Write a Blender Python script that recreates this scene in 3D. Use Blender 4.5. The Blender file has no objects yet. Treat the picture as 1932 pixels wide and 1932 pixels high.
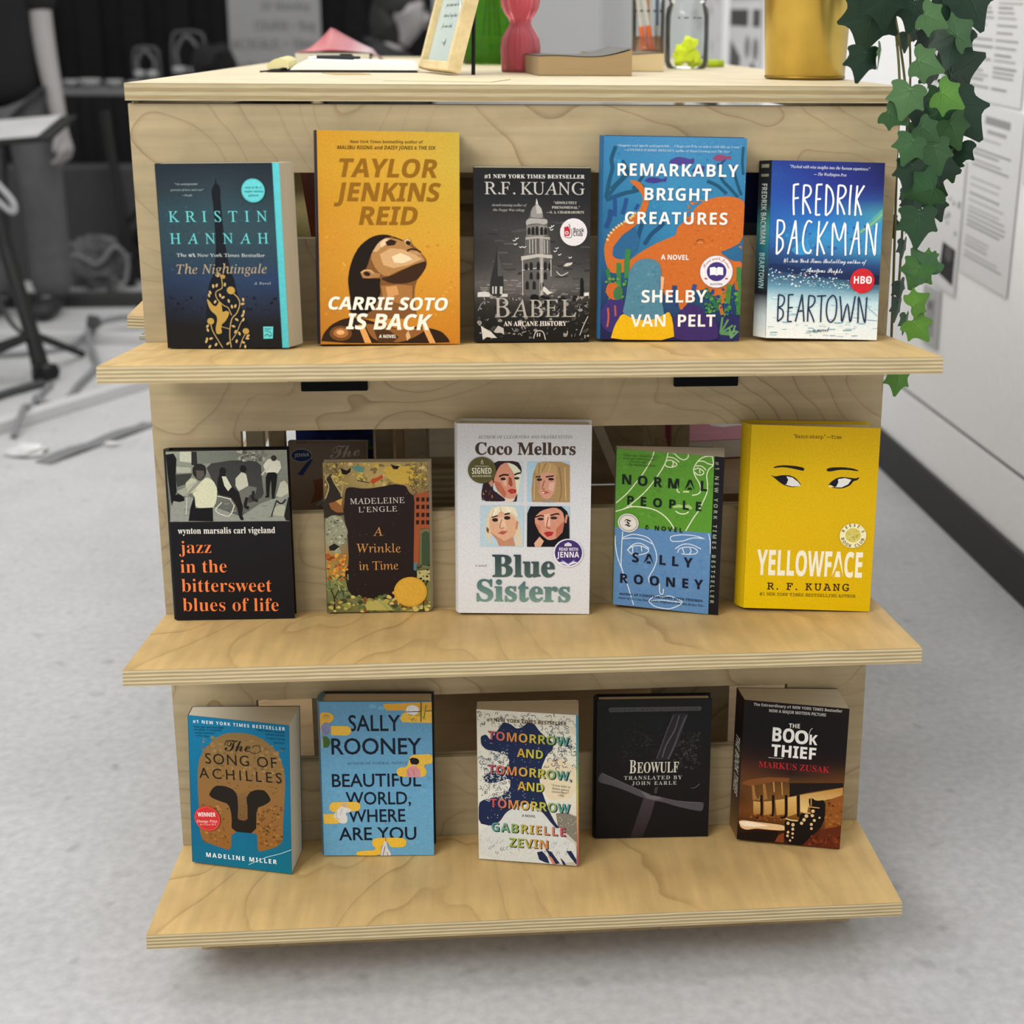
import bpy, math, random
from mathutils import Vector, Matrix
PI=math.pi; R=math.radians
SC=bpy.context.scene; COL=SC.collection
# ------------------------------------------------------------------ camera, sky, lights, exposure
def build_camera():
    cd=bpy.data.cameras.new('camera'); co=bpy.data.objects.new('camera',cd); COL.objects.link(co)
    cd.sensor_width=36.0; cd.sensor_fit='HORIZONTAL'; cd.lens=36.0*2617.74/1932
    cd.shift_x=-(158.441)/1932; cd.shift_y=(-229.105)/1932
    cd.clip_start=.05; cd.clip_end=60
    p,y,ro=0.251132,0.0835182,0.00777818
    fw=Vector((math.sin(y)*math.cos(p),math.cos(y)*math.cos(p),-math.sin(p)))
    rt=Vector((math.cos(y),-math.sin(y),0)); up=rt.cross(fw)
    c,s=math.cos(ro),math.sin(ro)
    rt,up=c*rt+s*up,-s*rt+c*up
    m=Matrix((rt,up,-fw)).transposed().to_4x4(); m.translation=Vector((0.382276,-1.57885,1.07283))
    co.matrix_world=m
    cd.dof.use_dof=True; cd.dof.focus_distance=1.68; cd.dof.aperture_fstop=4.0
    SC.camera=co
build_camera()
WS,PA,PB,PC,PD=.78,15,17,9,86
W=bpy.data.worlds.new('room_light'); W.use_nodes=True; SC.world=W
W.node_tree.nodes['Background'].inputs[0].default_value=(1.0,.995,.98,1)
W.node_tree.nodes['Background'].inputs[1].default_value=WS
def area(name,loc,target,sx,sy,power,col=(1,.985,.955)):
    l=bpy.data.lights.new(name,'AREA'); l.shape='RECTANGLE'; l.size=sx; l.size_y=sy; l.energy=power; l.color=col
    o=bpy.data.objects.new(name,l); COL.objects.link(o); o.location=loc
    o.rotation_euler=(Vector(target)-Vector(loc)).to_track_quat('-Z','Y').to_euler()
area('ceiling_or_fill_light',(-.3,-.45,2.75),(-.3,-.45,0),2.4,.7,PA)
area('ceiling_or_fill_light',(-.3,1.3,2.75),(-.3,1.3,0),2.4,.9,PB)
area('ceiling_or_fill_light',(-.6,3.9,2.75),(-.6,3.9,0),2.4,.7,PC)
area('ceiling_or_fill_light',(.35,2.9,2.75),(.35,2.9,0),1.6,.7,26)  # added fill lamp, brightens the right and back walls
area('ceiling_or_fill_light',(-1.5,-2.25,2.75),(-.3,-1.1,.8),2.2,.8,PD)  # unseen lamp added as frontal fill for the shelf fronts
SC.view_settings.view_transform='Standard'; SC.view_settings.look='None'
SC.view_settings.exposure=0.0; SC.view_settings.gamma=1.0; SC.view_settings.use_curve_mapping=False

# ------------------------------------------------------------------ helpers
def lin(h):
    v=[int(h[i:i+2],16)/255 for i in (0,2,4)]
    return tuple(((c+.055)/1.055)**2.4 if c>.04045 else c/12.92 for c in v)+(1.0,)
def obj(name,V,F,mat,parent=None,loc=None,rot=None,smooth=False,mi=None,col=None,M=None):
    me=bpy.data.meshes.new(name); me.from_pydata([tuple(v) for v in V],[],F)
    for m in (mat if isinstance(mat,(list,tuple)) else [mat]): me.materials.append(m)
    if mi: me.polygons.foreach_set('material_index',mi)
    if smooth: me.polygons.foreach_set('use_smooth',[True]*len(me.polygons))
    if col:
        a=me.color_attributes.new('Col','FLOAT_COLOR','POINT'); a.data.foreach_set('color',[c for k in col for c in k])
    me.update()
    o=bpy.data.objects.new(name,me); COL.objects.link(o)
    if parent: o.parent=parent
    if M is not None: o.matrix_local=M
    if loc: o.location=loc
    if rot: o.rotation_euler=rot
    return o
def tag(o,label=None,cat=None,group=None,kind=None):
    if label:o['label']=label
    if cat:o['category']=cat
    if group:o['group']=group
    if kind:o['kind']=kind
    return o
def thing(name,label,cat,loc=(0,0,0),rz=0,group=None,M=None):
    o=bpy.data.objects.new(name,None); COL.objects.link(o); o.empty_display_size=.05
    if M is not None:o.matrix_world=M
    else: o.location=loc; o.rotation_euler=(0,0,rz)
    return tag(o,label,cat,group)
def dup(root,loc,rz,label,group=None):
    r=root.copy(); COL.objects.link(r); r.location=loc; r.rotation_euler=(0,0,rz); r['label']=label
    if group:r['group']=group
    for c in list(root.children):
        k=c.copy(); COL.objects.link(k); k.parent=r
    return r
class MB:
    def __init__(s): s.V=[];s.F=[];s.mi=[];s.m=0
    def add(s,V,F):
        b=len(s.V); s.V+= [tuple(v) for v in V]; s.F+=[[i+b for i in f] for f in F]; s.mi+=[s.m]*len(F); return s
    def box(s,x0,y0,z0,x1,y1,z1,M=None,b=0):
        if b:
            V=[];F=[]
            prof=[(x0+b,y0+b,z0),(x0,y0,z0+b),(x0,y0,z1-b),(x0+b,y0+b,z1)]
            for (i,zz) in ((b,z0),(0,z0+b),(0,z1-b),(b,z1)):
                V+=[(x0+i,y0+i,zz),(x1-i,y0+i,zz),(x1-i,y1-i,zz),(x0+i,y1-i,zz)]
            F=[[3,2,1,0],[12,13,14,15]]
            for k in range(3):
                for j in range(4):F.append([4*k+j,4*k+(j+1)%4,4*k+4+(j+1)%4,4*k+4+j])
        else:
            V=[(x0,y0,z0),(x1,y0,z0),(x1,y1,z0),(x0,y1,z0),(x0,y0,z1),(x1,y0,z1),(x1,y1,z1),(x0,y1,z1)]
            F=[[3,2,1,0],[4,5,6,7],[0,1,5,4],[1,2,6,5],[2,3,7,6],[3,0,4,7]]
        if M is not None:V=[M@Vector(v) for v in V]
        return s.add(V,F)
    def tube(s,pts,r,n=8,cap=True):
        pts=[Vector(p) for p in pts]; rs=r if isinstance(r,(list,tuple)) else [r]*len(pts)
        V=[];F=[];a=None
        for i,p in enumerate(pts):
            d=(pts[min(i+1,len(pts)-1)]-pts[max(i-1,0)]).normalized()
            if a is None:
                a=d.cross(Vector((0,0,1)));
                if a.length<.01:a=d.cross(Vector((1,0,0)))
            a=(a-d*a.dot(d)).normalized(); b=d.cross(a)
            for k in range(n):
                t=2*PI*k/n; V.append(p+(a*math.cos(t)+b*math.sin(t))*rs[i])
        for i in range(len(pts)-1):
            for k in range(n):F.append([i*n+k,i*n+(k+1)%n,(i+1)*n+(k+1)%n,(i+1)*n+k])
        if cap:F+= [list(range(n))[::-1],[len(V)-n+k for k in range(n)]]
        return s.add(V,F)
    def lathe(s,prof,n=32,c=(0,0,0),rib=0,ribn=24,cap0=True,cap1=False):
        V=[];F=[]
        for (r,z) in prof:
            for k in range(n):
                t=2*PI*k/n; rr=r*(1+rib*math.cos(ribn*t)) if rib else r
                V.append((c[0]+rr*math.cos(t),c[1]+rr*math.sin(t),c[2]+z))
        for i in range(len(prof)-1):
            for k in range(n):F.append([i*n+k,i*n+(k+1)%n,(i+1)*n+(k+1)%n,(i+1)*n+k])
        if cap0:F.append(list(range(n))[::-1])
        if cap1:F.append([len(V)-n+k for k in range(n)])
        return s.add(V,F)
    def build(s,name,mat,parent=None,**k): return obj(name,s.V,s.F,mat,parent,mi=s.mi if isinstance(mat,(list,tuple)) else None,**k)
def spline(pts,n=6):
    if len(pts)<3:return [Vector(p) for p in pts]
    P=[Vector(p) for p in pts];out=[]
    for i in range(len(P)-1):
        a,b,c,d=P[max(i-1,0)],P[i],P[i+1],P[min(i+2,len(P)-1)]
        for k in range(n):
            t=k/n; out.append(.5*((2*b)+(c-a)*t+(2*a-5*b+4*c-d)*t*t+(3*b-a-3*c+d)*t**3))
    out.append(P[-1]); return out
# ------------------------------------------------------------------ materials
MATS={}
def nt(name):
    m=bpy.data.materials.new(name); m.use_nodes=True; return m,m.node_tree.nodes,m.node_tree.links,m.node_tree.nodes['Principled BSDF']
def plain(name,h,rough=.6,metal=0,noise=.12,scale=40,spec=.4):
    if name in MATS:return MATS[name]
    m,N,L,b=nt(name)
    b.inputs['Roughness'].default_value=rough; b.inputs['Metallic'].default_value=metal; b.inputs['Specular IOR Level'].default_value=spec
    c=lin(h) if isinstance(h,str) else h
    tc=N.new('ShaderNodeTexCoord'); n=N.new('ShaderNodeTexNoise'); n.inputs['Scale'].default_value=scale; n.inputs['Detail'].default_value=3
    L.new(tc.outputs['Object'],n.inputs['Vector'])
    mx=N.new('ShaderNodeMix'); mx.data_type='RGBA'
    mx.inputs['A'].default_value=tuple(x*(1-noise) for x in c[:3])+(1,); mx.inputs['B'].default_value=tuple(min(1,x*(1+noise)) for x in c[:3])+(1,)
    L.new(n.outputs['Fac'],mx.inputs['Factor']); L.new(mx.outputs['Result'],b.inputs['Base Color'])
    MATS[name]=m; return m
def printed():
    m,N,L,b=nt('printed_cover'); b.inputs['Roughness'].default_value=.38; b.inputs['Specular IOR Level'].default_value=.16
    a=N.new('ShaderNodeAttribute'); a.attribute_name='Col'
    tc=N.new('ShaderNodeTexCoord'); n=N.new('ShaderNodeTexNoise'); n.inputs['Scale'].default_value=420; n.inputs['Detail'].default_value=2
    L.new(tc.outputs['Object'],n.inputs['Vector'])
    mr=N.new('ShaderNodeMapRange'); mr.inputs['To Min'].default_value=.82; mr.inputs['To Max'].default_value=1.16
    L.new(n.outputs['Fac'],mr.inputs['Value'])
    v=N.new('ShaderNodeVectorMath'); v.operation='SCALE'; L.new(a.outputs['Color'],v.inputs[0]); L.new(mr.outputs['Result'],v.inputs['Scale'])
    L.new(v.outputs['Vector'],b.inputs['Base Color']); return m
PRINT=printed()
def wood(name,base,line,sx,sy,sz,rings=11,strength=.5,seed=0.,fibre=(6,90,90)):
    m,N,L,b=nt(name); b.inputs['Roughness'].default_value=.55; b.inputs['Specular IOR Level'].default_value=.3
    tc=N.new('ShaderNodeTexCoord'); mp=N.new('ShaderNodeMapping'); mp.inputs['Scale'].default_value=(sx,sy,sz); mp.inputs['Location'].default_value=(seed,seed*1.7,seed*.3)
    L.new(tc.outputs['Object'],mp.inputs['Vector'])
    n=N.new('ShaderNodeTexNoise'); n.inputs['Scale'].default_value=1; n.inputs['Detail'].default_value=3.5; n.inputs['Roughness'].default_value=.38; n.inputs['Distortion'].default_value=.35
    L.new(mp.outputs['Vector'],n.inputs['Vector'])
    k=N.new('ShaderNodeMath'); k.operation='MULTIPLY'; k.inputs[1].default_value=rings; L.new(n.outputs['Fac'],k.inputs[0])
    f=N.new('ShaderNodeMath'); f.operation='FRACT'; L.new(k.outputs[0],f.inputs[0])
    cr=N.new('ShaderNodeValToRGB'); e=cr.color_ramp.elements
    e[0].position=0; e[0].color=(1,1,1,1); e[1].position=.07; e[1].color=(.30,.30,.30,1)
    q=e.new(.17); q.color=(.06,.06,.06,1); q=e.new(.5); q.color=(0,0,0,1); q=e.new(.975); q.color=(.04,.04,.04,1); q=e.new(1.); q.color=(.9,.9,.9,1)
    L.new(f.outputs[0],cr.inputs['Fac'])
    # grain lines fade in and out
    n3=N.new('ShaderNodeTexNoise'); n3.inputs['Scale'].default_value=5; L.new(tc.outputs['Object'],n3.inputs['Vector'])
    r3=N.new('ShaderNodeMapRange'); r3.inputs['From Min'].default_value=.35; r3.inputs['From Max'].default_value=.65; r3.inputs['To Min'].default_value=.15*strength; r3.inputs['To Max'].default_value=strength
    L.new(n3.outputs['Fac'],r3.inputs['Value'])
    ml=N.new('ShaderNodeMath'); ml.operation='MULTIPLY'; L.new(cr.outputs['Color'],ml.inputs[0]); L.new(r3.outputs['Result'],ml.inputs[1])
    mx=N.new('ShaderNodeMix'); mx.data_type='RGBA'; mx.inputs['A'].default_value=lin(base); mx.inputs['B'].default_value=lin(line)
    L.new(ml.outputs[0],mx.inputs['Factor'])
    mp2=N.new('ShaderNodeMapping'); mp2.inputs['Scale'].default_value=fibre; L.new(tc.outputs['Object'],mp2.inputs['Vector'])
    n2=N.new('ShaderNodeTexNoise'); n2.inputs['Scale'].default_value=1; n2.inputs['Detail'].default_value=4; L.new(mp2.outputs['Vector'],n2.inputs['Vector'])
    r2=N.new('ShaderNodeMapRange'); r2.inputs['To Min'].default_value=.74; r2.inputs['To Max'].default_value=1.24; L.new(n2.outputs['Fac'],r2.inputs['Value'])
    n4=N.new('ShaderNodeTexNoise'); n4.inputs['Scale'].default_value=11; n4.inputs['Detail'].default_value=8; n4.inputs['Roughness'].default_value=.62; L.new(tc.outputs['Object'],n4.inputs['Vector'])
    r4=N.new('ShaderNodeMapRange'); r4.inputs['To Min'].default_value=.72; r4.inputs['To Max'].default_value=1.28; L.new(n4.outputs['Fac'],r4.inputs['Value'])
    mm=N.new('ShaderNodeMath'); mm.operation='MULTIPLY'; L.new(r2.outputs['Result'],mm.inputs[0]); L.new(r4.outputs['Result'],mm.inputs[1])
    v=N.new('ShaderNodeVectorMath'); v.operation='SCALE'; L.new(mx.outputs['Result'],v.inputs[0]); L.new(mm.outputs[0],v.inputs['Scale'])
    L.new(v.outputs['Vector'],b.inputs['Base Color'])
    MATS[name]=m; return m
def ply(name,light,dark,th=.018,layers=4.5,hor=True):
    m,N,L,b=nt(name); b.inputs['Roughness'].default_value=.7; b.inputs['Specular IOR Level'].default_value=.2
    tc=N.new('ShaderNodeTexCoord'); sp=N.new('ShaderNodeSeparateXYZ'); L.new(tc.outputs['Object'],sp.inputs[0])
    n0=N.new('ShaderNodeTexNoise'); n0.inputs['Scale'].default_value=14; L.new(tc.outputs['Object'],n0.inputs['Vector'])
    w=N.new('ShaderNodeMath'); w.operation='MULTIPLY_ADD'; w.inputs[1].default_value=.0012; L.new(n0.outputs['Fac'],w.inputs[0]); L.new(sp.outputs['Z'],w.inputs[2])
    k=N.new('ShaderNodeMath'); k.operation='MULTIPLY'; k.inputs[1].default_value=layers/th; L.new(w.outputs[0],k.inputs[0])
    f=N.new('ShaderNodeMath'); f.operation='FRACT'; L.new(k.outputs[0],f.inputs[0])
    cr=N.new('ShaderNodeValToRGB'); e=cr.color_ramp.elements; e[0].position=.42; e[0].color=(0,0,0,1); e[1].position=.55; e[1].color=(1,1,1,1)
    q=e.new(.92); q.color=(.9,.9,.9,1); q=e.new(1.); q.color=(0,0,0,1)
    L.new(f.outputs[0],cr.inputs['Fac'])
    mx=N.new('ShaderNodeMix'); mx.data_type='RGBA'; mx.inputs['A'].default_value=lin(dark); mx.inputs['B'].default_value=lin(light); L.new(cr.outputs['Color'],mx.inputs['Factor'])
    mp=N.new('ShaderNodeMapping'); mp.inputs['Scale'].default_value=(25,25,500); L.new(tc.outputs['Object'],mp.inputs['Vector'])
    n=N.new('ShaderNodeTexNoise'); n.inputs['Scale'].default_value=1; n.inputs['Detail'].default_value=4; L.new(mp.outputs['Vector'],n.inputs['Vector'])
    r=N.new('ShaderNodeMapRange'); r.inputs['To Min'].default_value=.7; r.inputs['To Max'].default_value=1.25; L.new(n.outputs['Fac'],r.inputs['Value'])
    v=N.new('ShaderNodeVectorMath'); v.operation='SCALE'; L.new(mx.outputs['Result'],v.inputs[0]); L.new(r.outputs['Result'],v.inputs['Scale'])
    L.new(v.outputs['Vector'],b.inputs['Base Color']); return m
def pages(name,h):
    if name in MATS:return MATS[name]
    m,N,L,b=nt(name); b.inputs['Roughness'].default_value=.9; b.inputs['Specular IOR Level'].default_value=.1
    tc=N.new('ShaderNodeTexCoord'); mp=N.new('ShaderNodeMapping'); mp.inputs['Scale'].default_value=(8,1800,8); L.new(tc.outputs['Object'],mp.inputs['Vector'])
    n=N.new('ShaderNodeTexNoise'); n.inputs['Scale'].default_value=1; L.new(mp.outputs['Vector'],n.inputs['Vector'])
    r=N.new('ShaderNodeMapRange'); r.inputs['To Min'].default_value=.72; r.inputs['To Max'].default_value=1.15; L.new(n.outputs['Fac'],r.inputs['Value'])
    v=N.new('ShaderNodeVectorMath'); v.operation='SCALE'; v.inputs[0].default_value=lin(h)[:3]; L.new(r.outputs['Result'],v.inputs['Scale']); L.new(v.outputs['Vector'],b.inputs['Base Color'])
    MATS[name]=m; return m
def clear(name,h,diff=0.0,dcol=None,tr=1.0,gl=.08):
    """thin coloured glass: tinted straight-through light, a mirror coat and a little body colour"""
    m=bpy.data.materials.new(name); m.use_nodes=True; N,L=m.node_tree.nodes,m.node_tree.links; N.clear()
    o=N.new('ShaderNodeOutputMaterial'); t=N.new('ShaderNodeBsdfTransparent'); t.inputs[0].default_value=lin(h)
    g=N.new('ShaderNodeBsdfGlossy'); g.inputs['Roughness'].default_value=gl; g.inputs[0].default_value=(1,1,1,1)
    lw=N.new('ShaderNodeFresnel'); lw.inputs['IOR'].default_value=1.30
    d=N.new('ShaderNodeBsdfDiffuse'); d.inputs[0].default_value=lin(dcol or h)
    tl=N.new('ShaderNodeBsdfTranslucent'); tl.inputs[0].default_value=lin(dcol or h)
    dm=N.new('ShaderNodeMixShader'); dm.inputs[0].default_value=.5; L.new(d.outputs[0],dm.inputs[1]); L.new(tl.outputs[0],dm.inputs[2])
    a=N.new('ShaderNodeMixShader'); a.inputs[0].default_value=diff; L.new(t.outputs[0],a.inputs[1]); L.new(dm.outputs[0],a.inputs[2])
    b=N.new('ShaderNodeMixShader'); L.new(lw.outputs[0],b.inputs[0]); L.new(a.outputs[0],b.inputs[1]); L.new(g.outputs[0],b.inputs[2])
    L.new(b.outputs[0],o.inputs[0]); return m
# ------------------------------------------------------------------ lettering
def mp_(s,up,lo,dg=None):
    o=''
    for c in s:
        if 'A'<=c<='Z':o+=chr(up+ord(c)-65)
        elif 'a'<=c<='z':o+='\u210e' if (lo==0x1D44E and c=='h') else chr(lo+ord(c)-97)
        elif dg and '0'<=c<='9':o+=chr(dg+ord(c)-48)
        else:o+=c
    return o
# style: (upper, lower, digit code points, shear, weight change)
FONTS={'G':(None,None,None,0,0),'B':(0x1D400,0x1D41A,0x1D7CE,0,0),'BT':(0x1D400,0x1D41A,0x1D7CE,0,-.010),'BH':(0x1D400,0x1D41A,0x1D7CE,0,.016),
 'I':(0x1D434,0x1D44E,None,0,0),'U':(0x1D434,0x1D44E,0x1D7CE,-.27,.0),'BI':(0x1D468,0x1D482,None,0,0),'S':(0x1D4D0,0x1D4EA,None,0,0),
 'F':(0x1D56C,0x1D586,None,0,0),'M':(0x1D670,0x1D68A,0x1D7F6,0,0),'N':(0x1D5A0,0x1D5BA,0x1D7E2,0,0),'NB':(0x1D5D4,0x1D5EE,0x1D7EC,0,0)}
_ts=bpy.data.scenes.new('lettering'); _tc=bpy.data.curves.new('lettering','FONT'); _to=bpy.data.objects.new('lettering',_tc); _ts.collection.objects.link(_to)
_cache={}
def glyphs(font,s,fl='',space=1.0):
    key=(font,s,fl.replace('k','').replace('x',''),round(space,3))
    if key in _cache:return _cache[key]
    up,lo,dg,sh,off=FONTS[font]
    _tc.body=mp_(s,up,lo,dg) if up else s
    _tc.shear=sh+(.2 if 'i' in fl else 0); _tc.offset=off+(.012 if 'b' in fl else 0); _tc.space_character=space; _tc.resolution_u=3; _tc.size=1
    vl=_ts.view_layers[0]; vl.update()
    ev=_to.evaluated_get(vl.depsgraph); me=ev.to_mesh()
    V=[(v.co.x,v.co.y) for v in me.vertices]; F=[list(p.vertices) for p in me.polygons]; ev.to_mesh_clear()
    _cache[key]=(V,F); return V,F
def capheight(font,fl=''):
    V,F=glyphs(font,'H',fl); return max(v[1] for v in V)
def ramp(cs,t):
    if len(cs)==1:return cs[0]
    t=max(0,min(.9999,t))*(len(cs)-1); i=int(t); f=t-i
    return tuple(a*(1-f)+b*f for a,b in zip(cs[i],cs[i+1]))
class Art:
    """printed artwork: coloured shapes laid in thin layers on a cover, in millimetres (u right, v up)"""
    EPS=1.3e-5
    def __init__(s,w,h,y): s.w=w;s.h=h;s.y=y;s.V=[];s.F=[];s.C=[];s.k=0
    def put(s,P,F,cols):
        b=len(s.V); y=s.y-s.k*s.EPS
        for (u,v),c in zip(P,cols): s.V.append((min(max(u,.0),s.w)/1000,y,min(max(v,0),s.h)/1000)); s.C.append(c)
        s.F+=[[i+b for i in f] for f in F]
    def grid(s,rows):
        n=len(rows);P=[];C=[];F=[];m=12;q=24
        for j in range(q+1):
            t=j/q; 
            for i in range(m+1):
                f=t*(n-1); a=min(int(f),n-2); g=f-a
                c=tuple(x*(1-g)+y*g for x,y in zip(ramp([lin(k) for k in rows[a]],i/m),ramp([lin(k) for k in rows[a+1]],i/m)))
                P.append((s.w*i/m,s.h*(1-t)));C.append(c)
        for j in range(q):
            for i in range(m):F.append([j*(m+1)+i,(j+1)*(m+1)+i,(j+1)*(m+1)+i+1,j*(m+1)+i+1])
        s.put(P,F,C);s.k+=1
    def poly(s,c,P,soft=True):
        if soft and len(P)>=9:
            Q=[]
            for i in range(len(P)):
                a,b=P[i],P[(i+1)%len(P)]; Q+=[(a[0]*.8+b[0]*.2,a[1]*.8+b[1]*.2),(a[0]*.2+b[0]*.8,a[1]*.2+b[1]*.8)]
            P=Q
        cs=[lin(k) for k in c] if isinstance(c,list) else [lin(c)]
        v0=min(p[1] for p in P);v1=max(p[1] for p in P)
        area=sum(P[i][0]*P[(i+1)%len(P)][1]-P[(i+1)%len(P)][0]*P[i][1] for i in range(len(P)))
        idx=list(range(len(P)))
        if area<0:idx=idx[::-1]
        s.put(P,[idx],[ramp(cs,(v1-p[1])/max(v1-v0,1e-6)) for p in P])
    def stroke(s,c,w,P):
        Q=spline([(p[0],p[1],0) for p in P],4) if len(P)>2 else [Vector((p[0],p[1],0)) for p in P]
        V=[]
        for i,p in enumerate(Q):
            d=Q[min(i+1,len(Q)-1)]-Q[max(i-1,0)]
            if d.length<1e-6:d=Vector((1,0,0))
            d.normalize(); n=Vector((-d.y,d.x,0))*w/2; V+=[(p+n)[:2],(p-n)[:2]]
        s.put(V,[[2*i,2*i+1,2*i+3,2*i+2] for i in range(len(Q)-1)],[lin(c)]*len(V))
    def ell(s,c,x,y,a,b,rot=0,n=22):
        t0=R(rot);P=[]
        for k in range(n):
            t=2*PI*k/n;px,py=a*math.cos(t),b*math.sin(t)
            P.append((x+px*math.cos(t0)-py*math.sin(t0),y+px*math.sin(t0)+py*math.cos(t0)))
        s.put(P,[list(range(n))],[lin(c)]*n)
    def ring(s,c,x,y,a,b,w,n=36):
        P=[]
        for k in range(n):
            t=2*PI*k/n;P+=[(x+(a+w/2)*math.cos(t),y+(b+w/2)*math.sin(t)),(x+(a-w/2)*math.cos(t),y+(b-w/2)*math.sin(t))]
        s.put(P,[[2*k,(2*k+2)%(2*n),(2*k+3)%(2*n),2*k+1] for k in range(n)],[lin(c)]*len(P))
    def text(s,c,font,t,x0,y0,x1,y1,cap,fl=''):
        fl=fl or ''; L=math.hypot(x1-x0,y1-y0); sc=cap/capheight(font,fl)
        V,F=glyphs(font,t,fl)
        if not V:return
        if 'k' in fl and len(t)>1:
            w1=max(v[0] for v in V)-min(v[0] for v in V); V2,_=glyphs(font,t,fl,1.5); w2=max(v[0] for v in V2)-min(v[0] for v in V2)
            sp=1+(L/sc-w1)*.5/max(w2-w1,1e-4); V,F=glyphs(font,t,fl,max(1.0,min(4,sp)))
        a=min(v[0] for v in V);b=max(v[0] for v in V); kx=L/(b-a)
        d=((x1-x0)/L,(y1-y0)/L)
        P=[];top=max(v[1] for v in V)
        cs=[lin(k) for k in c] if isinstance(c,list) else [lin(c)];C=[]
        for vx,vy in V:
            X=(vx-a)*kx;Y=vy*sc;P.append((x0+d[0]*X-d[1]*Y,y0+d[1]*X+d[0]*Y))
            C.append(ramp(cs,X/L if 'x' in fl else 1-vy/max(top,1e-5)))
        s.put(P,F,C)
    def arc(s,c,font,t,x,y,r,span,cap,bottom=False):
        sc=cap/capheight(font);ws=[]
        for ch in t:
            V,_=glyphs(font,ch); ws.append((max(v[0] for v in V)-min(v[0] for v in V))*sc if V else cap*.4)
        tot=sum(ws);gap=(R(span)*r-tot)/max(len(t)-1,1);pos=-R(span)*r/2
        for ch,w in zip(t,ws):
            V,F=glyphs(font,ch)
            if V:
                ang=(pos+w/2)/r;a=min(v[0] for v in V);P=[]
                for vx,vy in V:
                    X=(vx-a)*sc-w/2;Y=vy*sc
                    if not bottom:
                        th=-ang;rr=r+Y;P.append((x+rr*math.sin(ang)+X*math.cos(ang),y+rr*math.cos(ang)-X*math.sin(ang)))
                    else:
                        rr=r-Y;P.append((x+rr*math.sin(ang)+X*math.cos(ang),y-rr*math.cos(ang)+X*math.sin(ang)))
                s.put(P,F,[lin(c)]*len(P))
            pos+=w+gap
    def rnd(s,seed,n,cs,x0,y0,x1,y1,a,b,kind):
        g=random.Random(seed)
        for i in range(n):
            x=g.uniform(min(x0,x1),max(x0,x1));y=g.uniform(min(y0,y1),max(y0,y1));q=g.uniform(a,b);c=g.choice(cs)
            s.k+=.02
            if kind=='blob':
                m=7;t0=g.uniform(0,6);P=[(x+q*.5*g.uniform(.6,1.2)*math.cos(t0+2*PI*k/m),y+q*.4*g.uniform(.6,1.2)*math.sin(t0+2*PI*k/m)) for k in range(m)]
                s.poly(c,P,False)
            elif kind=='dash':
                t=g.uniform(0,PI);s.stroke(c,q*.22,[(x,y),(x+q*math.cos(t),y+q*math.sin(t))])
            elif kind=='hdash':
                s.stroke(c,q*.14,[(x,y),(x+q*.5,y+g.uniform(-.05,.05)*q),(x+q,y+g.uniform(-.06,.06)*q)])
            else:
                t=g.uniform(0,6.28);k=g.choice((-1,1))*g.uniform(2.5,5);P=[(x,y)]
                for j in range(5):
                    P.append((P[-1][0]+q*.28*math.cos(t),P[-1][1]+q*.28*math.sin(t)));t+=k/5
                s.stroke(c,q*.13,P)
    def run(s,ops):
        for o in ops:
            k=o[0];s.k+=1
            if k=='g':s.grid(o[1])
            elif k=='p':s.poly(o[1],o[2])
            elif k=='s':s.stroke(o[1],o[2],o[3])
            elif k=='e':s.ell(*o[1:])
            elif k=='c':s.ring(*o[1:])
            elif k=='t':s.text(*o[1:])
            elif k=='a':s.arc(*o[1:])
            elif k=='b':s.arc(*o[1:],bottom=True)
            elif k=='r':s.rnd(*o[1:])
        return s
# ------------------------------------------------------------------ room
def floor_mat():
    m,N,L,b=nt('speckled_floor'); b.inputs['Roughness'].default_value=.75; b.inputs['Specular IOR Level'].default_value=.25
    tc=N.new('ShaderNodeTexCoord')
    def noise(s,d,lo,hi,a,c):
        n=N.new('ShaderNodeTexNoise'); n.inputs['Scale'].default_value=s; n.inputs['Detail'].default_value=d; L.new(tc.outputs['Object'],n.inputs['Vector'])
        r=N.new('ShaderNodeMapRange'); r.inputs['From Min'].default_value=lo; r.inputs['From Max'].default_value=hi; r.inputs['To Min'].default_value=a; r.inputs['To Max'].default_value=c
        L.new(n.outputs['Fac'],r.inputs['Value']); return r.outputs['Result']
    a=noise(70,3,.3,.7,.90,1.08); c=noise(4,3,.3,.7,.93,1.06); d=noise(24,1.5,.64,.76,1,.80)
    x=N.new('ShaderNodeMath'); x.operation='MULTIPLY'; L.new(a,x.inputs[0]); L.new(c,x.inputs[1])
    y=N.new('ShaderNodeMath'); y.operation='MULTIPLY'; L.new(x.outputs[0],y.inputs[0]); L.new(d,y.inputs[1])
    v=N.new('ShaderNodeVectorMath'); v.operation='SCALE'; v.inputs[0].default_value=(.44,.44,.447); L.new(y.outputs[0],v.inputs['Scale']); L.new(v.outputs['Vector'],b.inputs['Base Color']); return m
def struct(o): o['kind']='structure'; return o
struct(MB().box(-4.5,-3,-.06,3,8.2,0).build('floor',floor_mat()))
WALL=plain('grey_wall_paint','efefef',.8,noise=.05,scale=60)
DARKB=plain('black_curtain','1b1b1c',.95,noise=.25,scale=14,spec=.1)
wA=Vector((1.402,1.779,0)); wB=Vector((1.432,.874,0)); wd=(wA-wB).normalized(); wn=Vector((-wd.y,wd.x,0))   # wn points into the room (-X)
if wn.x>0: wn=-wn
def wallp(s,z,off=0.0): 
    """point on the right wall: s metres along it from its near anchor, z up, off into the room"""
    return wB+wd*s+wn*off+Vector((0,0,z))
def wallM(s,z,off=0.0):
    # local x runs along the wall towards the viewer (reads left to right), local z up, local y into the wall
    return Matrix((-wd,-wn,Vector((0,0,1)))).transposed().to_4x4()
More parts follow.
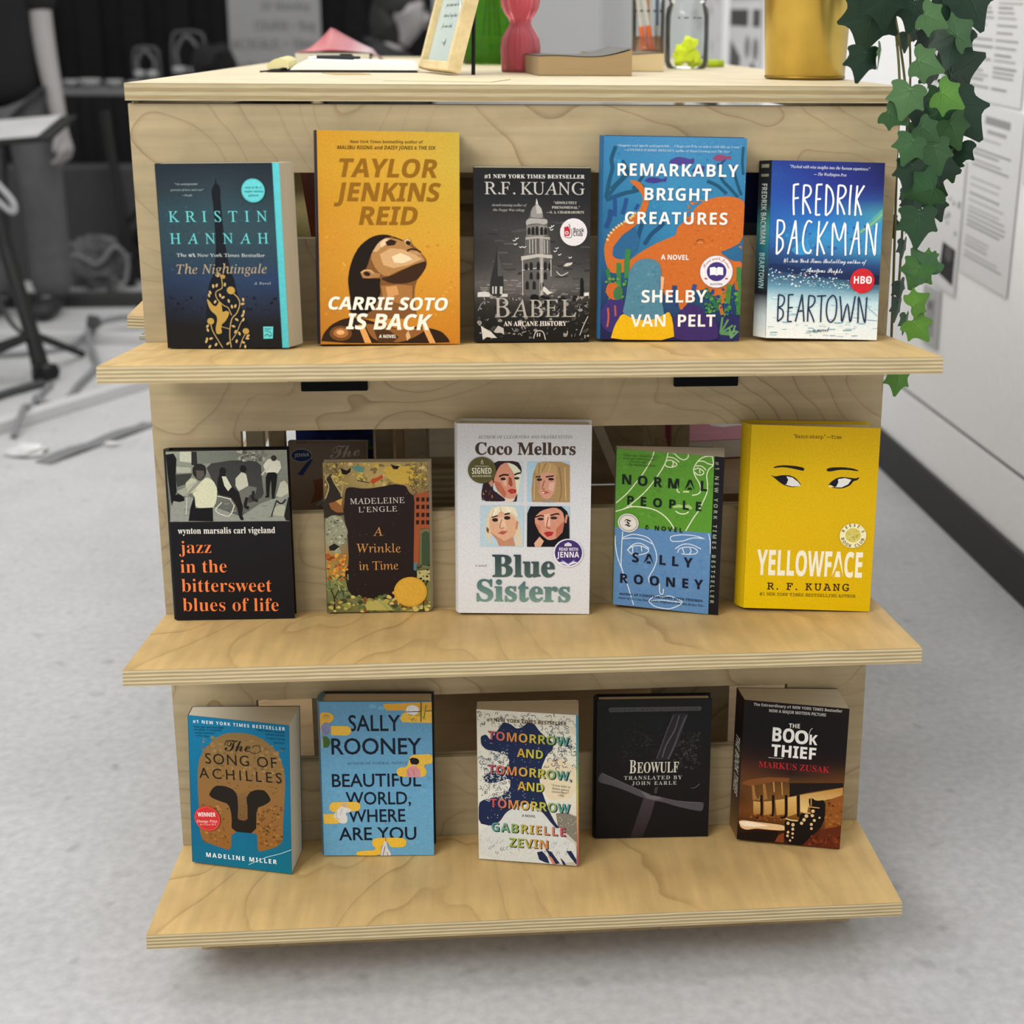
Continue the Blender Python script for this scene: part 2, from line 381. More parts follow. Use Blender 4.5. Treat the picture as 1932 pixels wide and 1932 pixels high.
def on_wall(s,z,off):
    M=Matrix((-wd,-wn,Vector((0,0,1)))).transposed().to_4x4(); M.translation=wallp(s,z,off); return M
# right wall: slab behind its face, with a shallow groove and a dark base
rw=MB(); Mw=on_wall(7.3,0,0)
rw.box(0,0,0,10.5,.12,.232,M=Mw); rw.box(0,.012,.228,10.5,.12,.248,M=Mw); rw.box(0,0,.244,10.5,.12,3.2,M=Mw)
struct(rw.build('wall_right',WALL))
struct(MB().box(0,-.012,0,10.5,.0,.1,M=Mw,b=.003).build('baseboard_right',plain('black_rubber_base','2e2e2f',.6)))
struct(MB().box(0,.0115,.2325,10.5,.0119,.2435,M=Mw).build('groove_shade_1',plain('groove_shade_grey','7c7c7d',.8)))  # dark strip: the shade inside the groove, painted as a grey colour
struct(MB().box(-4.5,8.0,0,1.3,8.2,3.2).build('wall_back',WALL))
bk=MB()
for i in range(40):
    x0=-4.4+i*.1135
    bk.box(x0,6.0+.03*(i%2),0,x0+.1135,6.05+.03*(i%2),3.0)
cu=bk.build('backdrop_curtain',DARKB); tag(cu,'black curtain backdrop hanging behind the people and the far table','curtain')
# ------------------------------------------------------------------ plywood display table
BIRCH=wood('birch_plywood_panel','a99876','74583a',2.1,3.0,1.5,30,.70,seed=3.1)
BIRCHT=wood('birch_plywood_top','cbbd9c','9c8258',1.2,3.2,2,14,.35,seed=7.7)
BIRCHS=wood('birch_plywood_shelf','c9aa72','866437',2.6,1.5,2,14,.5,seed=1.3,fibre=(70,7,60))
PLYE=ply('plywood_edge','c6b998','9c875f')
PLYP=ply('plywood_edge_pale','b4a785','9c8a66',layers=2.2)
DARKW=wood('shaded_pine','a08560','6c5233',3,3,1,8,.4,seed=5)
PW=.86
table=thing('display_table','birch plywood display table with three sloped book shelves on its front','display table')
def boards(cells,z0,z1):
    m=MB()
    for (x0,y0,x1,y1) in cells:
        n=len(m.F); m.box(x0,y0,z0,x1,y1,z1); m.mi[n:]=[0,0,1,1,1,1]
    return m
slots=[(.195,.281),(.520,.623),(.8475,.9215)]
def slotted(width,a,b,z0,z1):
    ys=[z0]+[v for s in slots for v in s]+[z1]; c=[]
    for i in range(len(ys)-1):
        if i%2==0:c.append((0,ys[i],width,ys[i+1]))
        else:c+= [(0,ys[i],a,ys[i+1]),(width-b,ys[i],width,ys[i+1])]
    return c
boards(slotted(PW,.1,.1,.02,.9962),-.015,0).build('front_panel',[BIRCH,PLYP],table,rot=(PI/2,0,0))
for x in (.0005,PW-.0155):
    boards([(0,.02,.06,.998),(1.69,.02,1.75,.998),(.06,.02,1.69,.10),(.06,.40,1.69,.44),(.06,.735,1.69,.775),(.06,.97,1.69,.998)],0,.015).build('side_panel',[BIRCH,PLYP],table,M=Matrix(((0,0,1,x),(1,0,0,.017),(0,1,0,0),(0,0,0,1))))
zt=1.01845
tp=boards([(-.001,-.007,PW+.001,1.8)],-.0185,0); tp.build('tabletop',[BIRCHT,PLYP],table,loc=(0,0,zt))
SH=[(0.72965, 0.20532, 0.02065), (0.39684, 0.2036, 0.02454), (0.08516, 0.19799, 0.01281)]   # back height, depth, rise at the front edge
shM=[]
for (z,d,r) in SH:
    L=math.hypot(d,r); M=Matrix(((1,0,0,0),(0,d/L,r/L,0),(0,-r/L,d/L,z),(0,0,0,1))); shM.append(M)
    boards([(0,-L,PW,-.001)],-.0172,0).build('shelf',[BIRCHS,PLYE],table,M=M)
for sx in (-1,):
    for z in (.735,):
        M=Matrix(((0,sx*1.0,0,(0 if sx<0 else PW)),(1,0,0,.117),(0,.1,1,z),(0,0,0,1)))
        boards([(0,.001,1.5,.048)],-.015,0).build('side_shelf',[BIRCHS,PLYE],table,M=M)
BLK=plain('black_steel','0e0f11',.8,noise=.2,spec=.1)
for x0,x1 in ((.1725,.2485),(.6065,.683)):
    MB().box(x0,-.004,.6705,x1,-.0002,.725,b=.0012).build('bracket',BLK,table)
    MB().box(x0,-.11,.7085,x1,-.004,.7115).build('bracket',BLK,table,rot=None)
MB().box(-.012,.02,.728,.0,.06,.734,b=.001).tube([(-.009,.026,.7345),(-.009,.026,.7275)],.0015).build('corner_tab',plain('galvanised','9a9a8a',.5,.6),table)
MB().box(.035,-.092,0.0,.83,.0,.046).box(.035,-.0945,.009,.83,-.092,.046).build('plinth',wood('plinth_birch','b39d76','7c6038',3,3,3),table)
for y in (.5,1.0,1.72):
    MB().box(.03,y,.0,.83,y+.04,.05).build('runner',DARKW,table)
for z0,z1 in ((.101,.40),(.431,.74),(.766,.955)):
    MB().box(.20,.36,z0,.66,.372,z1).build('inner_back',BIRCH,table)
for z in (.10,.43,.765):
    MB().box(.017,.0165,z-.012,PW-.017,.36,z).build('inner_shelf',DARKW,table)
for (x0,x1,y,z0,z1,mt) in [(.085,.106,.12,.43,.62,BIRCHT),(.108,.128,.15,.43,.66,BIRCH),(.240,.262,.19,.43,.72,BIRCH),(.268,.278,.16,.43,.72,DARKW),(.282,.308,.15,.43,.72,BIRCH),(.312,.352,.14,.545,.70,BIRCHT),(.312,.40,.13,.43,.533,PLYP),
    (.592,.606,.16,.43,.72,BIRCH),(.632,.655,.18,.43,.72,BIRCH),(.155,.181,.09,.10,.33,BIRCHT),(.60,.705,.10,.10,.33,BIRCH),(.10,.165,.22,.765,.95,BIRCH),(.34,.40,.16,.885,.90,BIRCH),(.34,.40,.16,.858,.868,BIRCH)]:
    MB().box(x0,y,z0,x1,y+.018,z1).build('inner_post',mt,table)
o=MB().box(-.006,-.008,-.11,.006,.008,.11).build('inner_strut',BIRCHT,table,loc=(.548,.15,.535),rot=(R(-8),R(-22),0))
o=MB().box(-.005,-.008,-.10,.005,.008,.10).build('inner_strut',BIRCH,table,loc=(.608,.2,.545),rot=(R(-8),R(-24),0))
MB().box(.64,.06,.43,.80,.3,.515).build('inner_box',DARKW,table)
# ------------------------------------------------------------------ books
PAGE=pages('page_edges','bdb39c'); PAGEW=pages('page_edges_pale','cfc9b8')
ART={
 'nightingale':dict(w=0.1252,h=0.1993,t=0.028,O=(0.0429, -0.0371, 0.7348),rot=(-6.41, 2.73, 1.07),stickers=[([('e', '5fc3c6', 103.8, 170.2, 12.57, 12.68, 0), ('c', '3c8f96', 103.8, 170.2, 11.67, 11.78, 0.34), ('t', '10242a', 'BI', 'soon to be a', 95.0, 172.4, 112.8, 172.4, 2.47, ''), ('t', '10242a', 'BI', 'major motion', 94.2, 168.3, 114.6, 168.2, 2.47, ''), ('t', '10242a', 'BI', 'picture', 98.3, 164.0, 109.8, 164.0, 2.47, '')], 'round turquoise sticker')],
  main=[
   ('g',[['1c262e','1c262e','1c262e'],['242f36','2a3940','242f36'],['2a3f47','2d464e','2a3f47'],['2a4048','2f464d','2c444c'],['283a48','293f4b','2a3e4c'],['222f48','263a54','26385a'],['1a2030','242e42','202a3e'],['141416','18181c','161618'],['141416','161618','141416']]),
   ('r',11,90,['1e3038','36525c','2e4650'],0.8,163.5,121.3,79.5,0.9,2.92,'blob'),
   ('r',12,70,['161a22','22283a','101014'],1.5,56.5,124.9,38.4,1.76,5.28,'blob'),
   ('p','10151c',[(64.3,185.1),(64.8,177.8),(67.4,175.8),(68.6,170.0),(67.8,165.3),(68.1,151.9),(68.5,138.3),(69.0,124.6),(70.2,108.6),(72.1,94.7),(74.4,83.1),(77.5,73.8),(79.3,62.1),(83.9,40.9),(92.1,21.9),(90.8,1.0),(41.0,1.1),(43.2,31.5),(47.7,62.2),(49.8,71.5),(55.1,80.8),(58.3,97.1),(59.9,114.4),(59.7,137.2),(59.6,156.5),(58.6,165.0),(58.8,170.9),(61.4,176.2),(62.9,177.8)]),
   ('r',13,50,['0c0f14','2a3238','1c262e'],60.6,113.2,70.5,87.8,0.69,1.61,'dash'),
   ('t', 'a9b4b4', 'I', '"An unforgettable', 19.9, 176.6, 44.5, 176.5, 2.0, ''),
   ('t', 'a9b4b4', 'I', 'portrait of love and war"', 14.5, 170.5, 50.1, 170.4, 2.02, ''),
   ('t', 'a9b4b4', 'I', '—People', 26.7, 164.7, 37.9, 164.7, 2.04, ''),
   ('t', '63bfc0', 'U', 'KRISTIN', 10.6, 137.4, 116.8, 137.0, 11.43, 'k'),
   ('t', '63bfc0', 'U', 'HANNAH', 10.5, 114.0, 116.9, 113.6, 11.2, 'k'),
   ('t', 'c8d0cf', 'U', 'The #1 New York Times Bestseller', 16.4, 100.1, 112.0, 99.2, 3.46, ''),
   ('t', 'a8977a', 'I', 'The Nightingale', 15.2, 81.6, 113.3, 81.6, 9.89, 'k'),
   ('t', 'c0c6c4', 'I', 'A Novel', 98.5, 69.4, 116.7, 69.3, 2.79, 'k'),
   ('s','b6975a',1.08,[(69.5,0.4),(68.6,14.8),(71.7,31.4),(77.8,38.5),(81.7,48.0),(80.1,55.0),(75.7,59.7)]),
   ('s','b6975a',0.93,[(63.4,78.5),(64.0,69.2),(62.9,65.4),(57.1,62.2),(56.2,57.5),(58.7,52.2),(64.3,46.8),(68.8,44.2),(72.0,36.2)]),
   ('s','b6975a',0.95,[(60.0,0.5),(54.7,10.1),(50.0,19.6),(48.7,26.8)]),
   ('s','b6975a',0.84,[(79.0,0.4),(81.9,8.8),(85.9,15.9)]),
   ('s','b6975a',0.83,[(70.6,8.8),(76.5,17.2),(80.9,26.7),(84.8,32.6)]),
   ('s','b6975a',0.71,[(59.8,23.8),(66.1,22.0),(69.6,20.8)]),
   ('p','b08f45',[(46.0,55.1),(49.5,51.0),(52.5,46.9),(55.9,45.7),(60.2,52.7),(62.1,45.7),(62.0,39.5),(67.2,41.2),(69.9,39.1),(68.2,34.8),(64.5,29.1),(60.8,26.5),(59.6,21.7),(60.6,17.2),(57.4,15.3),(53.9,16.0),(53.6,22.0),(56.2,31.5),(55.3,36.2),(49.7,41.0),(47.2,46.9)]),
   ('e','b08f45',73.0,63.3,4.45,4.22,0),
   ('e','b08f45',48.7,29.7,3.82,3.58,0),
   ('e','b08f45',86.6,18.6,3.55,3.31,0),
   ('e','a58546',65.0,78.2,2.81,2.34,0),
   ('e','bda06a',54.0,68.0,2.11,1.17,-90),
   ('e','bda06a',57.8,68.8,2.11,1.17,-113),
   ('e','bda06a',60.9,58.0,2.11,1.17,-80),
   ('e','bda06a',63.9,55.7,2.11,1.17,-149),
   ('e','bda06a',50.2,61.2,2.11,1.17,-68),
   ('e','bda06a',48.8,58.0,2.11,1.17,-82),
   ('e','bda06a',85.8,53.2,2.13,1.18,-85),
   ('e','bda06a',84.9,48.5,2.13,1.18,-170),
   ('e','bda06a',69.9,51.8,2.11,1.17,-79),
   ('e','bda06a',76.8,46.2,2.13,1.18,-114),
   ('e','bda06a',73.0,45.6,2.13,1.18,-85),
   ('e','bda06a',85.6,39.7,2.13,1.18,-105),
   ('e','bda06a',84.1,35.9,2.13,1.18,-131),
   ('e','bda06a',84.7,31.4,2.13,1.18,-114),
   ('e','bda06a',77.4,31.4,2.15,1.19,-40),
   ('e','bda06a',73.4,24.1,2.13,1.18,-16),
   ('e','bda06a',45.0,24.4,2.15,1.19,-130),
   ('e','bda06a',45.0,20.1,2.15,1.19,-72),
   ('e','bda06a',75.3,18.1,2.15,1.19,-126),
   ('e','bda06a',79.5,16.0,2.15,1.19,-72),
   ('e','bda06a',47.9,10.7,2.15,1.19,-159),
   ('e','bda06a',43.4,9.8,2.17,1.2,-101),
   ('e','bda06a',88.7,13.5,2.16,1.2,-145),
   ('e','bda06a',87.9,10.6,2.15,1.19,-5),
   ('e','bda06a',75.9,7.6,2.15,1.19,-100),
   ('e','bda06a',83.1,6.4,2.15,1.19,-24),
   ('e','bda06a',53.1,4.1,2.15,1.19,-120),
   ('e','bda06a',66.2,5.2,2.16,1.2,-140),
   ('e','bda06a',46.1,1.9,2.16,1.2,-128),
   ('e','bda06a',85.0,1.6,2.15,1.19,-90),
   ('e','bda06a',60.0,79.7,2.09,1.16,-105),
   ('e','bda06a',67.0,69.7,2.11,1.17,-95),
   ('e','bda06a',55.1,51.0,2.11,1.17,-125),
   ('e','bda06a',42.7,7.7,2.15,1.19,-120),
   ('p','5fc3c6',[(106.0,23.6),(117.0,23.6),(115.8,10.5),(105.6,10.1)]),
   ('s','1b3a40',0.72,[(107.5,21.8),(111.5,20.6),(114.5,21.6)]),
   ('s','1b3a40',0.72,[(107.3,19.4),(112.0,18.0),(114.8,15.8)]),
   ('s','1b3a40',0.83,[(107.0,12.9),(110.1,15.3),(112.3,12.9),(115.1,14.7)]),
  ]),
 'carrie':dict(w=0.1535,h=0.2332,t=0.026,O=(0.2024, -0.0317, 0.7349),rot=(2.19, 5.26, -0.91),stickers=[],
  main=[
   ('g',[['c08a24','c29632','ba9e3a'],['c28e26','c89830','c0a23c'],['c08824','c6942e','c29c32'],['c48628','c69430','ca9a32'],['be8428','ca8e2a','cc9030'],['b67826','c48428','c28226'],['ae7224','bc7c24','be7822']]),
   ('r',21,120,['c68a2b','cf9a36','be822b'],1.2,126.8,151.0,6.3,1.31,4.46,'blob'),
   ('t', '3a2a10', 'NB', 'New York Times bestselling author of', 35.3, 219.9, 114.1, 220.5, 3.18, 'i'),
   ('t', '2e220c', 'NB', 'MALIBU RISING and DAISY JONES & THE SIX', 21.4, 213.2, 127.8, 214.0, 3.94, 'i'),
   ('t', '8a5d10', 'NB', 'TAYLOR', 23.3, 183.6, 129.1, 183.8, 19.85, 'ib'),
   ('t', '8a5d10', 'NB', 'JENKINS', 16.7, 157.5, 133.6, 158.0, 20.0, 'ib'),
   ('t', '8a5d10', 'NB', 'REID', 43.4, 131.9, 107.7, 132.2, 19.91, 'ib'),
   ('p','7a5028',[(32.1,55.5),(30.5,70.2),(32.7,84.9),(38.2,99.6),(46.3,110.9),(56.9,118.9),(67.4,121.7),(77.9,120.5),(87.1,116.6),(91.0,114.6),(95.0,117.3),(99.6,116.7),(101.6,110.7),(107.5,105.5),(110.8,101.5),(113.5,98.8),(117.2,93.5),(116.7,86.8),(112.0,78.7),(106.6,71.9),(103.9,63.8),(103.1,51.6),(106.3,28.4),(31.6,28.5),(33.4,51.5)]),
   ('p','a87a46',[(55.2,97.0),(62.0,109.0),(72.6,117.1),(85.7,116.6),(93.6,113.3),(101.5,106.8),(110.8,100.2),(116.1,92.2),(101.4,86.7),(88.0,82.6),(72.0,74.4),(61.6,82.4)]),
   ('p','c9a070',[(65.8,99.8),(77.7,106.5),(90.9,105.3),(105.5,98.8),(112.1,94.8),(97.4,88.0),(80.1,84.5),(69.6,87.8)]),
   ('p','e3cda6',[(78.9,97.2),(88.2,101.3),(97.5,97.4),(101.4,94.1),(90.8,90.0),(81.5,90.6)]),
   ('p','c9a274',[(57.9,102.4),(64.6,113.0),(72.6,117.8),(80.5,116.5),(69.9,110.4),(63.2,102.4)]),
   ('p','ddbf9a',[(65.9,110.4),(70.2,116.4),(74.2,116.4),(72.8,110.5),(67.8,107.0)]),
   ('p','2c1a0e',[(71.9,113.1),(77.8,116.5),(84.4,113.9),(82.0,109.9),(74.5,108.9)]),
   ('s','26170d',1.32,[(80.5,118.8),(88.4,115.9),(91.0,114.6)]),
   ('p','d0aa78',[(92.3,114.6),(95.3,117.3),(99.2,116.0),(100.2,110.7),(94.9,109.4)]),
   ('e','2a190e',96.9,112.3,2.93,2.39,-20),
   ('s','2a190e',1.86,[(95.5,103.4),(100.2,105.7),(106.8,104.4),(110.8,101.5)]),
   ('p','b98a58',[(97.5,102.7),(106.8,103.5),(111.5,100.2),(105.5,98.8)]),
   ('p','38220f',[(65.4,73.1),(77.4,75.8),(88.0,81.2),(101.4,88.0),(116.4,92.8),(116.7,86.5),(111.7,78.0),(105.9,71.2),(93.2,67.5),(77.3,67.5)]),
   ('p','1d130b',[(80.5,119.6),(72.6,121.5),(62.1,120.3),(52.9,116.2),(43.6,108.2),(36.9,96.9),(32.7,83.6),(30.9,71.6),(32.2,58.2),(33.4,50.1),(31.7,33.9),(55.6,33.9),(66.5,55.6),(65.3,66.4),(66.7,73.1),(58.8,73.0),(50.9,74.3),(48.4,79.7),(52.4,87.7),(56.6,101.0),(64.6,113.0),(72.6,117.8)]),
   ('p','a4754a',[(44.4,79.7),(48.4,82.9),(56.3,82.9),(60.2,79.5),(66.1,78.4),(65.4,74.4),(53.5,73.0),(46.9,73.5)]),
   ('e','2a190f',51.6,78.1,3.72,2.39,-15),
   ('s','d6ab78',1.06,[(45.1,79.4),(49.1,81.8),(55.0,81.9),(58.9,78.4)]),
   ('p','a06e3a',[(66.6,65.0),(87.9,66.4),(101.2,65.1),(101.1,50.2),(87.7,44.8),(69.1,50.2)]),
   ('p','c8925a',[(71.9,63.7),(83.9,65.1),(86.4,55.6),(74.4,51.5)]),
   ('p','2c1c10',[(0.0,1.6),(3.3,12.2),(11.7,21.7),(23.7,27.8),(33.0,29.8),(47.5,28.5),(68.7,21.6),(92.8,14.7),(103.6,20.2),(122.5,17.4),(133.3,13.9),(140.4,6.3),(142.6,0.8)]),
   ('e','6b4422',22.0,12.2,12.24,8.43,0),
   ('e','a56c3a',22.1,12.7,8.16,5.44,0),
   ('e','e0a870',21.8,13.3,4.35,2.72,0),
   ('p','8a5a2c',[(47.4,23.0),(66.0,21.6),(84.7,16.1),(100.9,17.5),(117.1,17.4),(106.2,9.2),(89.9,2.4),(65.8,1.8),(55.2,8.0)]),
   ('p','4a2f18',[(58.0,17.6),(74.0,16.1),(86.0,7.9),(79.2,2.1),(63.1,2.2)]),
   ('p','d79c58',[(40.8,21.7),(47.1,21.7),(55.7,1.4),(48.4,1.4)]),
   ('p','d79c58',[(111.7,18.8),(118.1,18.8),(126.5,0.8),(119.7,0.9)]),
   ('p','d0a878',[(93.4,10.6),(96.1,15.4),(98.8,7.8),(94.7,3.7)]),
   ('t', 'ece7da', 'NB', 'CARRIE SOTO', 9.2, 38.9, 140.1, 37.7, 14.07, 'ib'),
   ('t', 'ece7da', 'NB', 'IS BACK', 27.7, 17.1, 123.1, 15.8, 17.41, 'ib'),
   ('t', 'ece7da', 'NB', 'A NOVEL', 63.6, 7.0, 82.6, 6.9, 3.7, 'i'),
  ]),
 'babel':dict(w=0.1295,h=0.1947,t=0.03,O=(0.3732, -0.0119, 0.7334),rot=(0.02, 2.65, -0.4),stickers=[([('e', 'dcd6d8', 110.7, 124.0, 15.18, 15.4, 0), ('p', 'b3262f', [(100.1, 129.5), (105.0, 130.8), (106.5, 125.4), (106.3, 119.9), (100.4, 119.3)]), ('e', 'dcd6d8', 103.2, 123.2, 1.96, 1.96, 0), ('e', 'b3262f', 103.2, 123.2, 1.09, 1.09, 0), ('s', '222222', 0.76, [(105.0, 132.8), (106.4, 130.8), (106.5, 122.1)]), ('s', '222222', 0.65, [(100.4, 118.8), (108.1, 118.1), (108.4, 128.0)]), ('t', '1c1c1c', 'NB', 'Book', 110.5, 124.0, 122.6, 124.0, 4.84, ''), ('t', '1c1c1c', 'NB', 'Club', 110.2, 119.7, 120.8, 119.6, 4.8, '')], 'round white sticker with a red book mark')],
  main=[
   ('g',[['1e1e20','1e1e20','1e1e20'],['1f1f21','1f1f21','1f1f21'],['262628','2b2b2c','262628'],['343434','3c3b3b','323232'],['2c2b2b','464443','2c2b2b'],['363434','4a4746','3a3838'],['555250','6a6664','504e4c'],['2a2928','333130','2a2928'],['1c1b1b','1c1b1b','1c1b1b'],['191818','191818','191818']]),
   ('r',31,70,['4a4848','3a3939','565352','2b2a2a'],4.6,136.4,128.4,63.2,3.27,15.26,'hdash'),
   ('r',32,40,['86827e','6c6865'],3.8,69.8,128.5,53.0,3.36,10.08,'hdash'),
   ('p','c9c4c0',[(3.6,56.2),(11.4,57.4),(18.1,55.1),(37.1,54.6),(37.1,51.2),(3.5,51.1)]),
   ('p','d4cfca',[(120.7,55.3),(128.7,56.2),(128.5,51.9),(121.9,51.9)]),
   ('p','2a2a2b',[(17.0,51.7),(17.3,67.6),(21.7,85.5),(24.7,101.1),(25.7,110.5),(27.2,101.1),(29.5,85.5),(32.6,74.3),(32.6,51.7)]),
   ('p','4e4d4c',[(26.1,107.8),(27.6,96.7),(30.6,82.2),(32.1,74.8),(26.1,74.3)]),
   ('p','b9b5b0',[(19.9,63.0),(21.5,63.0),(21.5,54.6),(19.8,54.6)]),
   ('p','c4c0bc',[(23.2,63.0),(25.1,63.0),(24.8,54.6),(23.1,54.6)]),
   ('p','b9b5b0',[(28.5,63.1),(31.6,62.8),(31.3,54.0),(28.4,54.5)]),
   ('p','5a5856',[(53.0,51.8),(52.4,95.6),(56.2,98.9),(56.9,118.8),(58.2,121.0),(58.0,136.3),(61.7,140.7),(62.8,147.2),(65.0,151.6),(68.3,154.8),(69.3,161.5),(70.7,154.8),(74.6,150.5),(76.6,143.9),(77.0,139.6),(81.8,137.4),(81.7,122.1),(84.6,117.5),(85.3,100.0),(86.9,97.8),(86.4,52.9)]),
   ('p','8c8985',[(62.8,140.7),(63.2,146.7),(65.2,151.0),(68.5,153.9),(74.4,149.9),(76.1,143.9),(76.4,140.2),(70.5,139.1)]),
   ('p','b3afa9',[(68.5,153.9),(70.7,154.8),(74.6,150.2),(75.9,145.0),(69.4,144.0)]),
   ('p','cfcac3',[(68.5,154.8),(69.3,161.5),(71.1,154.8)]),
   ('p','a5a19b',[(57.5,136.3),(61.7,139.4),(70.5,138.5),(81.0,138.3),(81.9,134.1),(78.1,131.9),(70.5,133.7),(61.7,132.8),(58.0,130.9)]),
   ('p','77746f',[(58.0,130.9),(70.5,132.4),(81.7,130.9),(81.0,119.9),(70.5,118.8),(58.4,118.8)]),
   ('p','938f89',[(72.7,130.9),(77.1,130.9),(77.3,51.8),(72.8,51.8)]),
   ('p','b7b2ab',[(52.2,96.7),(70.5,99.5),(86.9,98.3),(86.9,94.5),(70.5,95.8),(52.4,92.2)]),
   ('p','a39f99',[(57.1,118.1),(70.5,119.2),(84.3,118.1),(84.6,115.5),(70.5,116.8),(57.1,115.3)]),
   ('s','c2bdb6',0.89,[(53.0,81.1),(70.6,83.5),(86.3,81.5)]),
   ('p','201f1f',[(59.3,126.5),(60.3,128.9),(61.9,128.9),(62.8,126.5),(62.8,121.0),(59.3,121.0)]),
   ('p','201f1f',[(63.7,127.4),(64.7,129.8),(66.3,129.8),(67.2,127.4),(67.2,120.6),(63.7,120.6)]),
   ('p','201f1f',[(68.1,127.8),(69.0,130.2),(70.7,130.2),(71.6,127.8),(71.6,120.6),(68.1,120.6)]),
   ('p','201f1f',[(73.3,127.4),(74.3,129.8),(76.0,129.8),(76.8,127.4),(76.9,120.5),(73.3,120.6)]),
   ('p','201f1f',[(77.7,126.5),(78.7,128.9),(80.3,128.9),(81.2,126.5),(81.3,121.0),(77.7,121.0)]),
   ('p','201f1f',[(61.7,87.8),(62.7,90.2),(64.3,90.2),(65.2,87.8),(65.2,81.6),(61.7,81.6)]),
   ('p','201f1f',[(69.7,88.3),(70.7,90.8),(72.3,90.8),(73.2,88.3),(73.2,81.6),(69.7,81.6)]),
   ('p','201f1f',[(77.4,88.3),(78.4,90.8),(80.1,90.8),(80.9,88.3),(81.0,81.6),(77.4,81.6)]),
   ('p','201f1f',[(82.7,87.2),(83.7,89.7),(85.4,89.7),(86.3,87.2),(86.3,81.4),(82.7,81.4)]),
   ('p','201f1f',[(56.1,86.7),(57.1,89.1),(58.8,89.1),(59.7,86.7),(59.7,81.5),(56.1,81.5)]),
   ('p','201f1f',[(61.7,76.6),(62.7,79.1),(64.3,79.1),(65.2,76.6),(65.2,71.0),(61.7,71.0)]),
   ('p','201f1f',[(69.5,76.6),(70.4,79.1),(72.1,79.1),(73.0,76.6),(73.0,71.0),(69.5,71.0)]),
   ('p','201f1f',[(77.4,76.6),(78.4,79.1),(80.1,79.1),(81.0,76.6),(81.0,71.0),(77.5,71.0)]),
   ('p','201f1f',[(57.2,66.5),(58.2,68.9),(59.9,68.9),(60.8,66.5),(60.8,59.7),(57.2,59.7)]),
   ('p','201f1f',[(65.0,66.5),(66.0,69.0),(67.7,69.0),(68.6,66.5),(68.6,59.7),(65.0,59.7)]),
   ('p','201f1f',[(73.9,65.4),(74.9,67.8),(76.6,67.8),(77.5,65.4),(77.5,58.6),(73.9,58.6)]),
   ('s','d0cbc4',0.66,[(61.7,115.5),(61.9,100.0)]),
   ('s','d0cbc4',0.66,[(65.0,115.9),(65.2,100.0)]),
   ('s','d0cbc4',0.66,[(68.5,115.9),(68.8,100.0)]),
   ('s','d0cbc4',0.66,[(78.2,115.5),(78.5,100.0)]),
   ('s','d0cbc4',0.66,[(81.5,114.8),(81.8,100.0)]),
   ('s','d0cbc4',0.67,[(53.9,92.2),(54.1,52.9)]),
   ('s','d0cbc4',0.67,[(85.5,93.3),(85.8,74.4)]),
   ('s','d0cbc4',0.67,[(75.2,94.5),(75.5,52.9)]),
   ('r',33,120,['5c5957','34322f','8d8984','1a1919','3e3c3b'],3.5,52.8,129.3,2.7,1.6,6.84,'blob'),
   ('r',34,90,['9a958f','6b6764','b5b0a9'],4.6,51.7,128.7,2.7,1.13,4.52,'dash'),
   ('p','cfcac3',[(77.3,63.1),(79.5,62.0),(84.0,57.5),(87.9,56.3),(81.8,53.5),(76.2,58.6)]),
   ('p','121212',[(61.7,47.2),(63.4,53.5),(67.3,54.3),(71.2,52.9),(72.3,47.3),(70.6,42.7),(62.8,42.7)]),
   ('p','151414',[(77.9,46.1),(79.5,51.6),(82.9,51.8),(86.2,47.3),(85.7,42.7),(78.4,42.7)]),
   ('p','151515',[(118.5,51.9),(118.8,71.0),(120.7,73.3),(122.3,69.9),(122.8,51.9)]),
   ('p','cbc6bf',[(7.0,18.5),(12.1,15.1),(17.7,12.2),(25.0,4.7),(21.0,4.5),(13.7,5.8),(9.1,2.3),(8.1,10.5)]),
   ('p','b5b0a9',[(21.1,11.6),(26.2,18.6),(32.4,15.7),(33.2,8.2),(29.5,10.5),(24.4,10.3)]),
   ('s','c9c4bd',0.92,[(66.2,3.7),(68.4,10.6),(72.9,12.9),(77.4,10.6),(79.7,2.5)]),
   ('s','e0dbd4',0.93,[(70.7,10.0),(70.5,6.0)]),
   ('s','e0dbd4',0.93,[(73.2,10.0),(73.2,6.0)]),
   ('s','b9b4ad',0.92,[(118.5,7.3),(123.4,20.0),(127.8,29.1)]),
   ('s','8c8884',0.92,[(3.9,35.7),(7.9,43.7),(12.4,46.0)]),
   ('s','e4e0da',0.77,[(83.2,129.5),(84.7,128.4),(86.7,130.0)]),
   ('s','e4e0da',0.76,[(85.6,131.3),(87.1,130.2),(89.1,131.7)]),
   ('s','e4e0da',0.77,[(84.5,127.1),(86.1,126.0),(88.0,127.6)]),
   ('s','e4e0da',0.77,[(45.8,117.3),(47.4,116.2),(49.4,117.7)]),
   ('s','e4e0da',0.77,[(43.1,115.1),(44.6,114.0),(46.6,115.5)]),
   ('s','e4e0da',0.77,[(44.2,110.9),(45.7,109.8),(47.7,111.3)]),
   ('s','e4e0da',0.77,[(50.2,107.7),(51.8,106.6),(53.8,108.1)]),
   ('s','e4e0da',0.77,[(54.2,107.7),(55.7,106.6),(57.7,108.1)]),
   ('s','e4e0da',0.78,[(88.6,103.2),(90.2,102.1),(92.1,103.7)]),
   ('s','e4e0da',0.78,[(90.5,106.5),(92.0,105.4),(94.0,107.0)]),
   ('s','e4e0da',0.78,[(93.5,99.3),(95.0,98.2),(97.0,99.8)]),
   ('s','e4e0da',0.78,[(105.4,96.0),(107.0,94.9),(108.9,96.5)]),
   ('p','c5c1ba',[(99.3,85.8),(102.6,89.3),(110.3,90.2),(108.2,87.2),(103.7,85.6)]),
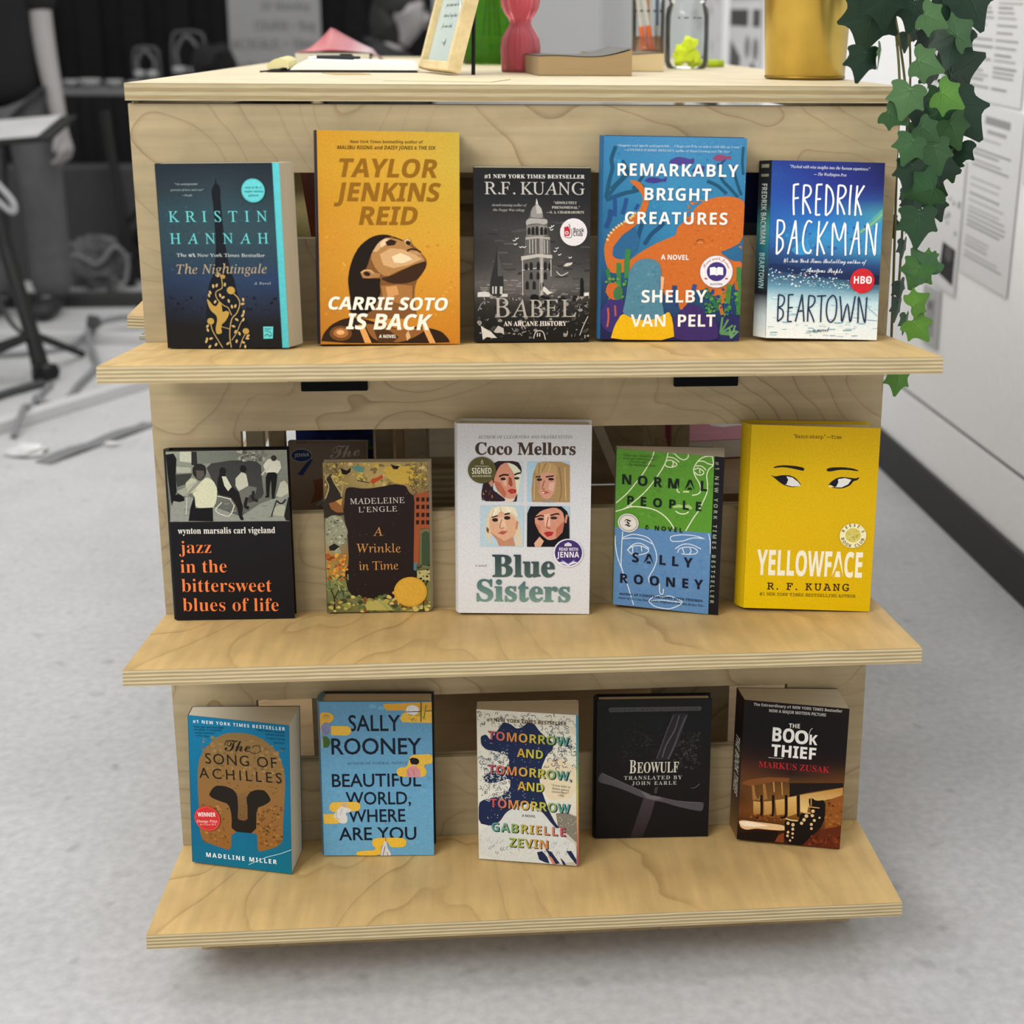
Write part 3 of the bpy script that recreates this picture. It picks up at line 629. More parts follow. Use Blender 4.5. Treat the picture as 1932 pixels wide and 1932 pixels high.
   ('s','c5c1ba',1.0,[(91.8,80.0),(95.0,76.6),(98.3,75.5),(104.9,78.9)]),
   ('t', 'e3dfd9', 'B', '#1 NEW YORK TIMES BESTSELLER', 12.0, 183.2, 122.5, 183.2, 4.07, 'k'),
   ('t', 'bdb9b2', 'U', 'R.F. KUANG', 11.8, 165.5, 122.8, 165.5, 13.5, ''),
   ('t', 'b5b1aa', 'I', 'Award-winning author of', 19.3, 152.5, 58.4, 152.4, 2.59, ''),
   ('t', 'b5b1aa', 'I', 'the Poppy War trilogy', 21.2, 147.1, 56.2, 147.0, 2.59, ''),
   ('t', 'c2beb7', 'B', '"ABSOLUTELY', 88.4, 155.2, 114.2, 155.2, 2.7, ''),
   ('t', 'c2beb7', 'B', 'PHENOMENAL."', 86.3, 150.0, 117.3, 150.0, 2.7, ''),
   ('t', 'c2beb7', 'B', '—S. A. CHAKRABORTY', 80.3, 144.7, 122.6, 144.7, 2.7, ''),
   ('t', 'a8a49d', 'U', 'B', 22.1, 28.2, 39.2, 28.3, 22.08, ''),
   ('t', 'a8a49d', 'U', 'ABEL', 41.2, 28.4, 113.8, 28.5, 19.61, ''),
   ('t', 'e6e1da', 'B', 'AN ARCANE HISTORY', 32.6, 18.2, 103.5, 18.4, 5.29, ''),
  ]),
 'remarkably':dict(w=0.1586,h=0.2275,t=0.024,O=(0.5159, -0.018, 0.7358),rot=(-2.29, 1.51, -0.7),stickers=[([('e', 'e6e2e6', 129.8, 79.0, 18.36, 18.1, 0), ('c', 'b8b2bc', 129.8, 79.0, 18.36, 18.1, 0.52), ('e', '43347a', 130.0, 79.1, 11.2, 10.94, 0), ('p', 'eeeaee', [(122.2, 83.6), (127.4, 84.5), (129.6, 83.0), (130.1, 74.4), (127.8, 75.6), (122.6, 75.0)]), ('p', 'eeeaee', [(137.1, 83.7), (131.9, 84.6), (129.9, 83.0), (130.3, 74.4), (132.3, 75.7), (137.6, 75.2)]), ('a', 'b0503a', 'S', 'Read with Jenna', 129.8, 79.0, 13.64, 150, 3.15), ('t', '2b2350', 'NB', 'SELECTION', 123.1, 63.9, 136.8, 64.1, 1.85, ''), ('e', 'b06060', 118.2, 71.0, 1.85, 1.06, 0), ('e', 'b06060', 141.4, 71.3, 1.84, 1.05, 0)], 'round white and purple seal')],
  main=[
   ('g',[['3a7aa6','4585b0','3f7eaa'],['3679a4','3f86b2','3a7da8'],['2f7098','3a86b0','3579a2'],['2a6790','3783ad','2f6f98'],['285f88','347ba5','2d668e'],['24557c','2f6f98','2a5c84'],['223f66','2a5578','24486e'],['22305a','26406a','22345c'],['201f4a','262858','202450']]),
   ('r',41,120,['3f8ab6','2f7098','4690ba','35789f'],2.6,223.5,160.5,127.2,1.46,4.88,'blob'),
   ('s','1f506c',4.32,[(3.6,159.8),(7.1,180.0),(10.1,192.5),(8.8,202.5),(13.2,216.7)]),
   ('s','1f506c',3.81,[(6.1,162.3),(15.0,173.7),(25.1,183.8),(31.3,192.5)]),
   ('s','1f506c',3.28,[(8.6,169.9),(17.5,178.8),(26.2,190.0),(20.9,201.2)]),
   ('s','1f506c',4.54,[(3.6,157.3),(22.9,164.9),(38.3,168.7),(44.6,175.0)]),
   ('s','1f506c',3.75,[(33.1,170.0),(39.4,177.5),(44.3,185.0)]),
   ('s','1f506c',3.76,[(138.0,166.3),(127.4,175.0),(115.8,180.0)]),
   ('s','1f506c',3.51,[(150.8,162.6),(141.4,172.6),(132.1,182.5),(127.4,199.8)]),
   ('s','1f506c',3.23,[(154.5,165.1),(148.6,180.0),(143.9,196.1)]),
   ('s','1f506c',2.96,[(155.7,187.5),(154.2,202.2),(154.6,218.1)]),
   ('s','274a86',4.35,[(13.7,139.4),(13.8,152.2),(12.9,162.4)]),
   ('s','274a86',4.32,[(22.1,142.0),(24.5,149.7),(26.6,159.8)]),
   ('s','24497c',5.16,[(4.1,126.5),(7.9,136.8),(9.0,147.1)]),
   ('s','1e4a6e',5.2,[(28.2,103.2),(29.8,118.8),(32.8,129.2)]),
   ('s','1e4a6e',4.72,[(37.3,103.2),(40.9,118.9),(44.4,131.8)]),
   ('s','1e4a6e',4.42,[(47.7,108.5),(55.2,120.2),(62.7,126.7),(69.0,133.2)]),
   ('s','274a86',3.33,[(36.3,147.1),(40.0,153.5)]),
   ('s','274a86',2.69,[(130.0,198.6),(135.9,205.9)]),
   ('p','4a3f86',[(71.9,199.3),(75.5,203.6),(81.8,206.3),(89.4,205.4),(95.8,203.5),(100.5,205.4),(100.4,198.6),(95.9,199.2),(88.4,196.8),(78.3,197.4)]),
   ('p','3f3a86',[(45.1,179.4),(50.7,183.1),(58.4,183.1),(66.1,181.3),(70.5,183.8),(70.3,178.5),(64.9,178.8),(57.3,176.5),(49.6,177.5)]),
   ('p','8a4668',[(120.9,205.3),(124.4,209.0),(130.7,209.6),(136.4,207.4),(141.4,208.4),(141.2,204.1),(135.9,204.7),(129.8,202.0),(123.5,202.9)]),
   ('p','433f80',[(97.5,191.2),(104.9,196.8),(112.5,196.1),(111.5,190.0),(102.7,189.3)]),
   ('p','c4682a',[(158.7,157.6),(152.1,161.6),(140.6,163.6),(126.7,162.5),(114.2,158.7),(104.3,151.1),(97.1,139.7),(88.4,132.0),(84.0,128.1),(82.7,119.1),(73.5,115.8),(58.1,108.6),(42.7,99.4),(31.1,90.1),(25.8,92.0),(16.5,92.0),(11.8,96.5),(13.0,105.7),(22.6,118.8),(35.4,127.9),(41.8,134.4),(48.0,143.3),(51.6,154.8),(49.3,164.9),(44.6,173.7),(39.3,178.8),(29.0,180.0),(31.7,176.2),(38.2,171.2),(43.6,163.7),(45.0,157.3),(41.4,147.2),(35.1,139.5),(24.9,133.0),(13.3,125.2),(5.6,116.1),(2.5,105.6),(3.3,93.8),(6.1,83.3),(9.5,76.7),(16.9,75.4),(31.4,78.2),(69.7,74.6),(70.4,50.6),(86.4,48.1),(91.0,32.0),(102.2,48.3),(108.4,56.3),(117.5,59.1),(131.1,48.6),(139.3,40.7),(143.8,55.4),(159.3,80.6),(158.1,91.1),(147.1,91.0),(132.4,101.3),(141.2,103.9),(158.1,113.1),(158.7,139.9)]),
   ('r',42,90,['bc6026','ca7030','b45a24','cc7834'],89.9,158.7,158.0,104.0,1.51,4.54,'blob'),
   ('r',43,50,['bc6026','ca7030'],40.1,98.0,104.3,61.6,1.57,4.72,'blob'),
   ('p','2c5f8a',[(11.8,96.5),(13.0,105.7),(22.6,118.8),(36.7,127.9),(42.3,113.7),(40.0,103.3),(31.0,94.0),(20.5,91.1)]),
   ('e','e2b878',6.3,113.5,1.69,1.3,-30),
   ('e','e2b878',7.5,118.1,1.68,1.29,-30),
   ('e','e2b878',10.1,121.3,1.68,1.29,-30),
   ('e','e2b878',12.7,124.6,1.68,1.29,-30),
   ('e','e2b878',15.9,127.2,1.66,1.28,-30),
   ('e','e2b878',18.7,129.4,1.66,1.28,-30),
   ('e','e2b878',21.7,131.4,1.68,1.29,-30),
   ('e','e2b878',24.9,133.7,1.66,1.28,-30),
   ('e','e2b878',28.1,135.6,1.66,1.28,-30),
   ('e','e2b878',31.3,137.9,1.66,1.28,-30),
   ('e','e2b878',34.5,140.7,1.66,1.28,-30),
   ('e','e2b878',33.2,139.5,1.65,1.27,-30),
   ('e','e2b878',36.3,143.3,1.65,1.27,-30),
   ('s','8a4a1e',1.15,[(106.0,112.8),(109.1,115.1),(114.3,114.4)]),
   ('s','e0925a',1.03,[(108.0,111.2),(111.2,111.8),(113.5,111.5)]),
   ('t', 'eceae6', 'NB', 'A NOVEL', 66.7, 91.9, 98.0, 91.9, 5.5, 'k'),
   ('s','3a7a44',5.36,[(21.4,44.7),(19.9,67.5),(19.5,87.4)]),
   ('s','3a7a44',6.12,[(28.9,70.2),(28.5,87.4),(30.1,103.2)]),
   ('s','4c8a3c',5.94,[(9.5,39.1),(14.6,55.4),(19.7,63.5)]),
   ('s','2f6f4c',4.82,[(10.5,58.0),(9.0,70.0),(6.2,80.6)]),
   ('s','4a8038',5.41,[(142.7,27.2),(144.2,48.7),(145.3,64.7)]),
   ('s','3f7a3c',5.37,[(156.9,30.1),(155.8,62.1),(155.2,84.5)]),
   ('s','2c6a4a',4.56,[(134.4,35.2),(125.8,48.5),(120.2,56.5)]),
   ('s','a0622c',3.97,[(154.2,56.8),(152.2,68.7)]),
   ('s','c06a2c',4.03,[(138.6,29.9),(135.4,40.6)]),
   ('s','26447a',5.36,[(84.0,40.0),(82.9,53.4),(83.2,62.7)]),
   ('s','2c4f88',4.79,[(105.4,51.0),(105.0,59.0),(106.1,64.3)]),
   ('r',44,70,['3f7a3c','57923f','2c6a4a','22407a'],117.5,59.1,156.9,30.1,2.11,5.81,'blob'),
   ('r',45,30,['3f7a3c','57923f','7a8a4a'],5.0,70.0,29.6,39.4,1.86,4.79,'blob'),
   ('e','3a2f6e',15.1,28.3,14.96,20.4,-10),
   ('e','c0602c',13.9,55.4,7.98,9.98,20),
   ('e','3f6f48',19.3,53.4,5.36,8.04,-10),
   ('p','3d2c66',[(82.9,-0.9),(82.6,23.7),(92.2,34.7),(95.9,40.1),(105.1,41.6),(113.1,39.0),(117.5,29.6),(129.6,24.4),(134.7,14.9),(134.8,-0.4)]),
   ('p','2a2a5c',[(135.5,-0.3),(134.5,19.0),(142.5,29.9),(158.4,27.4),(158.6,0.0)]),
   ('s','5a8a5c',2.43,[(137.0,8.2),(138.7,27.2)]),
   ('s','5a8a5c',2.43,[(137.0,8.2),(145.4,24.6)]),
   ('s','5a8a5c',2.43,[(137.0,8.2),(151.0,17.9)]),
   ('s','5a8a5c',2.43,[(137.0,8.2),(155.4,11.2)]),
   ('s','5a8a5c',2.43,[(137.0,8.2),(150.3,7.0)]),
   ('s','6a9a68',1.91,[(149.2,2.9),(147.2,15.1)]),
   ('s','6a9a68',1.91,[(149.2,2.9),(153.7,17.9)]),
   ('s','6a9a68',1.91,[(149.2,2.9),(157.3,11.2)]),
   ('s','b05a3a',2.19,[(7.9,14.5),(9.1,25.5),(8.2,36.4)]),
   ('s','a85a48',2.18,[(17.1,27.0),(16.2,39.2)]),
   ('p','e0aa84',[(67.1,73.2),(71.1,71.9),(70.4,58.6),(67.0,55.9)]),
   ('p','4f7f94',[(24.5,28.4),(28.1,47.4),(29.7,63.6),(31.4,78.2),(37.7,88.8),(46.8,92.8),(58.6,92.3),(65.3,87.7),(68.0,77.2),(66.2,66.6),(66.7,50.6),(70.8,38.5),(72.6,26.3),(60.7,22.1),(43.4,21.9)]),
   ('r',46,40,['5a8a9c','47778c','5f8f9f'],31.2,83.5,65.8,31.7,1.32,5.28,'blob'),
   ('p','e0b016',[(11.3,-1.7),(16.0,16.0),(24.4,30.5),(33.9,25.8),(44.7,22.6),(60.7,23.5),(71.2,29.0),(77.7,33.2),(82.0,23.7),(84.9,-0.8)]),
   ('t', 'eceae6', 'NB', 'REMARKABLY', 15.8, 184.6, 150.2, 185.0, 13.5, 'k'),
   ('t', 'eceae6', 'NB', 'BRIGHT', 46.3, 158.0, 120.6, 158.1, 13.61, 'k'),
   ('t', 'eceae6', 'NB', 'CREATURES', 25.2, 131.5, 140.0, 131.9, 13.44, 'k'),
   ('t', 'eceae6', 'NB', 'SHELBY', 46.1, 42.9, 120.1, 43.8, 14.18, 'k'),
   ('t', 'eceae6', 'NB', 'VAN  PELT', 34.4, 15.2, 130.7, 16.2, 13.88, 'k'),
   ('t', 'c6d8e4', 'I', '"Singular and utterly unforgettable… I hope you\'ll be as taken with this as I was."', 14.8, 216.5, 152.2, 216.6, 2.46, ''),
   ('t', 'c6d8e4', 'I', "—CYNTHIA D'APRIX SWEENEY, author of Heart Crossing and The Nest", 22.6, 211.7, 139.6, 211.4, 2.46, ''),
  ]),
 'beartown':dict(w=0.1274,h=0.1998,t=0.026,O=(0.7046, -0.0276, 0.7354),rot=(-3.06, 7.02, -1.03),stickers=[([('e', 'c4252d', 107.5, 67.1, 13.93, 14.17, 0), ('t', 'f2eef0', 'NB', 'HBO', 97.9, 63.8, 118.3, 64.1, 8.36, ''), ('c', 'f2eef0', 114.2, 68.0, 1.04, 1.04, 0.58)], 'round red seal')],spine={'bg': ['141a22', '181e26', '1d3438', '3a8a86', '2a6a7c', '2c3a44', '1c2028', 'b8c4c8', 'd8dcd8'], 'texts': [('c8ccc8', 'NB', 'FREDRIK BACKMAN', 0.13, 0.47, 0.42), ('9cc0c0', 'NB', 'BEARTOWN', 0.52, 0.72, 0.42)], 'bars': [(0.02, 0.04, '8a8672'), (0.075, 0.09, '8a8672')]},
  main=[
   ('g',[['263a86','22307a','1f2350'],['274a94','252f80','202660'],['274a98','2a3684','232868'],['28509e','28489a','2c4a86'],['2a5aa2','2a62b0','44909c'],['2b5fa8','2f7cc0','3a8ac0'],['2c62a0','3a92c4','3a86b8'],['2a4a80','3872a6','3f8ab2'],['1f3560','243a6e','2a4a7c'],['25486c','22304e','1a2440'],['6a9ab0','5c90a8','4a7088'],['c0d8de','b8d6de','b4d0d8'],['d6e2e4','dae4e4','d0dee2'],['dfe5e4','e0e6e4','d8e2e4'],['e4e8e6','e6e9e6','e2e6e6']]),
   ('p',['5aa89a','3a80b0'],[(127.1,148.5),(128.0,138.9),(120.5,128.0),(105.3,118.2),(90.1,109.6),(87.5,113.1),(101.5,124.1),(115.4,137.5)]),
   ('s','86b478',1.92,[(126.7,142.5),(115.6,131.5),(102.7,121.7)]),
   ('p','3a8cc2',[(35.4,109.9),(42.3,113.5),(50.3,96.0),(31.4,94.5),(25.2,100.3)]),
   ('r',51,60,['2f7cc0','2a5aa8','3488c4'],3.4,130.6,124.0,97.2,1.77,5.32,'blob'),
   ('p','1b2c54',[(-0.0,84.7),(17.9,83.8),(36.9,80.6),(60.7,76.3),(89.2,74.4),(127.3,70.2),(127.3,65.6),(77.6,68.4),(42.1,71.4),(0.5,78.9)]),
   ('r',52,90,['b8ccd4','8fb2c2','d6e0e2','5a8296'],0.5,80.0,66.2,58.9,1.17,3.05,'blob'),
   ('r',53,70,['9fc0cc','c8d8de','6a94a8','3a5c78'],44.5,70.2,94.6,58.2,1.17,2.81,'blob'),
   ('r',54,24,['8a2c2c','a84a3c','3a2c3c','20304c'],4.3,75.5,89.8,59.3,0.93,2.09,'blob'),
   ('p','1a1f38',[(118.1,63.1),(119.0,71.3),(121.9,73.7),(127.0,73.7),(127.1,63.2)]),
   ('r',55,80,['9cc4cc','c4dade','86b4c0','e8eeee'],0.8,54.6,127.0,13.7,1.38,8.06,'hdash'),
   ('r',56,30,['7aa4b2','a8c4cc'],1.7,20.3,126.1,3.4,2.28,10.28,'hdash'),
   ('s','5a7890',0.58,[(115.5,36.5),(121.6,31.9),(126.5,27.4)]),
   ('s','5a7890',0.58,[(114.8,22.7),(126.7,21.9)]),
   ('t', 'e6e8ee', 'I', '"Packed with wise insights into the human experience."', 20.5, 191.9, 110.4, 190.8, 3.18, ''),
   ('t', 'e6e8ee', 'I', '— The Washington Post', 47.1, 184.0, 84.3, 183.6, 3.18, ''),
   ('s','f2f2f6',2.06,[(25.4,173.5),(25.6,154.8),(26.7,139.3)]),
   ('s','f2f2f6',2.06,[(25.5,173.1),(31.1,174.0)]),
   ('s','f2f2f6',2.06,[(25.9,157.8),(31.4,158.8)]),
   ('s','f2f2f6',2.06,[(36.9,173.1),(36.6,155.1),(37.1,140.1)]),
   ('s','f2f2f6',2.06,[(36.9,172.9),(42.9,172.0),(44.9,166.1),(42.3,160.6),(36.9,158.1)]),
   ('s','f2f2f6',2.04,[(37.4,157.7),(42.3,149.2),(45.6,141.5)]),
   ('s','f2f2f6',2.08,[(51.5,174.0),(51.2,155.4),(51.5,139.8)]),
   ('s','f2f2f6',2.06,[(51.5,173.8),(57.5,174.2)]),
   ('s','f2f2f6',2.06,[(51.5,157.5),(56.6,158.1)]),
   ('s','f2f2f6',2.04,[(51.4,140.0),(56.4,140.5)]),
   ('s','f2f2f6',2.06,[(62.3,174.3),(62.4,155.6),(62.7,139.8)]),
   ('s','f2f2f6',2.08,[(62.3,174.0),(68.1,167.8),(70.8,155.8),(68.2,144.9),(62.9,139.5)]),
   ('s','f2f2f6',2.08,[(75.9,173.7),(75.6,155.9),(76.3,140.9)]),
   ('s','f2f2f6',2.06,[(75.9,173.5),(82.0,172.7),(84.3,166.9),(81.3,160.6),(76.0,158.3)]),
   ('s','f2f2f6',2.06,[(76.3,158.0),(81.2,148.8),(84.0,141.0)]),
   ('s','f2f2f6',2.06,[(90.0,174.3),(89.3,156.1),(89.5,140.8)]),
   ('s','f2f2f6',2.08,[(97.1,173.8),(96.3,156.3),(96.0,140.1)]),
   ('s','f2f2f6',2.08,[(104.9,174.0),(100.4,166.0),(96.7,158.7)]),
   ('s','f2f2f6',2.06,[(97.0,158.1),(100.5,149.2),(103.0,140.8)]),
   ('s','f2f2f6',2.03,[(8.6,133.6),(8.6,112.9),(8.8,95.1)]),
   ('s','f2f2f6',2.03,[(8.6,133.4),(14.6,132.0),(16.5,124.9),(14.1,118.9),(9.0,115.3)]),
   ('s','f2f2f6',2.01,[(9.0,115.1),(14.5,111.9),(15.4,103.6),(11.8,97.7),(8.8,95.1)]),
   ('s','f2f2f6',2.03,[(28.8,133.4),(25.1,113.2),(21.5,95.5)]),
   ('s','f2f2f6',2.03,[(28.8,133.4),(30.7,113.3),(32.1,95.7)]),
   ('s','f2f2f6',2.01,[(24.5,113.2),(30.6,114.5)]),
   ('s','f2f2f6',2.03,[(47.6,131.4),(43.1,133.1),(39.4,124.1),(38.0,109.9),(40.6,99.4),(45.5,97.1),(47.9,101.2)]),
   ('s','f2f2f6',2.03,[(55.6,133.3),(55.1,113.7),(54.8,94.3)]),
   ('s','f2f2f6',2.03,[(65.2,132.9),(60.3,122.1),(55.6,113.7)]),
   ('s','f2f2f6',2.02,[(55.9,113.5),(59.9,104.4),(63.1,96.2)]),
   ('s','f2f2f6',2.01,[(71.9,94.9),(71.5,114.0),(71.9,131.8),(79.2,111.8),(84.9,132.1),(86.1,114.3),(87.1,95.2)]),
   ('s','f2f2f6',2.02,[(99.3,133.6),(95.9,114.5),(92.5,96.4)]),
   ('s','f2f2f6',2.02,[(99.3,133.6),(101.1,114.5),(102.8,96.8)]),
   ('s','f2f2f6',2.02,[(94.7,113.8),(101.2,115.1)]),
   ('s','f2f2f6',2.01,[(110.2,96.4),(110.2,114.7),(110.5,132.0),(115.6,114.8),(120.2,96.2),(120.3,114.9),(121.0,132.2)]),
   ('s','202c4e',1.61,[(12.8,49.6),(12.7,34.1),(12.8,19.1)]),
   ('s','202c4e',1.61,[(12.8,49.4),(18.5,47.9),(19.6,42.2),(17.0,37.0),(13.1,35.3)]),
   ('s','202c4e',1.61,[(13.1,35.0),(18.2,31.9),(18.6,25.1),(15.6,21.1),(12.8,19.1)]),
   ('s','202c4e',1.63,[(24.2,49.7),(24.4,34.3),(24.3,19.2)]),
   ('s','202c4e',1.61,[(24.2,49.5),(29.8,50.0)]),
   ('s','202c4e',1.61,[(24.6,34.8),(29.7,35.5)]),
   ('s','202c4e',1.6,[(24.3,19.2),(29.1,19.3)]),
   ('s','202c4e',1.61,[(39.6,50.3),(36.4,34.4),(33.1,19.3)]),
   ('s','202c4e',1.61,[(39.6,50.3),(41.4,34.5),(42.9,19.4)]),
   ('s','202c4e',1.6,[(36.2,31.0),(42.0,32.0)]),
   ('s','202c4e',1.61,[(47.4,49.5),(47.0,34.5),(47.0,19.5)]),
   ('s','202c4e',1.63,[(47.4,49.2),(53.2,48.2),(54.3,42.6),(51.4,37.4),(47.2,35.1)]),
   ('s','202c4e',1.6,[(47.4,34.8),(51.6,26.6),(54.5,19.2)]),
   ('s','202c4e',1.61,[(56.8,48.7),(66.9,49.5)]),
   ('s','202c4e',1.61,[(62.0,49.1),(61.8,33.6),(62.0,19.3)]),
   ('s','202c4e',1.61,[(74.6,50.4),(69.3,44.0),(68.1,31.3),(70.5,21.6),(74.5,19.7),(78.5,25.7),(79.5,38.3),(77.9,47.0),(74.6,50.4)]),
   ('s','202c4e',1.63,[(82.9,49.3),(85.0,33.8),(86.5,20.1),(91.8,40.8),(95.6,20.0),(98.2,34.0),(100.2,49.6)]),
   ('s','202c4e',1.6,[(104.6,19.4),(104.4,34.0),(104.2,49.0),(108.5,34.1),(112.6,19.5),(113.2,34.1),(113.6,48.9)]),
   ('t', 'e8ecf2', 'S', '#1 New York Times Bestselling author of', 17.2, 86.1, 111.3, 86.4, 4.69, ''),
   ('t', 'e8ecf2', 'S', 'Anxious People', 43.2, 75.8, 84.6, 75.2, 5.11, ''),
   ('t', '202c4e', 'S', 'a novel', 53.7, 8.4, 72.1, 8.6, 5.25, ''),
  ]),
 'jazz':dict(w=0.1375,h=0.2054,t=0.016,O=(0.0191, -0.0119, 0.3995),rot=(-1.53, 2.49, 0.26),stickers=[],
  main=[
   ('g',[['17161a','17161a'],['151418','151418']]),
   ('p',['8f9486','4a4b48'],[(-0.1,204.6),(137.5,204.9),(139.2,166.2),(140.2,119.2),(-0.7,120.5),(-0.7,157.4)]),
   ('p','73786e',[(35.0,204.3),(90.1,203.9),(80.0,194.3),(53.3,190.2),(34.0,189.1)]),
   ('p','3c3d3c',[(43.6,189.0),(80.0,194.3),(107.6,191.6),(107.7,166.5),(109.4,149.9),(91.9,141.2),(72.6,146.5),(55.7,149.2),(51.9,167.0)]),
   ('p','8c9086',[(2.2,144.7),(23.1,150.9),(55.0,136.5),(81.3,125.9),(104.1,141.0),(137.8,153.4),(140.0,119.6),(-0.5,120.7)]),
   ('r',61,60,['7d8178','94988c','6f736b'],2.0,142.2,139.0,120.6,2.04,7.64,'hdash'),
   ('p','b9bda8',[(16.0,204.5),(29.1,204.4),(28.4,191.0),(15.2,193.0)]),
   ('p','2a2a2a',[(29.1,204.4),(35.0,204.3),(35.1,187.2),(28.3,188.5)]),
   ('p','a5a896',[(10.6,186.8),(27.8,185.4),(26.8,179.2),(11.2,179.3)]),
   ('p','141314',[(0.0,201.1),(8.7,202.3),(11.8,196.1),(9.9,177.4),(9.7,157.3),(3.0,139.6),(1.9,157.4),(0.5,180.0)]),
   ('p','3a3c38',[(9.3,177.4),(28.6,178.5),(24.2,167.3),(10.7,162.4)]),
   ('p','121112',[(4.5,151.1),(11.3,154.2),(17.7,150.9),(18.0,145.8),(11.8,144.4),(4.7,146.0)]),
   ('p','ccccae',[(36.3,167.2),(45.1,174.0),(52.1,169.5),(56.3,159.4),(54.2,144.1),(50.1,136.5),(30.1,136.8),(30.3,149.5),(27.0,154.6)]),
   ('p','b5b698',[(20.6,167.3),(27.0,173.5),(32.9,171.0),(32.0,157.1),(25.8,154.6),(20.1,159.8)]),
   ('p','252322',[(29.2,184.8),(32.8,189.1),(38.9,190.2),(44.1,187.1),(44.9,182.1),(44.0,175.9),(37.6,169.0),(33.0,172.2),(29.1,177.3)]),
   ('p','55504a',[(33.0,182.2),(42.0,181.5),(42.2,175.9),(37.7,170.3),(33.6,172.8)]),
   ('s','a9aa98',2.76,[(34.0,169.1),(23.9,162.2),(13.8,156.0)]),
   ('s','8d8e80',3.28,[(19.5,150.9),(27.3,159.7),(36.3,168.4)]),
   ('p','9b9c8c',[(9.7,157.3),(20.3,162.3),(23.5,155.9),(17.1,150.9)]),
   ('p','121113',[(21.2,121.5),(24.0,136.8),(29.2,150.8),(30.1,136.8),(49.6,137.2),(49.2,120.5)]),
   ('p','171617',[(21.1,120.2),(49.1,119.8),(48.9,115.9),(20.9,116.3)]),
   ('s','c4c5b2',1.02,[(20.9,149.6),(19.0,129.2)]),
   ('p','171616',[(56.9,169.5),(59.8,178.2),(63.6,182.0),(66.8,174.4),(73.4,161.7),(78.0,156.6),(89.8,148.9),(90.6,139.9),(84.4,138.7),(82.7,128.4),(84.8,121.3),(79.9,122.0),(77.1,138.8),(70.4,150.3),(60.7,151.7),(56.0,154.3)]),
   ('e','1b1918',63.3,180.7,3.76,4.51,0),
   ('p','c9c9b4',[(62.0,174.5),(66.8,174.4),(72.8,161.7),(68.3,156.7),(64.4,163.1)]),
   ('p','c0c0ac',[(77.6,171.8),(85.3,179.9),(90.0,176.7),(91.8,164.1),(90.2,156.5),(80.4,156.6),(77.1,163.0)]),
   ('e','191817',86.9,183.0,3.75,4.51,0),
   ('p','6a6b64',[(80.4,156.6),(91.7,162.8),(101.4,160.8),(99.8,153.8),(92.4,151.4),(89.2,137.3),(84.4,137.4)]),
   ('s','22201f',3.31,[(97.5,156.4),(95.9,147.5),(101.8,144.2)]),
   ('s','1a1918',3.81,[(89.8,148.9),(86.9,138.6),(91.0,136.0)]),
   ('s','d2d2c2',1.15,[(55.8,151.1),(71.4,147.1)]),
   ('s','d2d2c2',1.15,[(60.3,143.4),(53.0,133.3),(67.9,126.7),(74.7,140.1)]),
   ('s','c2c2b2',0.89,[(70.2,146.5),(74.6,138.8)]),
   ('p','d6d6c4',[(109.8,186.6),(115.0,194.1),(122.3,195.3),(129.4,191.5),(130.4,183.9),(126.5,177.7),(113.1,177.8)]),
   ('e','33302d',122.3,195.3,3.23,3.47,0),
   ('s','c9c9b8',1.75,[(117.1,186.5),(110.7,179.1),(107.5,175.3)]),
   ('p','141314',[(112.1,178.4),(125.9,178.7),(123.4,161.2),(120.6,147.9),(117.7,148.5),(118.2,171.4),(116.0,161.3),(114.9,148.6),(111.6,149.2)]),
   ('s','141314',2.54,[(110.6,149.3),(114.9,149.9)]),
   ('s','141314',2.54,[(118.1,147.8),(121.4,148.5)]),
   ('p','b5b7a4',[(128.4,166.3),(133.4,168.7),(137.2,163.6),(137.5,153.4),(129.0,148.4),(122.9,149.8)]),
   ('p','a5a794',[(118.6,135.7),(128.7,140.7),(133.4,136.8),(130.5,125.2),(118.3,126.7)]),
   ('s','1d1c1c',1.79,[(122.7,144.6),(128.7,140.7),(133.8,145.8)]),
   ('s','2a2928',1.29,[(116.3,125.4),(122.6,143.4)]),
   ('p','1c1b1c',[(131.2,125.2),(136.6,148.3),(140.0,148.3),(140.0,119.9),(132.8,120.6)]),
   ('r',62,40,['a9ab9a','7b7d72','5b5c56'],81.7,203.6,113.7,192.8,1.74,6.21,'blob'),
   ('t', 'e6e2d8', 'B', 'wynton marsalis carl vigeland', 8.2, 106.2, 119.8, 105.3, 7.5, ''),
   ('t', 'ec7f45', 'BT', 'jazz', 8.2, 82.7, 45.1, 82.3, 14.59, ''),
   ('t', 'ec7f45', 'BT', 'in the', 8.6, 58.6, 61.7, 58.2, 15.61, ''),
   ('t', 'ec7f45', 'BT', 'bittersweet', 8.3, 35.2, 112.5, 33.4, 15.85, ''),
   ('t', 'ec7f45', 'BT', 'blues of life', 8.3, 11.3, 119.5, 9.1, 15.97, ''),
  ]),
 'wrinkle':dict(w=0.1224,h=0.1877,t=0.014,O=(0.1932, -0.0028, 0.4),rot=(0.0, 0.05, -0.52),stickers=[([('e', 'cc9a34', 98.7, 25.5, 19.72, 19.14, 0), ('e', 'cc9a34', 79.2, 24.6, 2.32, 2.03, 0), ('e', 'd2a23c', 98.7, 25.5, 17.4, 16.82, 0)], 'round gold foil seal')],
  main=[
   ('g',[['8a7a50','b59c5e','9a8450'],['7a6a48','b89e60','8f7a4c'],['5a4c38','8f7c50','8a6a44'],['75705a','5c5040','8f5038'],['8f8f74','4c4438','80482f'],['a87c3c','443c34','5a5a38'],['8a8a50','4a4a38','66683c'],['6a6e44','8a8450','7a7a48'],['5e5c3a','7a7244','7c6a3c']]),
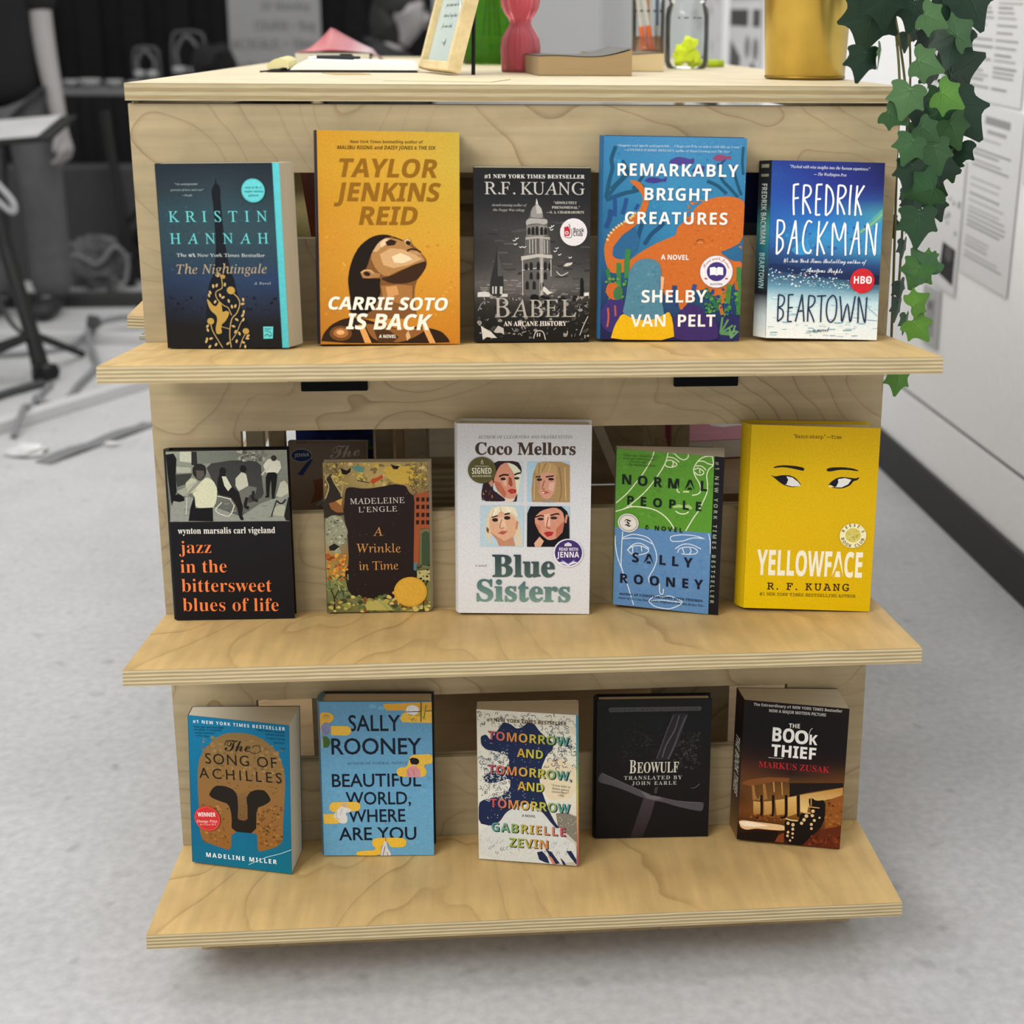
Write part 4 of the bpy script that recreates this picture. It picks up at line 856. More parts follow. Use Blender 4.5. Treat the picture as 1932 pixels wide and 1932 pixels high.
   ('r',71,110,['b8a060','9a8448','cdb878','7a6a40','c8b050'],0.6,187.7,120.9,157.0,1.95,8.35,'blob'),
   ('p','c9a848',[(72.2,181.7),(101.0,182.7),(108.6,169.9),(103.1,158.7),(82.2,161.9),(71.9,170.5)]),
   ('r',72,110,['5a4c30','3c3426','7a6842'],98.5,185.5,122.0,147.1,1.13,5.64,'curl'),
   ('r',73,60,['4a4030','6a5c40','332c22'],0.6,187.0,24.5,160.0,1.11,5.56,'curl'),
   ('p','2e2620',[(2.5,165.9),(9.3,174.3),(14.1,160.2),(21.4,143.1),(23.5,123.3),(-0.2,119.5),(-0.2,139.3),(5.4,153.3)]),
   ('s','b5a26c',1.26,[(6.7,174.3),(2.6,168.8),(6.2,157.5),(1.8,143.5)]),
   ('s','b5a26c',1.25,[(9.2,171.5),(14.1,160.2),(21.6,148.8)]),
   ('s','b5a26c',1.26,[(22.6,160.0),(20.2,146.0)]),
   ('p','8a5a30',[(5.6,137.8),(14.8,140.4),(21.4,143.1),(22.2,126.2),(14.4,126.3),(8.0,130.7)]),
   ('p','c89a50',[(13.5,140.5),(21.5,143.8),(19.9,134.7)]),
   ('p','14110f',[(19.9,181.1),(27.7,177.5),(32.3,181.6),(31.5,176.0),(26.9,172.6),(22.3,173.4)]),
   ('p','161310',[(78.1,185.1),(82.7,183.0),(88.6,182.9),(85.9,178.7),(81.3,179.1)]),
   ('p','5a8a80',[(33.0,182.3),(40.9,183.6),(48.6,180.7),(45.9,175.1),(38.1,176.6)]),
   ('p','b84a24',[(54.1,163.7),(56.1,167.2),(61.4,168.5),(65.4,170.6),(69.1,172.6),(68.6,167.7),(62.6,164.3),(57.2,160.9)]),
   ('s','2a3a34',1.12,[(39.1,165.4),(46.9,163.9),(53.4,162.3)]),
   ('s','2a3a34',1.13,[(41.8,168.8),(45.6,165.3)]),
   ('p','241a1a',[(25.0,154.4),(29.7,157.8),(47.9,155.1),(65.0,157.2),(82.2,160.8),(95.2,158.9),(99.0,150.3),(105.5,144.6),(104.4,107.7),(102.3,60.5),(106.8,50.3),(106.0,43.1),(84.3,27.7),(80.7,16.2),(44.2,17.0),(25.8,23.2),(21.3,49.2),(27.0,62.0),(26.1,100.6),(22.2,123.4)]),
   ('p','8f9078',[(0.9,112.4),(2.4,119.5),(10.4,123.6),(19.5,121.3),(22.6,114.8),(26.8,103.4),(25.2,93.5),(19.8,86.5),(15.7,83.7),(19.4,75.1),(8.9,75.3),(2.6,84.0)]),
   ('r',74,50,['a8a890','6a6c58','c0c0a4','55584a'],1.8,120.9,24.0,75.0,1.41,4.23,'blob'),
   ('p','22201a',[(3.9,83.9),(10.6,88.1),(16.4,83.7),(10.3,78.8),(5.1,78.9)]),
   ('r',75,60,['c0742c','a8481c','d89a40','8a3c18','c88a34'],1.6,74.0,25.1,42.0,2.27,6.54,'blob'),
   ('r',76,60,['5a7050','788a58','3c4c34','a09c58'],0.7,43.9,25.7,17.5,1.44,8.65,'dash'),
   ('p','9a5030',[(105.5,147.4),(121.7,151.4),(122.5,105.9),(111.2,104.7),(109.0,60.3),(103.0,60.5)]),
   ('p','2a1814',[(107.2,143.8),(110.9,144.2),(110.9,139.1),(107.3,138.7)]),
   ('p','2a1814',[(113.4,143.7),(117.0,144.1),(117.1,139.0),(113.5,138.6)]),
   ('p','2a1814',[(119.0,143.6),(122.7,144.0),(122.8,138.9),(119.2,138.5)]),
   ('p','2a1814',[(107.0,134.6),(110.7,135.0),(110.7,129.9),(107.1,129.5)]),
   ('p','2a1814',[(113.2,134.5),(116.9,134.9),(116.9,129.8),(113.3,129.4)]),
   ('p','2a1814',[(118.8,134.4),(122.5,134.8),(122.6,129.7),(119.0,129.3)]),
   ('p','2a1814',[(106.8,124.7),(110.5,125.1),(110.5,119.9),(106.9,119.6)]),
   ('p','2a1814',[(113.0,124.6),(116.7,125.0),(116.7,119.8),(113.1,119.5)]),
   ('p','2a1814',[(118.6,124.5),(122.3,124.9),(122.4,119.7),(118.8,119.4)]),
   ('p','2a1814',[(106.6,115.5),(110.3,115.8),(110.3,110.7),(106.7,110.3)]),
   ('p','2a1814',[(112.8,115.4),(116.5,115.7),(116.5,110.6),(112.9,110.2)]),
   ('p','2a1814',[(118.4,115.3),(122.2,115.6),(122.2,110.5),(118.6,110.1)]),
   ('p','6a6a48',[(111.2,104.0),(121.8,105.6),(122.2,54.3),(109.5,54.6)]),
   ('p','3c4c34',[(113.1,99.0),(117.8,102.4),(122.4,98.8),(122.0,58.6),(112.3,58.8)]),
   ('p','4a7a80',[(103.0,61.9),(107.0,63.3),(106.1,51.8),(102.8,53.3)]),
   ('p','b0a870',[(106.8,51.8),(122.1,53.6),(122.1,38.4),(107.2,40.2)]),
   ('r',77,20,['14110f','3a3428'],107.6,60.4,121.6,38.5,1.14,3.72,'blob'),
   ('r',78,120,['5a6a3c','8a8a48','b0a050','3c4428','c8b468','7a4c28'],1.3,20.9,121.8,0.0,2.02,8.65,'blob'),
   ('p','b0a45a',[(46.5,2.5),(44.0,9.8),(57.4,15.3),(70.6,10.6),(78.4,1.8)]),
   ('p','9a9a58',[(61.5,18.1),(70.6,9.2),(75.7,1.8),(70.4,1.9),(58.8,15.3)]),
   ('s','221c14',1.02,[(8.1,3.4),(8.5,17.9),(4.9,29.5)]),
   ('s','221c14',0.86,[(8.5,17.9),(14.1,29.3)]),
   ('s','221c14',1.02,[(113.8,0.9),(114.9,27.0),(119.2,40.0)]),
   ('r',79,44,['8a8078','6a6058'],29.6,154.3,101.4,18.6,0.42,1.12,'blob'),
   ('t', 'cfc8c0', 'U', 'MADELEINE', 30.4, 136.6, 93.7, 137.4, 7.05, 'k'),
   ('t', 'cfc8c0', 'U', "L'ENGLE", 39.9, 126.4, 84.7, 127.1, 6.53, 'k'),
   ('t', 'c08a4c', 'U', 'A', 56.2, 96.9, 67.5, 97.0, 10.8, ''),
   ('t', 'c08a4c', 'U', 'Wrinkle', 35.9, 76.4, 88.1, 75.7, 10.87, 'k'),
   ('t', 'c08a4c', 'U', 'in Time', 38.6, 54.0, 84.9, 54.2, 10.66, 'k'),
  ]),
 'sisters':dict(w=0.1556,h=0.2325,t=0.026,O=(0.3509, -0.0096, 0.4029),rot=(-3.9, 1.68, -0.47),stickers=[([('e', '55502c', 28.6, 177.0, 16.37, 16.1, 0), ('c', '6b6538', 28.6, 177.0, 14.52, 14.26, 0.4), ('t', 'e0dccb', 'NB', 'SIGNED', 16.9, 172.5, 39.6, 172.8, 7.13, ''), ('t', 'cfcab4', 'NB', 'EXCLUSIVE EDITION', 17.2, 168.8, 39.1, 169.1, 1.98, ''), ('s', 'cfcab4', 0.52, [(20.1, 181.8), (36.6, 181.8)]), ('s', 'cfcab4', 0.66, [(27.4, 184.0), (28.7, 189.3), (29.9, 184.0)])], 'round olive sticker'), ([('e', 'e3dfe6', 129.8, 76.6, 17.81, 17.81, 0), ('e', '42306e', 130.1, 76.9, 16.17, 16.17, 0), ('t', 'e8e4ee', 'NB', 'READ WITH', 119.1, 79.5, 141.2, 79.5, 3.84, ''), ('t', 'f0ecf4', 'NB', 'JENNA', 116.6, 71.0, 142.7, 71.3, 7.12, ''), ('p', 'd8d4e2', [(125.2, 85.1), (125.5, 87.8), (129.7, 90.1), (133.6, 87.9), (133.9, 85.2)]), ('p', 'e3dfee', [(118.3, 64.9), (124.8, 66.4), (130.0, 62.6), (135.2, 66.5), (141.4, 65.2), (130.0, 60.9)]), ('s', '8fa8d4', 0.69, [(122.1, 68.0), (129.7, 63.1)]), ('s', '8fa8d4', 0.69, [(137.7, 68.2), (130.3, 63.1)])], 'round purple sticker')],
  main=[
   ('g',[['cfd0d4','cfd0d4'],['d8d9dc','d8d9dc']]),
   ('t', '3a3634', 'I', 'AUTHOR OF CLEOPATRA AND FRANKENSTEIN', 23.4, 214.6, 134.1, 216.1, 3.61, 'k'),
   ('t', '46372e', 'BH', 'Coco Mellors', 20.7, 195.5, 137.2, 196.5, 14.56, ''),
   ('p','c2cdd4',[(27.4,187.7),(77.3,188.6),(77.2,138.4),(27.1,138.6)]),
   ('p','2c1c26',[(42.0,187.9),(69.9,188.3),(74.4,180.7),(74.7,172.7),(67.4,180.6),(57.2,187.0),(49.6,180.3),(43.2,167.0),(40.6,153.7),(47.0,148.5),(55.9,141.9),(54.6,138.9),(28.4,138.9),(27.5,148.2),(29.8,161.6),(36.8,172.2)]),
   ('p','cf8e74',[(43.8,172.3),(49.6,183.0),(57.2,186.8),(67.4,181.9),(73.8,175.4),(72.5,164.8),(70.6,151.4),(67.4,143.4),(61.0,142.0),(52.1,144.5),(44.4,155.1),(41.9,164.4)]),
   ('p','d8dcc2',[(57.2,186.8),(67.4,183.2),(74.0,175.4),(73.8,167.4),(71.2,154.1),(69.3,143.4),(67.4,162.0),(66.1,172.6),(61.0,180.5)]),
   ('p','b86a50',[(41.9,164.4),(49.5,161.8),(57.2,148.6),(54.6,143.2),(45.7,153.8)]),
   ('p','e0b098',[(52.1,167.2),(57.2,168.5),(57.2,156.6),(53.4,159.2)]),
   ('p','9a4c34',[(59.7,169.2),(62.9,167.3),(64.2,159.3),(62.3,156.7),(59.1,160.6)]),
   ('s','1e1418',1.98,[(48.3,169.1),(53.4,171.4),(59.7,171.0)]),
   ('s','1e1418',1.98,[(66.1,171.3),(69.9,173.2),(73.8,173.8)]),
   ('e','2a1c20',53.1,166.4,3.17,1.72,0),
   ('e','2a2430',68.9,167.4,3.17,1.58,0),
   ('p','a82c2c',[(57.8,151.9),(62.3,154.7),(68.7,153.4),(68.1,149.8),(62.3,148.4)]),
   ('p','c8503c',[(61.0,152.0),(66.1,152.4),(64.9,150.7)]),
   ('p','c08a70',[(36.1,161.6),(40.6,165.7),(41.9,159.1),(39.3,156.4)]),
   ('p','1c1a20',[(70.0,148.8),(68.7,139.1),(63.6,139.0),(66.1,142.0)]),
   ('p','e8c8b0',[(55.9,141.9),(67.4,142.0),(63.6,138.8),(54.6,138.7)]),
   ('r',81,20,['7a4440','a8743c','5a2c44'],29.1,153.6,50.8,139.8,1.06,2.93,'blob'),
   ('p','a9c8da',[(81.1,188.0),(130.7,188.4),(130.6,138.8),(81.3,138.9)]),
   ('p','a8895c',[(86.7,138.9),(86.0,154.3),(87.8,172.9),(92.8,186.2),(100.4,188.0),(120.8,187.9),(130.5,184.1),(131.1,138.8)]),
   ('p','cf9880',[(91.6,173.0),(95.4,178.3),(113.3,175.9),(114.6,165.3),(113.5,152.0),(107.2,142.5),(100.8,142.5),(95.6,149.1),(92.3,159.7)]),
   ('p','b0866a',[(91.6,173.0),(96.7,173.0),(95.6,151.8),(93.0,157.1)]),
   ('p','dab09c',[(107.0,162.6),(113.4,162.6),(110.9,152.0),(105.8,154.6)]),
   ('p','b89866',[(90.3,175.6),(92.8,185.9),(100.4,187.6),(114.4,185.2),(117.2,168.0),(112.0,173.2),(104.3,175.8),(98.0,173.1),(92.9,171.7)]),
   ('s','8a6c44',0.92,[(95.3,186.2),(94.2,173.0)]),
   ('s','8a6c44',0.92,[(103.0,186.3),(98.0,175.7)]),
   ('s','cdb284',0.92,[(108.1,185.1),(105.6,174.5)]),
   ('s','8a6c44',1.05,[(118.3,181.3),(121.1,154.8),(118.7,140.0)]),
   ('s','cdb284',1.06,[(124.7,181.3),(126.4,141.5)]),
   ('s','cdb284',1.06,[(89.7,167.6),(89.2,141.0)]),
   ('s','2a1c18',1.58,[(91.0,169.3),(96.7,169.7)]),
   ('s','2a1c18',1.58,[(102.5,169.4),(112.0,170.9)]),
   ('e','2c2018',95.2,166.1,3.19,1.6,0),
   ('e','2c2018',108.9,166.8,3.46,1.6,0),
   ('s','96604c',1.2,[(101.2,165.1),(98.7,155.8),(101.9,154.5)]),
   ('p','b85850',[(96.9,151.1),(100.7,152.9),(107.7,150.8),(102.0,148.5)]),
   ('p','e8dcc8',[(97.1,150.7),(101.3,151.3),(100.7,149.4)]),
   ('p','9a8a80',[(99.5,141.1),(111.0,142.6),(113.6,138.6),(98.2,138.7)]),
   ('p','b4ccd8',[(27.0,133.8),(77.2,133.9),(76.8,83.7),(26.3,83.6)]),
   ('p','d8c8a8',[(32.7,110.7),(34.0,122.8),(40.5,132.0),(52.0,133.8),(62.3,133.7),(68.7,124.6),(71.6,113.8),(73.9,100.3),(75.3,84.6),(67.5,84.5),(67.5,100.2),(36.5,99.8),(40.3,84.2),(32.6,95.7)]),
   ('p','d8a888',[(36.6,118.8),(41.8,125.6),(57.2,127.1),(67.5,119.2),(70.0,107.0),(66.2,96.1),(57.1,89.2),(45.5,91.8),(37.8,101.2)]),
   ('p','c0886a',[(36.5,102.6),(45.5,91.8),(48.1,84.3),(67.5,84.5),(64.9,96.1),(54.6,90.5)]),
   ('p','e2bca0',[(46.9,118.9),(54.6,120.4),(57.2,105.5),(49.4,105.4)]),
   ('p','e8dcc0',[(36.6,118.8),(40.5,131.6),(52.0,133.5),(67.4,132.7),(70.7,119.2),(62.3,127.2),(57.2,123.1),(49.5,128.4),(45.6,120.3)]),
   ('s','b8a480',0.81,[(41.8,129.6),(39.2,118.8)]),
   ('s','b8a480',0.8,[(49.5,131.8),(52.0,124.4)]),
   ('s','fbf4e4',0.94,[(57.2,132.5),(61.0,125.9)]),
   ('s','fbf4e4',0.94,[(45.6,131.0),(41.7,121.6)]),
   ('s','2a1c18',1.49,[(39.8,119.5),(46.9,121.9)]),
   ('s','2a1c18',1.89,[(54.6,123.3),(61.0,124.8)]),
   ('e','2c201c',43.7,116.5,3.48,2.28,0),
   ('e','2c201c',57.8,119.1,3.75,2.28,0),
   ('s','a86c54',0.95,[(51.4,117.6),(49.4,106.8),(54.6,106.9)]),
   ('p','b0584c',[(46.8,100.2),(52.0,103.0),(58.7,102.6),(53.3,98.4)]),
   ('p','c08868',[(68.7,116.5),(71.1,113.8),(69.4,104.3),(67.5,107.0)]),
   ('p','7a4c34',[(33.3,108.0),(36.5,105.3),(35.9,99.8),(33.7,102.5)]),
   ('p','a8c4d4',[(80.9,133.9),(130.6,134.1),(131.3,84.3),(81.1,83.7)]),
   ('p','141218',[(81.1,83.7),(81.3,124.8),(84.8,133.5),(121.4,134.0),(127.9,128.0),(130.6,120.0),(131.2,90.1),(127.1,84.3)]),
   ('p','d09078',[(90.0,120.8),(98.3,129.0),(113.7,133.0),(122.7,128.0),(125.4,117.2),(123.0,103.6),(115.4,94.0),(106.3,91.8),(97.2,99.2),(90.7,111.4)]),
   ('p','141218',[(84.8,133.1),(100.8,133.6),(98.3,130.4),(91.9,127.6),(86.8,119.4),(84.2,122.1)]),
   ('p','b86c54',[(115.2,106.2),(125.4,117.2),(123.0,102.3),(115.4,94.0)]),
   ('p','e4b8a0',[(100.9,123.7),(107.3,125.1),(108.7,110.2),(102.3,108.8)]),
   ('p','c87c60',[(90.0,114.1),(97.1,108.7),(95.9,100.6)]),
   ('s','1e1616',1.61,[(90.6,120.2),(97.0,122.5),(100.9,121.6)]),
   ('s','1e1616',1.74,[(108.6,122.7),(116.3,124.9),(118.9,123.9)]),
   ('e','2a2020',97.1,118.2,3.78,1.62,0),
   ('e','2a2420',112.5,119.7,4.05,1.76,0),
   ('s','98543e',1.22,[(106.1,121.0),(104.2,108.8),(108.8,106.8)]),
   ('p','aa2a30',[(100.4,101.3),(106.2,103.1),(112.7,102.1),(110.1,98.0),(105.0,96.3)]),
   ('p','c88a70',[(126.6,124.0),(129.0,124.0),(127.4,113.2),(125.2,114.5)]),
   ('p','d8a88c',[(89.5,88.2),(95.9,96.5),(101.1,91.1),(97.3,83.9),(90.8,83.9)]),
   ('t', ['33444a', '4c625c'], 'BH', 'Blue', 40.4, 46.4, 114.5, 46.9, 27.32, ''),
   ('t', ['4a6a6c', '74958a'], 'BH', 'Sisters', 21.7, 16.0, 132.6, 15.8, 26.6, ''),
   ('t', '55585c', 'I', 'a novel', 20.5, 58.9, 33.7, 58.7, 2.74, ''),
  ]),
 'normal':dict(w=0.1158,h=0.1944,t=0.015,O=(0.5399, -0.0098, 0.404),rot=(-17.96, 2.22, -0.27),stickers=[([('e', 'dcd8cf', 16.0, 104.7, 12.7, 11.59, 0), ('c', '1a1a1a', 16.0, 104.7, 10.77, 9.66, 0.55), ('t', '151515', 'F', 'T', 12.1, 99.8, 20.4, 100.6, 9.24, '')], 'round white badge')],
  main=[
   ('g',[['5a9430','5a9430'],['568f2e','568f2e']]),
   ('p','5c86b4',[(-4.9,97.7),(18.8,99.2),(50.0,99.3),(84.0,100.4),(117.5,101.1),(116.0,0.1),(-0.0,-0.0)]),
   ('r',84,60,['5f9a35','528a2c'],0.0,192.3,117.6,114.1,2.72,8.16,'blob'),
   ('r',85,60,['628cba','5680ae'],1.0,87.0,116.5,20.0,2.82,8.46,'blob'),
   ('s','dfe8c2',1.32,[(44.5,196.1),(42.1,186.0),(32.0,166.7),(24.2,155.4),(13.6,141.0),(0.1,127.6)]),
   ('s','dfe8c2',1.31,[(61.2,195.8),(58.0,181.4),(49.3,165.0),(37.9,148.1),(27.4,136.5),(12.7,123.0),(-0.4,117.1)]),
   ('s','dfe8c2',1.38,[(9.3,120.7),(19.5,124.9),(33.1,125.3),(46.6,123.6),(57.4,118.3),(65.5,110.9),(71.7,101.9)]),
   ('s','dfe8c2',1.38,[(18.1,126.2),(20.9,124.8)]),
   ('s','dfe8c2',1.31,[(61.2,194.8),(67.9,194.4),(73.2,190.0),(79.6,187.4),(84.6,190.5),(85.0,195.7)]),
   ('s','dfe8c2',1.32,[(60.3,189.2),(68.1,188.5),(74.7,184.2)]),
   ('s','dfe8c2',1.32,[(58.6,184.1),(64.3,185.7),(70.9,182.7),(71.6,180.1),(65.9,177.2),(60.1,177.6),(57.8,180.1)]),
   ('s','dfe8c2',1.31,[(67.0,184.5),(67.7,180.6),(65.9,178.1)]),
   ('s','dfe8c2',1.27,[(114.3,193.7),(108.1,194.1),(100.8,191.2),(94.9,184.5),(92.0,176.5),(94.2,168.8),(99.6,160.0),(101.1,152.2),(98.2,147.4),(91.3,145.3)]),
   ('s','dfe8c2',1.29,[(96.0,187.1),(103.5,187.5),(108.5,185.1),(114.7,184.1)]),
   ('s','dfe8c2',1.28,[(113.7,193.0),(114.7,184.1),(110.0,178.7),(107.6,170.8),(108.9,160.5),(108.7,150.1),(104.2,138.0),(99.6,127.1),(93.6,117.3),(85.3,101.2)]),
   ('s','dfe8c2',1.29,[(94.4,181.2),(101.2,181.5),(106.6,177.3)]),
   ('s','dfe8c2',1.29,[(92.7,176.6),(97.6,178.8),(103.9,175.2),(102.2,171.2),(96.6,170.9),(93.0,174.0)]),
   ('s','dfe8c2',1.3,[(98.9,177.5),(99.7,173.0)]),
   ('s','dfe8c2',1.33,[(73.2,151.7),(74.0,148.5),(76.6,147.3)]),
   ('s','dfe8c2',1.33,[(72.2,124.3),(76.8,122.0),(83.3,121.8),(88.0,124.9)]),
   ('s','cfe0a0',1.85,[(80.4,148.8),(87.4,149.2)]),
   ('p','a8c878',[(68.1,129.7),(75.2,132.9),(80.3,132.3),(88.0,133.5),(91.9,130.5),(91.3,127.8),(84.3,129.6),(70.2,128.0)]),
   ('s','cfdcea',1.26,[(9.5,93.4),(8.8,82.1),(8.5,65.1),(9.1,48.1),(16.3,28.9),(20.9,15.2),(25.1,2.1)]),
   ('s','cfdcea',1.27,[(0.2,86.9),(1.3,72.9),(4.4,59.0),(10.6,44.0)]),
   ('s','cfdcea',1.26,[(8.7,84.9),(20.4,90.5),(32.7,90.3),(42.3,86.8),(48.7,76.4),(51.7,64.2),(48.8,51.3),(43.6,40.9),(43.2,33.8),(48.0,30.9),(52.1,31.4)]),
   ('s','cfdcea',1.26,[(9.4,83.9),(20.5,86.1),(32.9,85.9),(46.5,81.0)]),
   ('s','cfdcea',1.26,[(15.3,70.1),(22.1,77.8),(31.6,80.5),(42.3,75.0)]),
   ('s','cfdcea',1.26,[(16.0,70.9),(22.1,75.7),(31.7,77.4),(41.3,73.5),(38.8,69.1),(29.3,65.9),(21.0,66.5),(16.0,70.9)]),
   ('s','cfdcea',1.26,[(22.2,75.0),(22.6,68.0),(26.5,66.8)]),
   ('s','cfdcea',1.25,[(32.4,77.2),(33.3,70.6)]),
   ('s','cfdcea',1.2,[(108.7,93.6),(94.4,96.3),(79.1,95.6),(68.7,92.8),(67.5,89.3),(70.2,86.8),(81.9,88.3),(94.6,93.3),(108.7,93.6)]),
   ('s','cfdcea',1.22,[(73.4,77.6),(82.1,84.0),(92.3,85.0),(104.2,80.6)]),
   ('s','cfdcea',1.22,[(76.6,73.2),(78.4,78.1),(86.0,81.0),(95.0,81.2),(100.2,77.7),(97.8,74.1),(88.9,72.5),(81.2,72.3)]),
   ('s','cfdcea',1.22,[(82.2,79.2),(84.4,73.3)]),
   ('s','cfdcea',1.22,[(90.9,80.5),(92.6,76.7),(90.8,73.3)]),
   ('s','cfdcea',1.19,[(112.6,100.4),(114.9,90.0),(115.7,75.4)]),
   ('s','cfdcea',1.26,[(56.1,32.6),(56.4,22.8),(58.5,19.2),(60.7,20.6),(61.0,26.3)]),
   ('s','cfdcea',1.27,[(43.2,9.0),(48.5,14.7),(55.2,17.0),(60.6,16.1),(68.6,18.2),(76.6,15.8),(84.6,12.1),(78.2,6.2),(69.1,2.1),(58.4,1.9),(50.2,3.6),(43.2,9.0)]),
   ('s','cfdcea',1.27,[(45.9,9.4),(58.0,11.8),(71.4,11.6),(83.3,11.5)]),
   ('t', '14201a', 'NB', 'NORMAL', 7.2, 151.9, 108.8, 151.9, 12.06, 'kb'),
   ('t', '14201a', 'NB', 'PEOPLE', 14.0, 127.3, 102.7, 127.1, 10.96, 'kb'),
   ('t', '14201a', 'NB', 'A NOVEL', 35.9, 98.4, 81.5, 98.8, 5.52, 'kb'),
   ('t', '171a2c', 'NB', 'SALLY', 21.9, 56.4, 94.9, 56.5, 11.85, 'kb'),
   ('t', '171a2c', 'NB', 'ROONEY', 7.9, 28.7, 108.4, 30.7, 11.73, 'kb'),
   ('t', '1f2c44', 'NB', 'author of CONVERSATIONS WITH FRIENDS', 7.5, 13.4, 108.4, 14.5, 3.17, 'k'),
   ('t', '1f2c44', 'I', 'winner of the Costa Book Award · longlisted for the Man Booker Prize', 5.8, 8.1, 109.9, 8.8, 3.17, ''),
   ('t', '2c4a22', 'I', '"A future classic. It is a love story,', 7.3, 186.1, 46.3, 187.3, 2.72, ''),
   ('t', '2c4a22', 'I', 'as true and complicated as any', 7.8, 182.6, 44.8, 183.5, 2.72, ''),
   ('t', '2c4a22', 'I', 'I have ever read."', 14.8, 179.1, 37.0, 179.6, 2.7, ''),
   ('t', '2c4a22', 'I', '—The Washington Post', 10.1, 174.8, 46.1, 176.1, 2.72, ''),
  ]),
 'yellow':dict(w=0.1509,h=0.2243,t=0.026,O=(0.6922, -0.0243, 0.4052),rot=(-5.99, 4.22, -0.89),stickers=[([('e', 'ece4b4', 125.7, 93.7, 15.83, 15.15, 0), ('e', 'cfc060', 125.7, 94.2, 9.2, 8.93, 0), ('r', 86, 26, ['b8b058', 'dcd48c', 'a8a44c'], 118.7, 101.0, 132.6, 87.9, 1.08, 3.25, 'blob'), ('a', '3c3418', 'NB', "REESE'S", 125.7, 93.7, 11.09, 142, 3.52), ('b', '3c3418', 'NB', 'BOOK CLUB', 125.7, 93.7, 14.34, 150, 3.52)], 'round cream seal')],
  main=[
   ('g',[['d8b400','dcb408','d2aa04'],['dcb606','dab208','d4ac04'],['dab408','d6ae08','d2aa04'],['e0bc04','dcb604','d6b004']]),
   ('t', '3a2c08', 'M', '"Razor-sharp." —Time', 49.9, 209.7, 105.8, 210.2, 3.88, 'b'),
   ('p','1e1814',[(26.4,172.6),(30.8,175.4),(41.0,176.7),(52.5,176.2),(62.9,174.6),(64.5,172.7),(63.4,170.5),(61.8,170.5),(50.1,172.9),(39.8,174.3)]),
   ('p','1e1814',[(90.2,171.4),(90.9,174.1),(96.1,175.6),(108.9,176.3),(120.5,175.3),(127.7,173.1),(127.7,171.8),(116.8,173.1),(105.3,173.0),(93.9,170.3)]),
   ('p','1e1814',[(24.2,164.7),(30.1,162.5),(37.7,164.5),(46.7,164.8),(54.5,161.9),(61.4,154.1),(61.5,151.5),(51.3,150.1),(42.1,152.0),(35.5,156.0),(30.2,160.5)]),
   ('p','e4e2de',[(43.5,163.4),(50.7,162.0),(57.3,157.3),(61.7,152.2),(51.2,151.2),(42.7,153.1)]),
   ('p','d8b408',[(61.7,152.6),(62.8,151.0),(56.4,150.0),(51.3,150.1),(56.4,151.3)]),
   ('p','191624',[(31.7,160.4),(37.7,163.7),(43.5,163.6),(45.9,159.0),(44.0,153.1),(38.1,154.8)]),
   ('p','1e1814',[(92.3,153.0),(97.1,159.1),(103.3,163.2),(109.6,164.5),(118.7,163.7),(125.1,163.1),(130.1,165.1),(127.2,161.0),(122.7,159.9),(119.2,154.5),(110.5,150.5),(100.2,150.6)]),
   ('p','e4e2de',[(104.7,161.7),(112.3,163.2),(120.1,161.4),(116.6,155.7),(109.1,151.8),(101.4,151.8)]),
   ('p','191624',[(95.5,154.5),(99.6,159.8),(104.0,161.7),(105.1,158.0),(102.7,152.4),(97.5,152.5)]),
   ('p','f0d890',[(92.9,153.5),(95.5,154.5),(100.7,152.1),(95.0,151.4)]),
   ('t', 'f0ead2', 'NB', 'YELLOWFACE', 13.7, 42.0, 139.2, 42.3, 30.94, 'b'),
   ('t', '3c2412', 'M', 'R. F. KUANG', 27.2, 23.8, 125.1, 24.9, 8.62, 'kb'),
   ('t', '3c2c10', 'M', '#1 NEW YORK TIMES BESTSELLING AUTHOR', 18.7, 16.2, 133.2, 16.8, 3.64, 'k'),
  ]),
 'achilles':dict(w=0.1288,h=0.1887,t=0.026,O=(0.0284, -0.0214, 0.0881),rot=(-16.06, 4.94, 0.35),stickers=[([('e', 'c22f2c', 21.6, 59.6, 16.96, 15.98, 0), ('c', 'd46a60', 21.6, 59.6, 15.7, 14.72, 0.42), ('t', 'f0e4e0', 'NB', 'WINNER', 9.4, 60.9, 32.7, 63.1, 5.33, ''), ('t', 'f0dcd8', 'I', 'Orange Prize', 8.0, 52.9, 34.8, 55.9, 3.41, ''), ('t', 'e8c4c0', 'I', 'for Fiction 2012', 11.4, 49.8, 32.9, 52.1, 2.28, '')], 'round red seal')],
  main=[
   ('g',[['0f6f96','10729a','0f6c92'],['0c6c92','0c6a90','0a6488'],['0b6288','0c6a8e','0a6288'],['0b5f84','0a6288','09607f'],['0c6484','0c6c88','0a6a80']]),
   ('p',['80663c','8a5a28'],[(9.9,114.5),(12.3,133.3),(19.2,147.0),(32.2,162.1),(47.2,170.8),(64.3,173.4),(82.3,172.9),(97.5,167.4),(110.0,157.3),(117.5,145.6),(121.9,130.9),(122.6,113.1),(120.7,86.9),(118.7,59.8),(118.1,40.6),(109.4,32.4),(93.2,25.8),(85.6,23.9),(85.3,44.3),(84.7,47.0),(52.3,46.1),(50.8,20.9),(37.4,23.3),(21.8,26.8),(13.4,31.4),(10.3,42.5),(10.6,73.6),(9.5,94.2)]),
   ('r',91,150,['7a603a','8c7044','6c5432','94764a'],14.7,164.5,120.0,115.4,1.54,5.64,'blob'),
   ('r',92,90,['94652c','7c5024','a8763a','6a4420'],14.3,76.8,48.9,27.8,1.39,5.01,'blob'),
   ('r',93,110,['8a5c2c','70481f','9c6c34','5c3c1c'],87.3,85.5,117.4,32.2,1.33,5.32,'blob'),
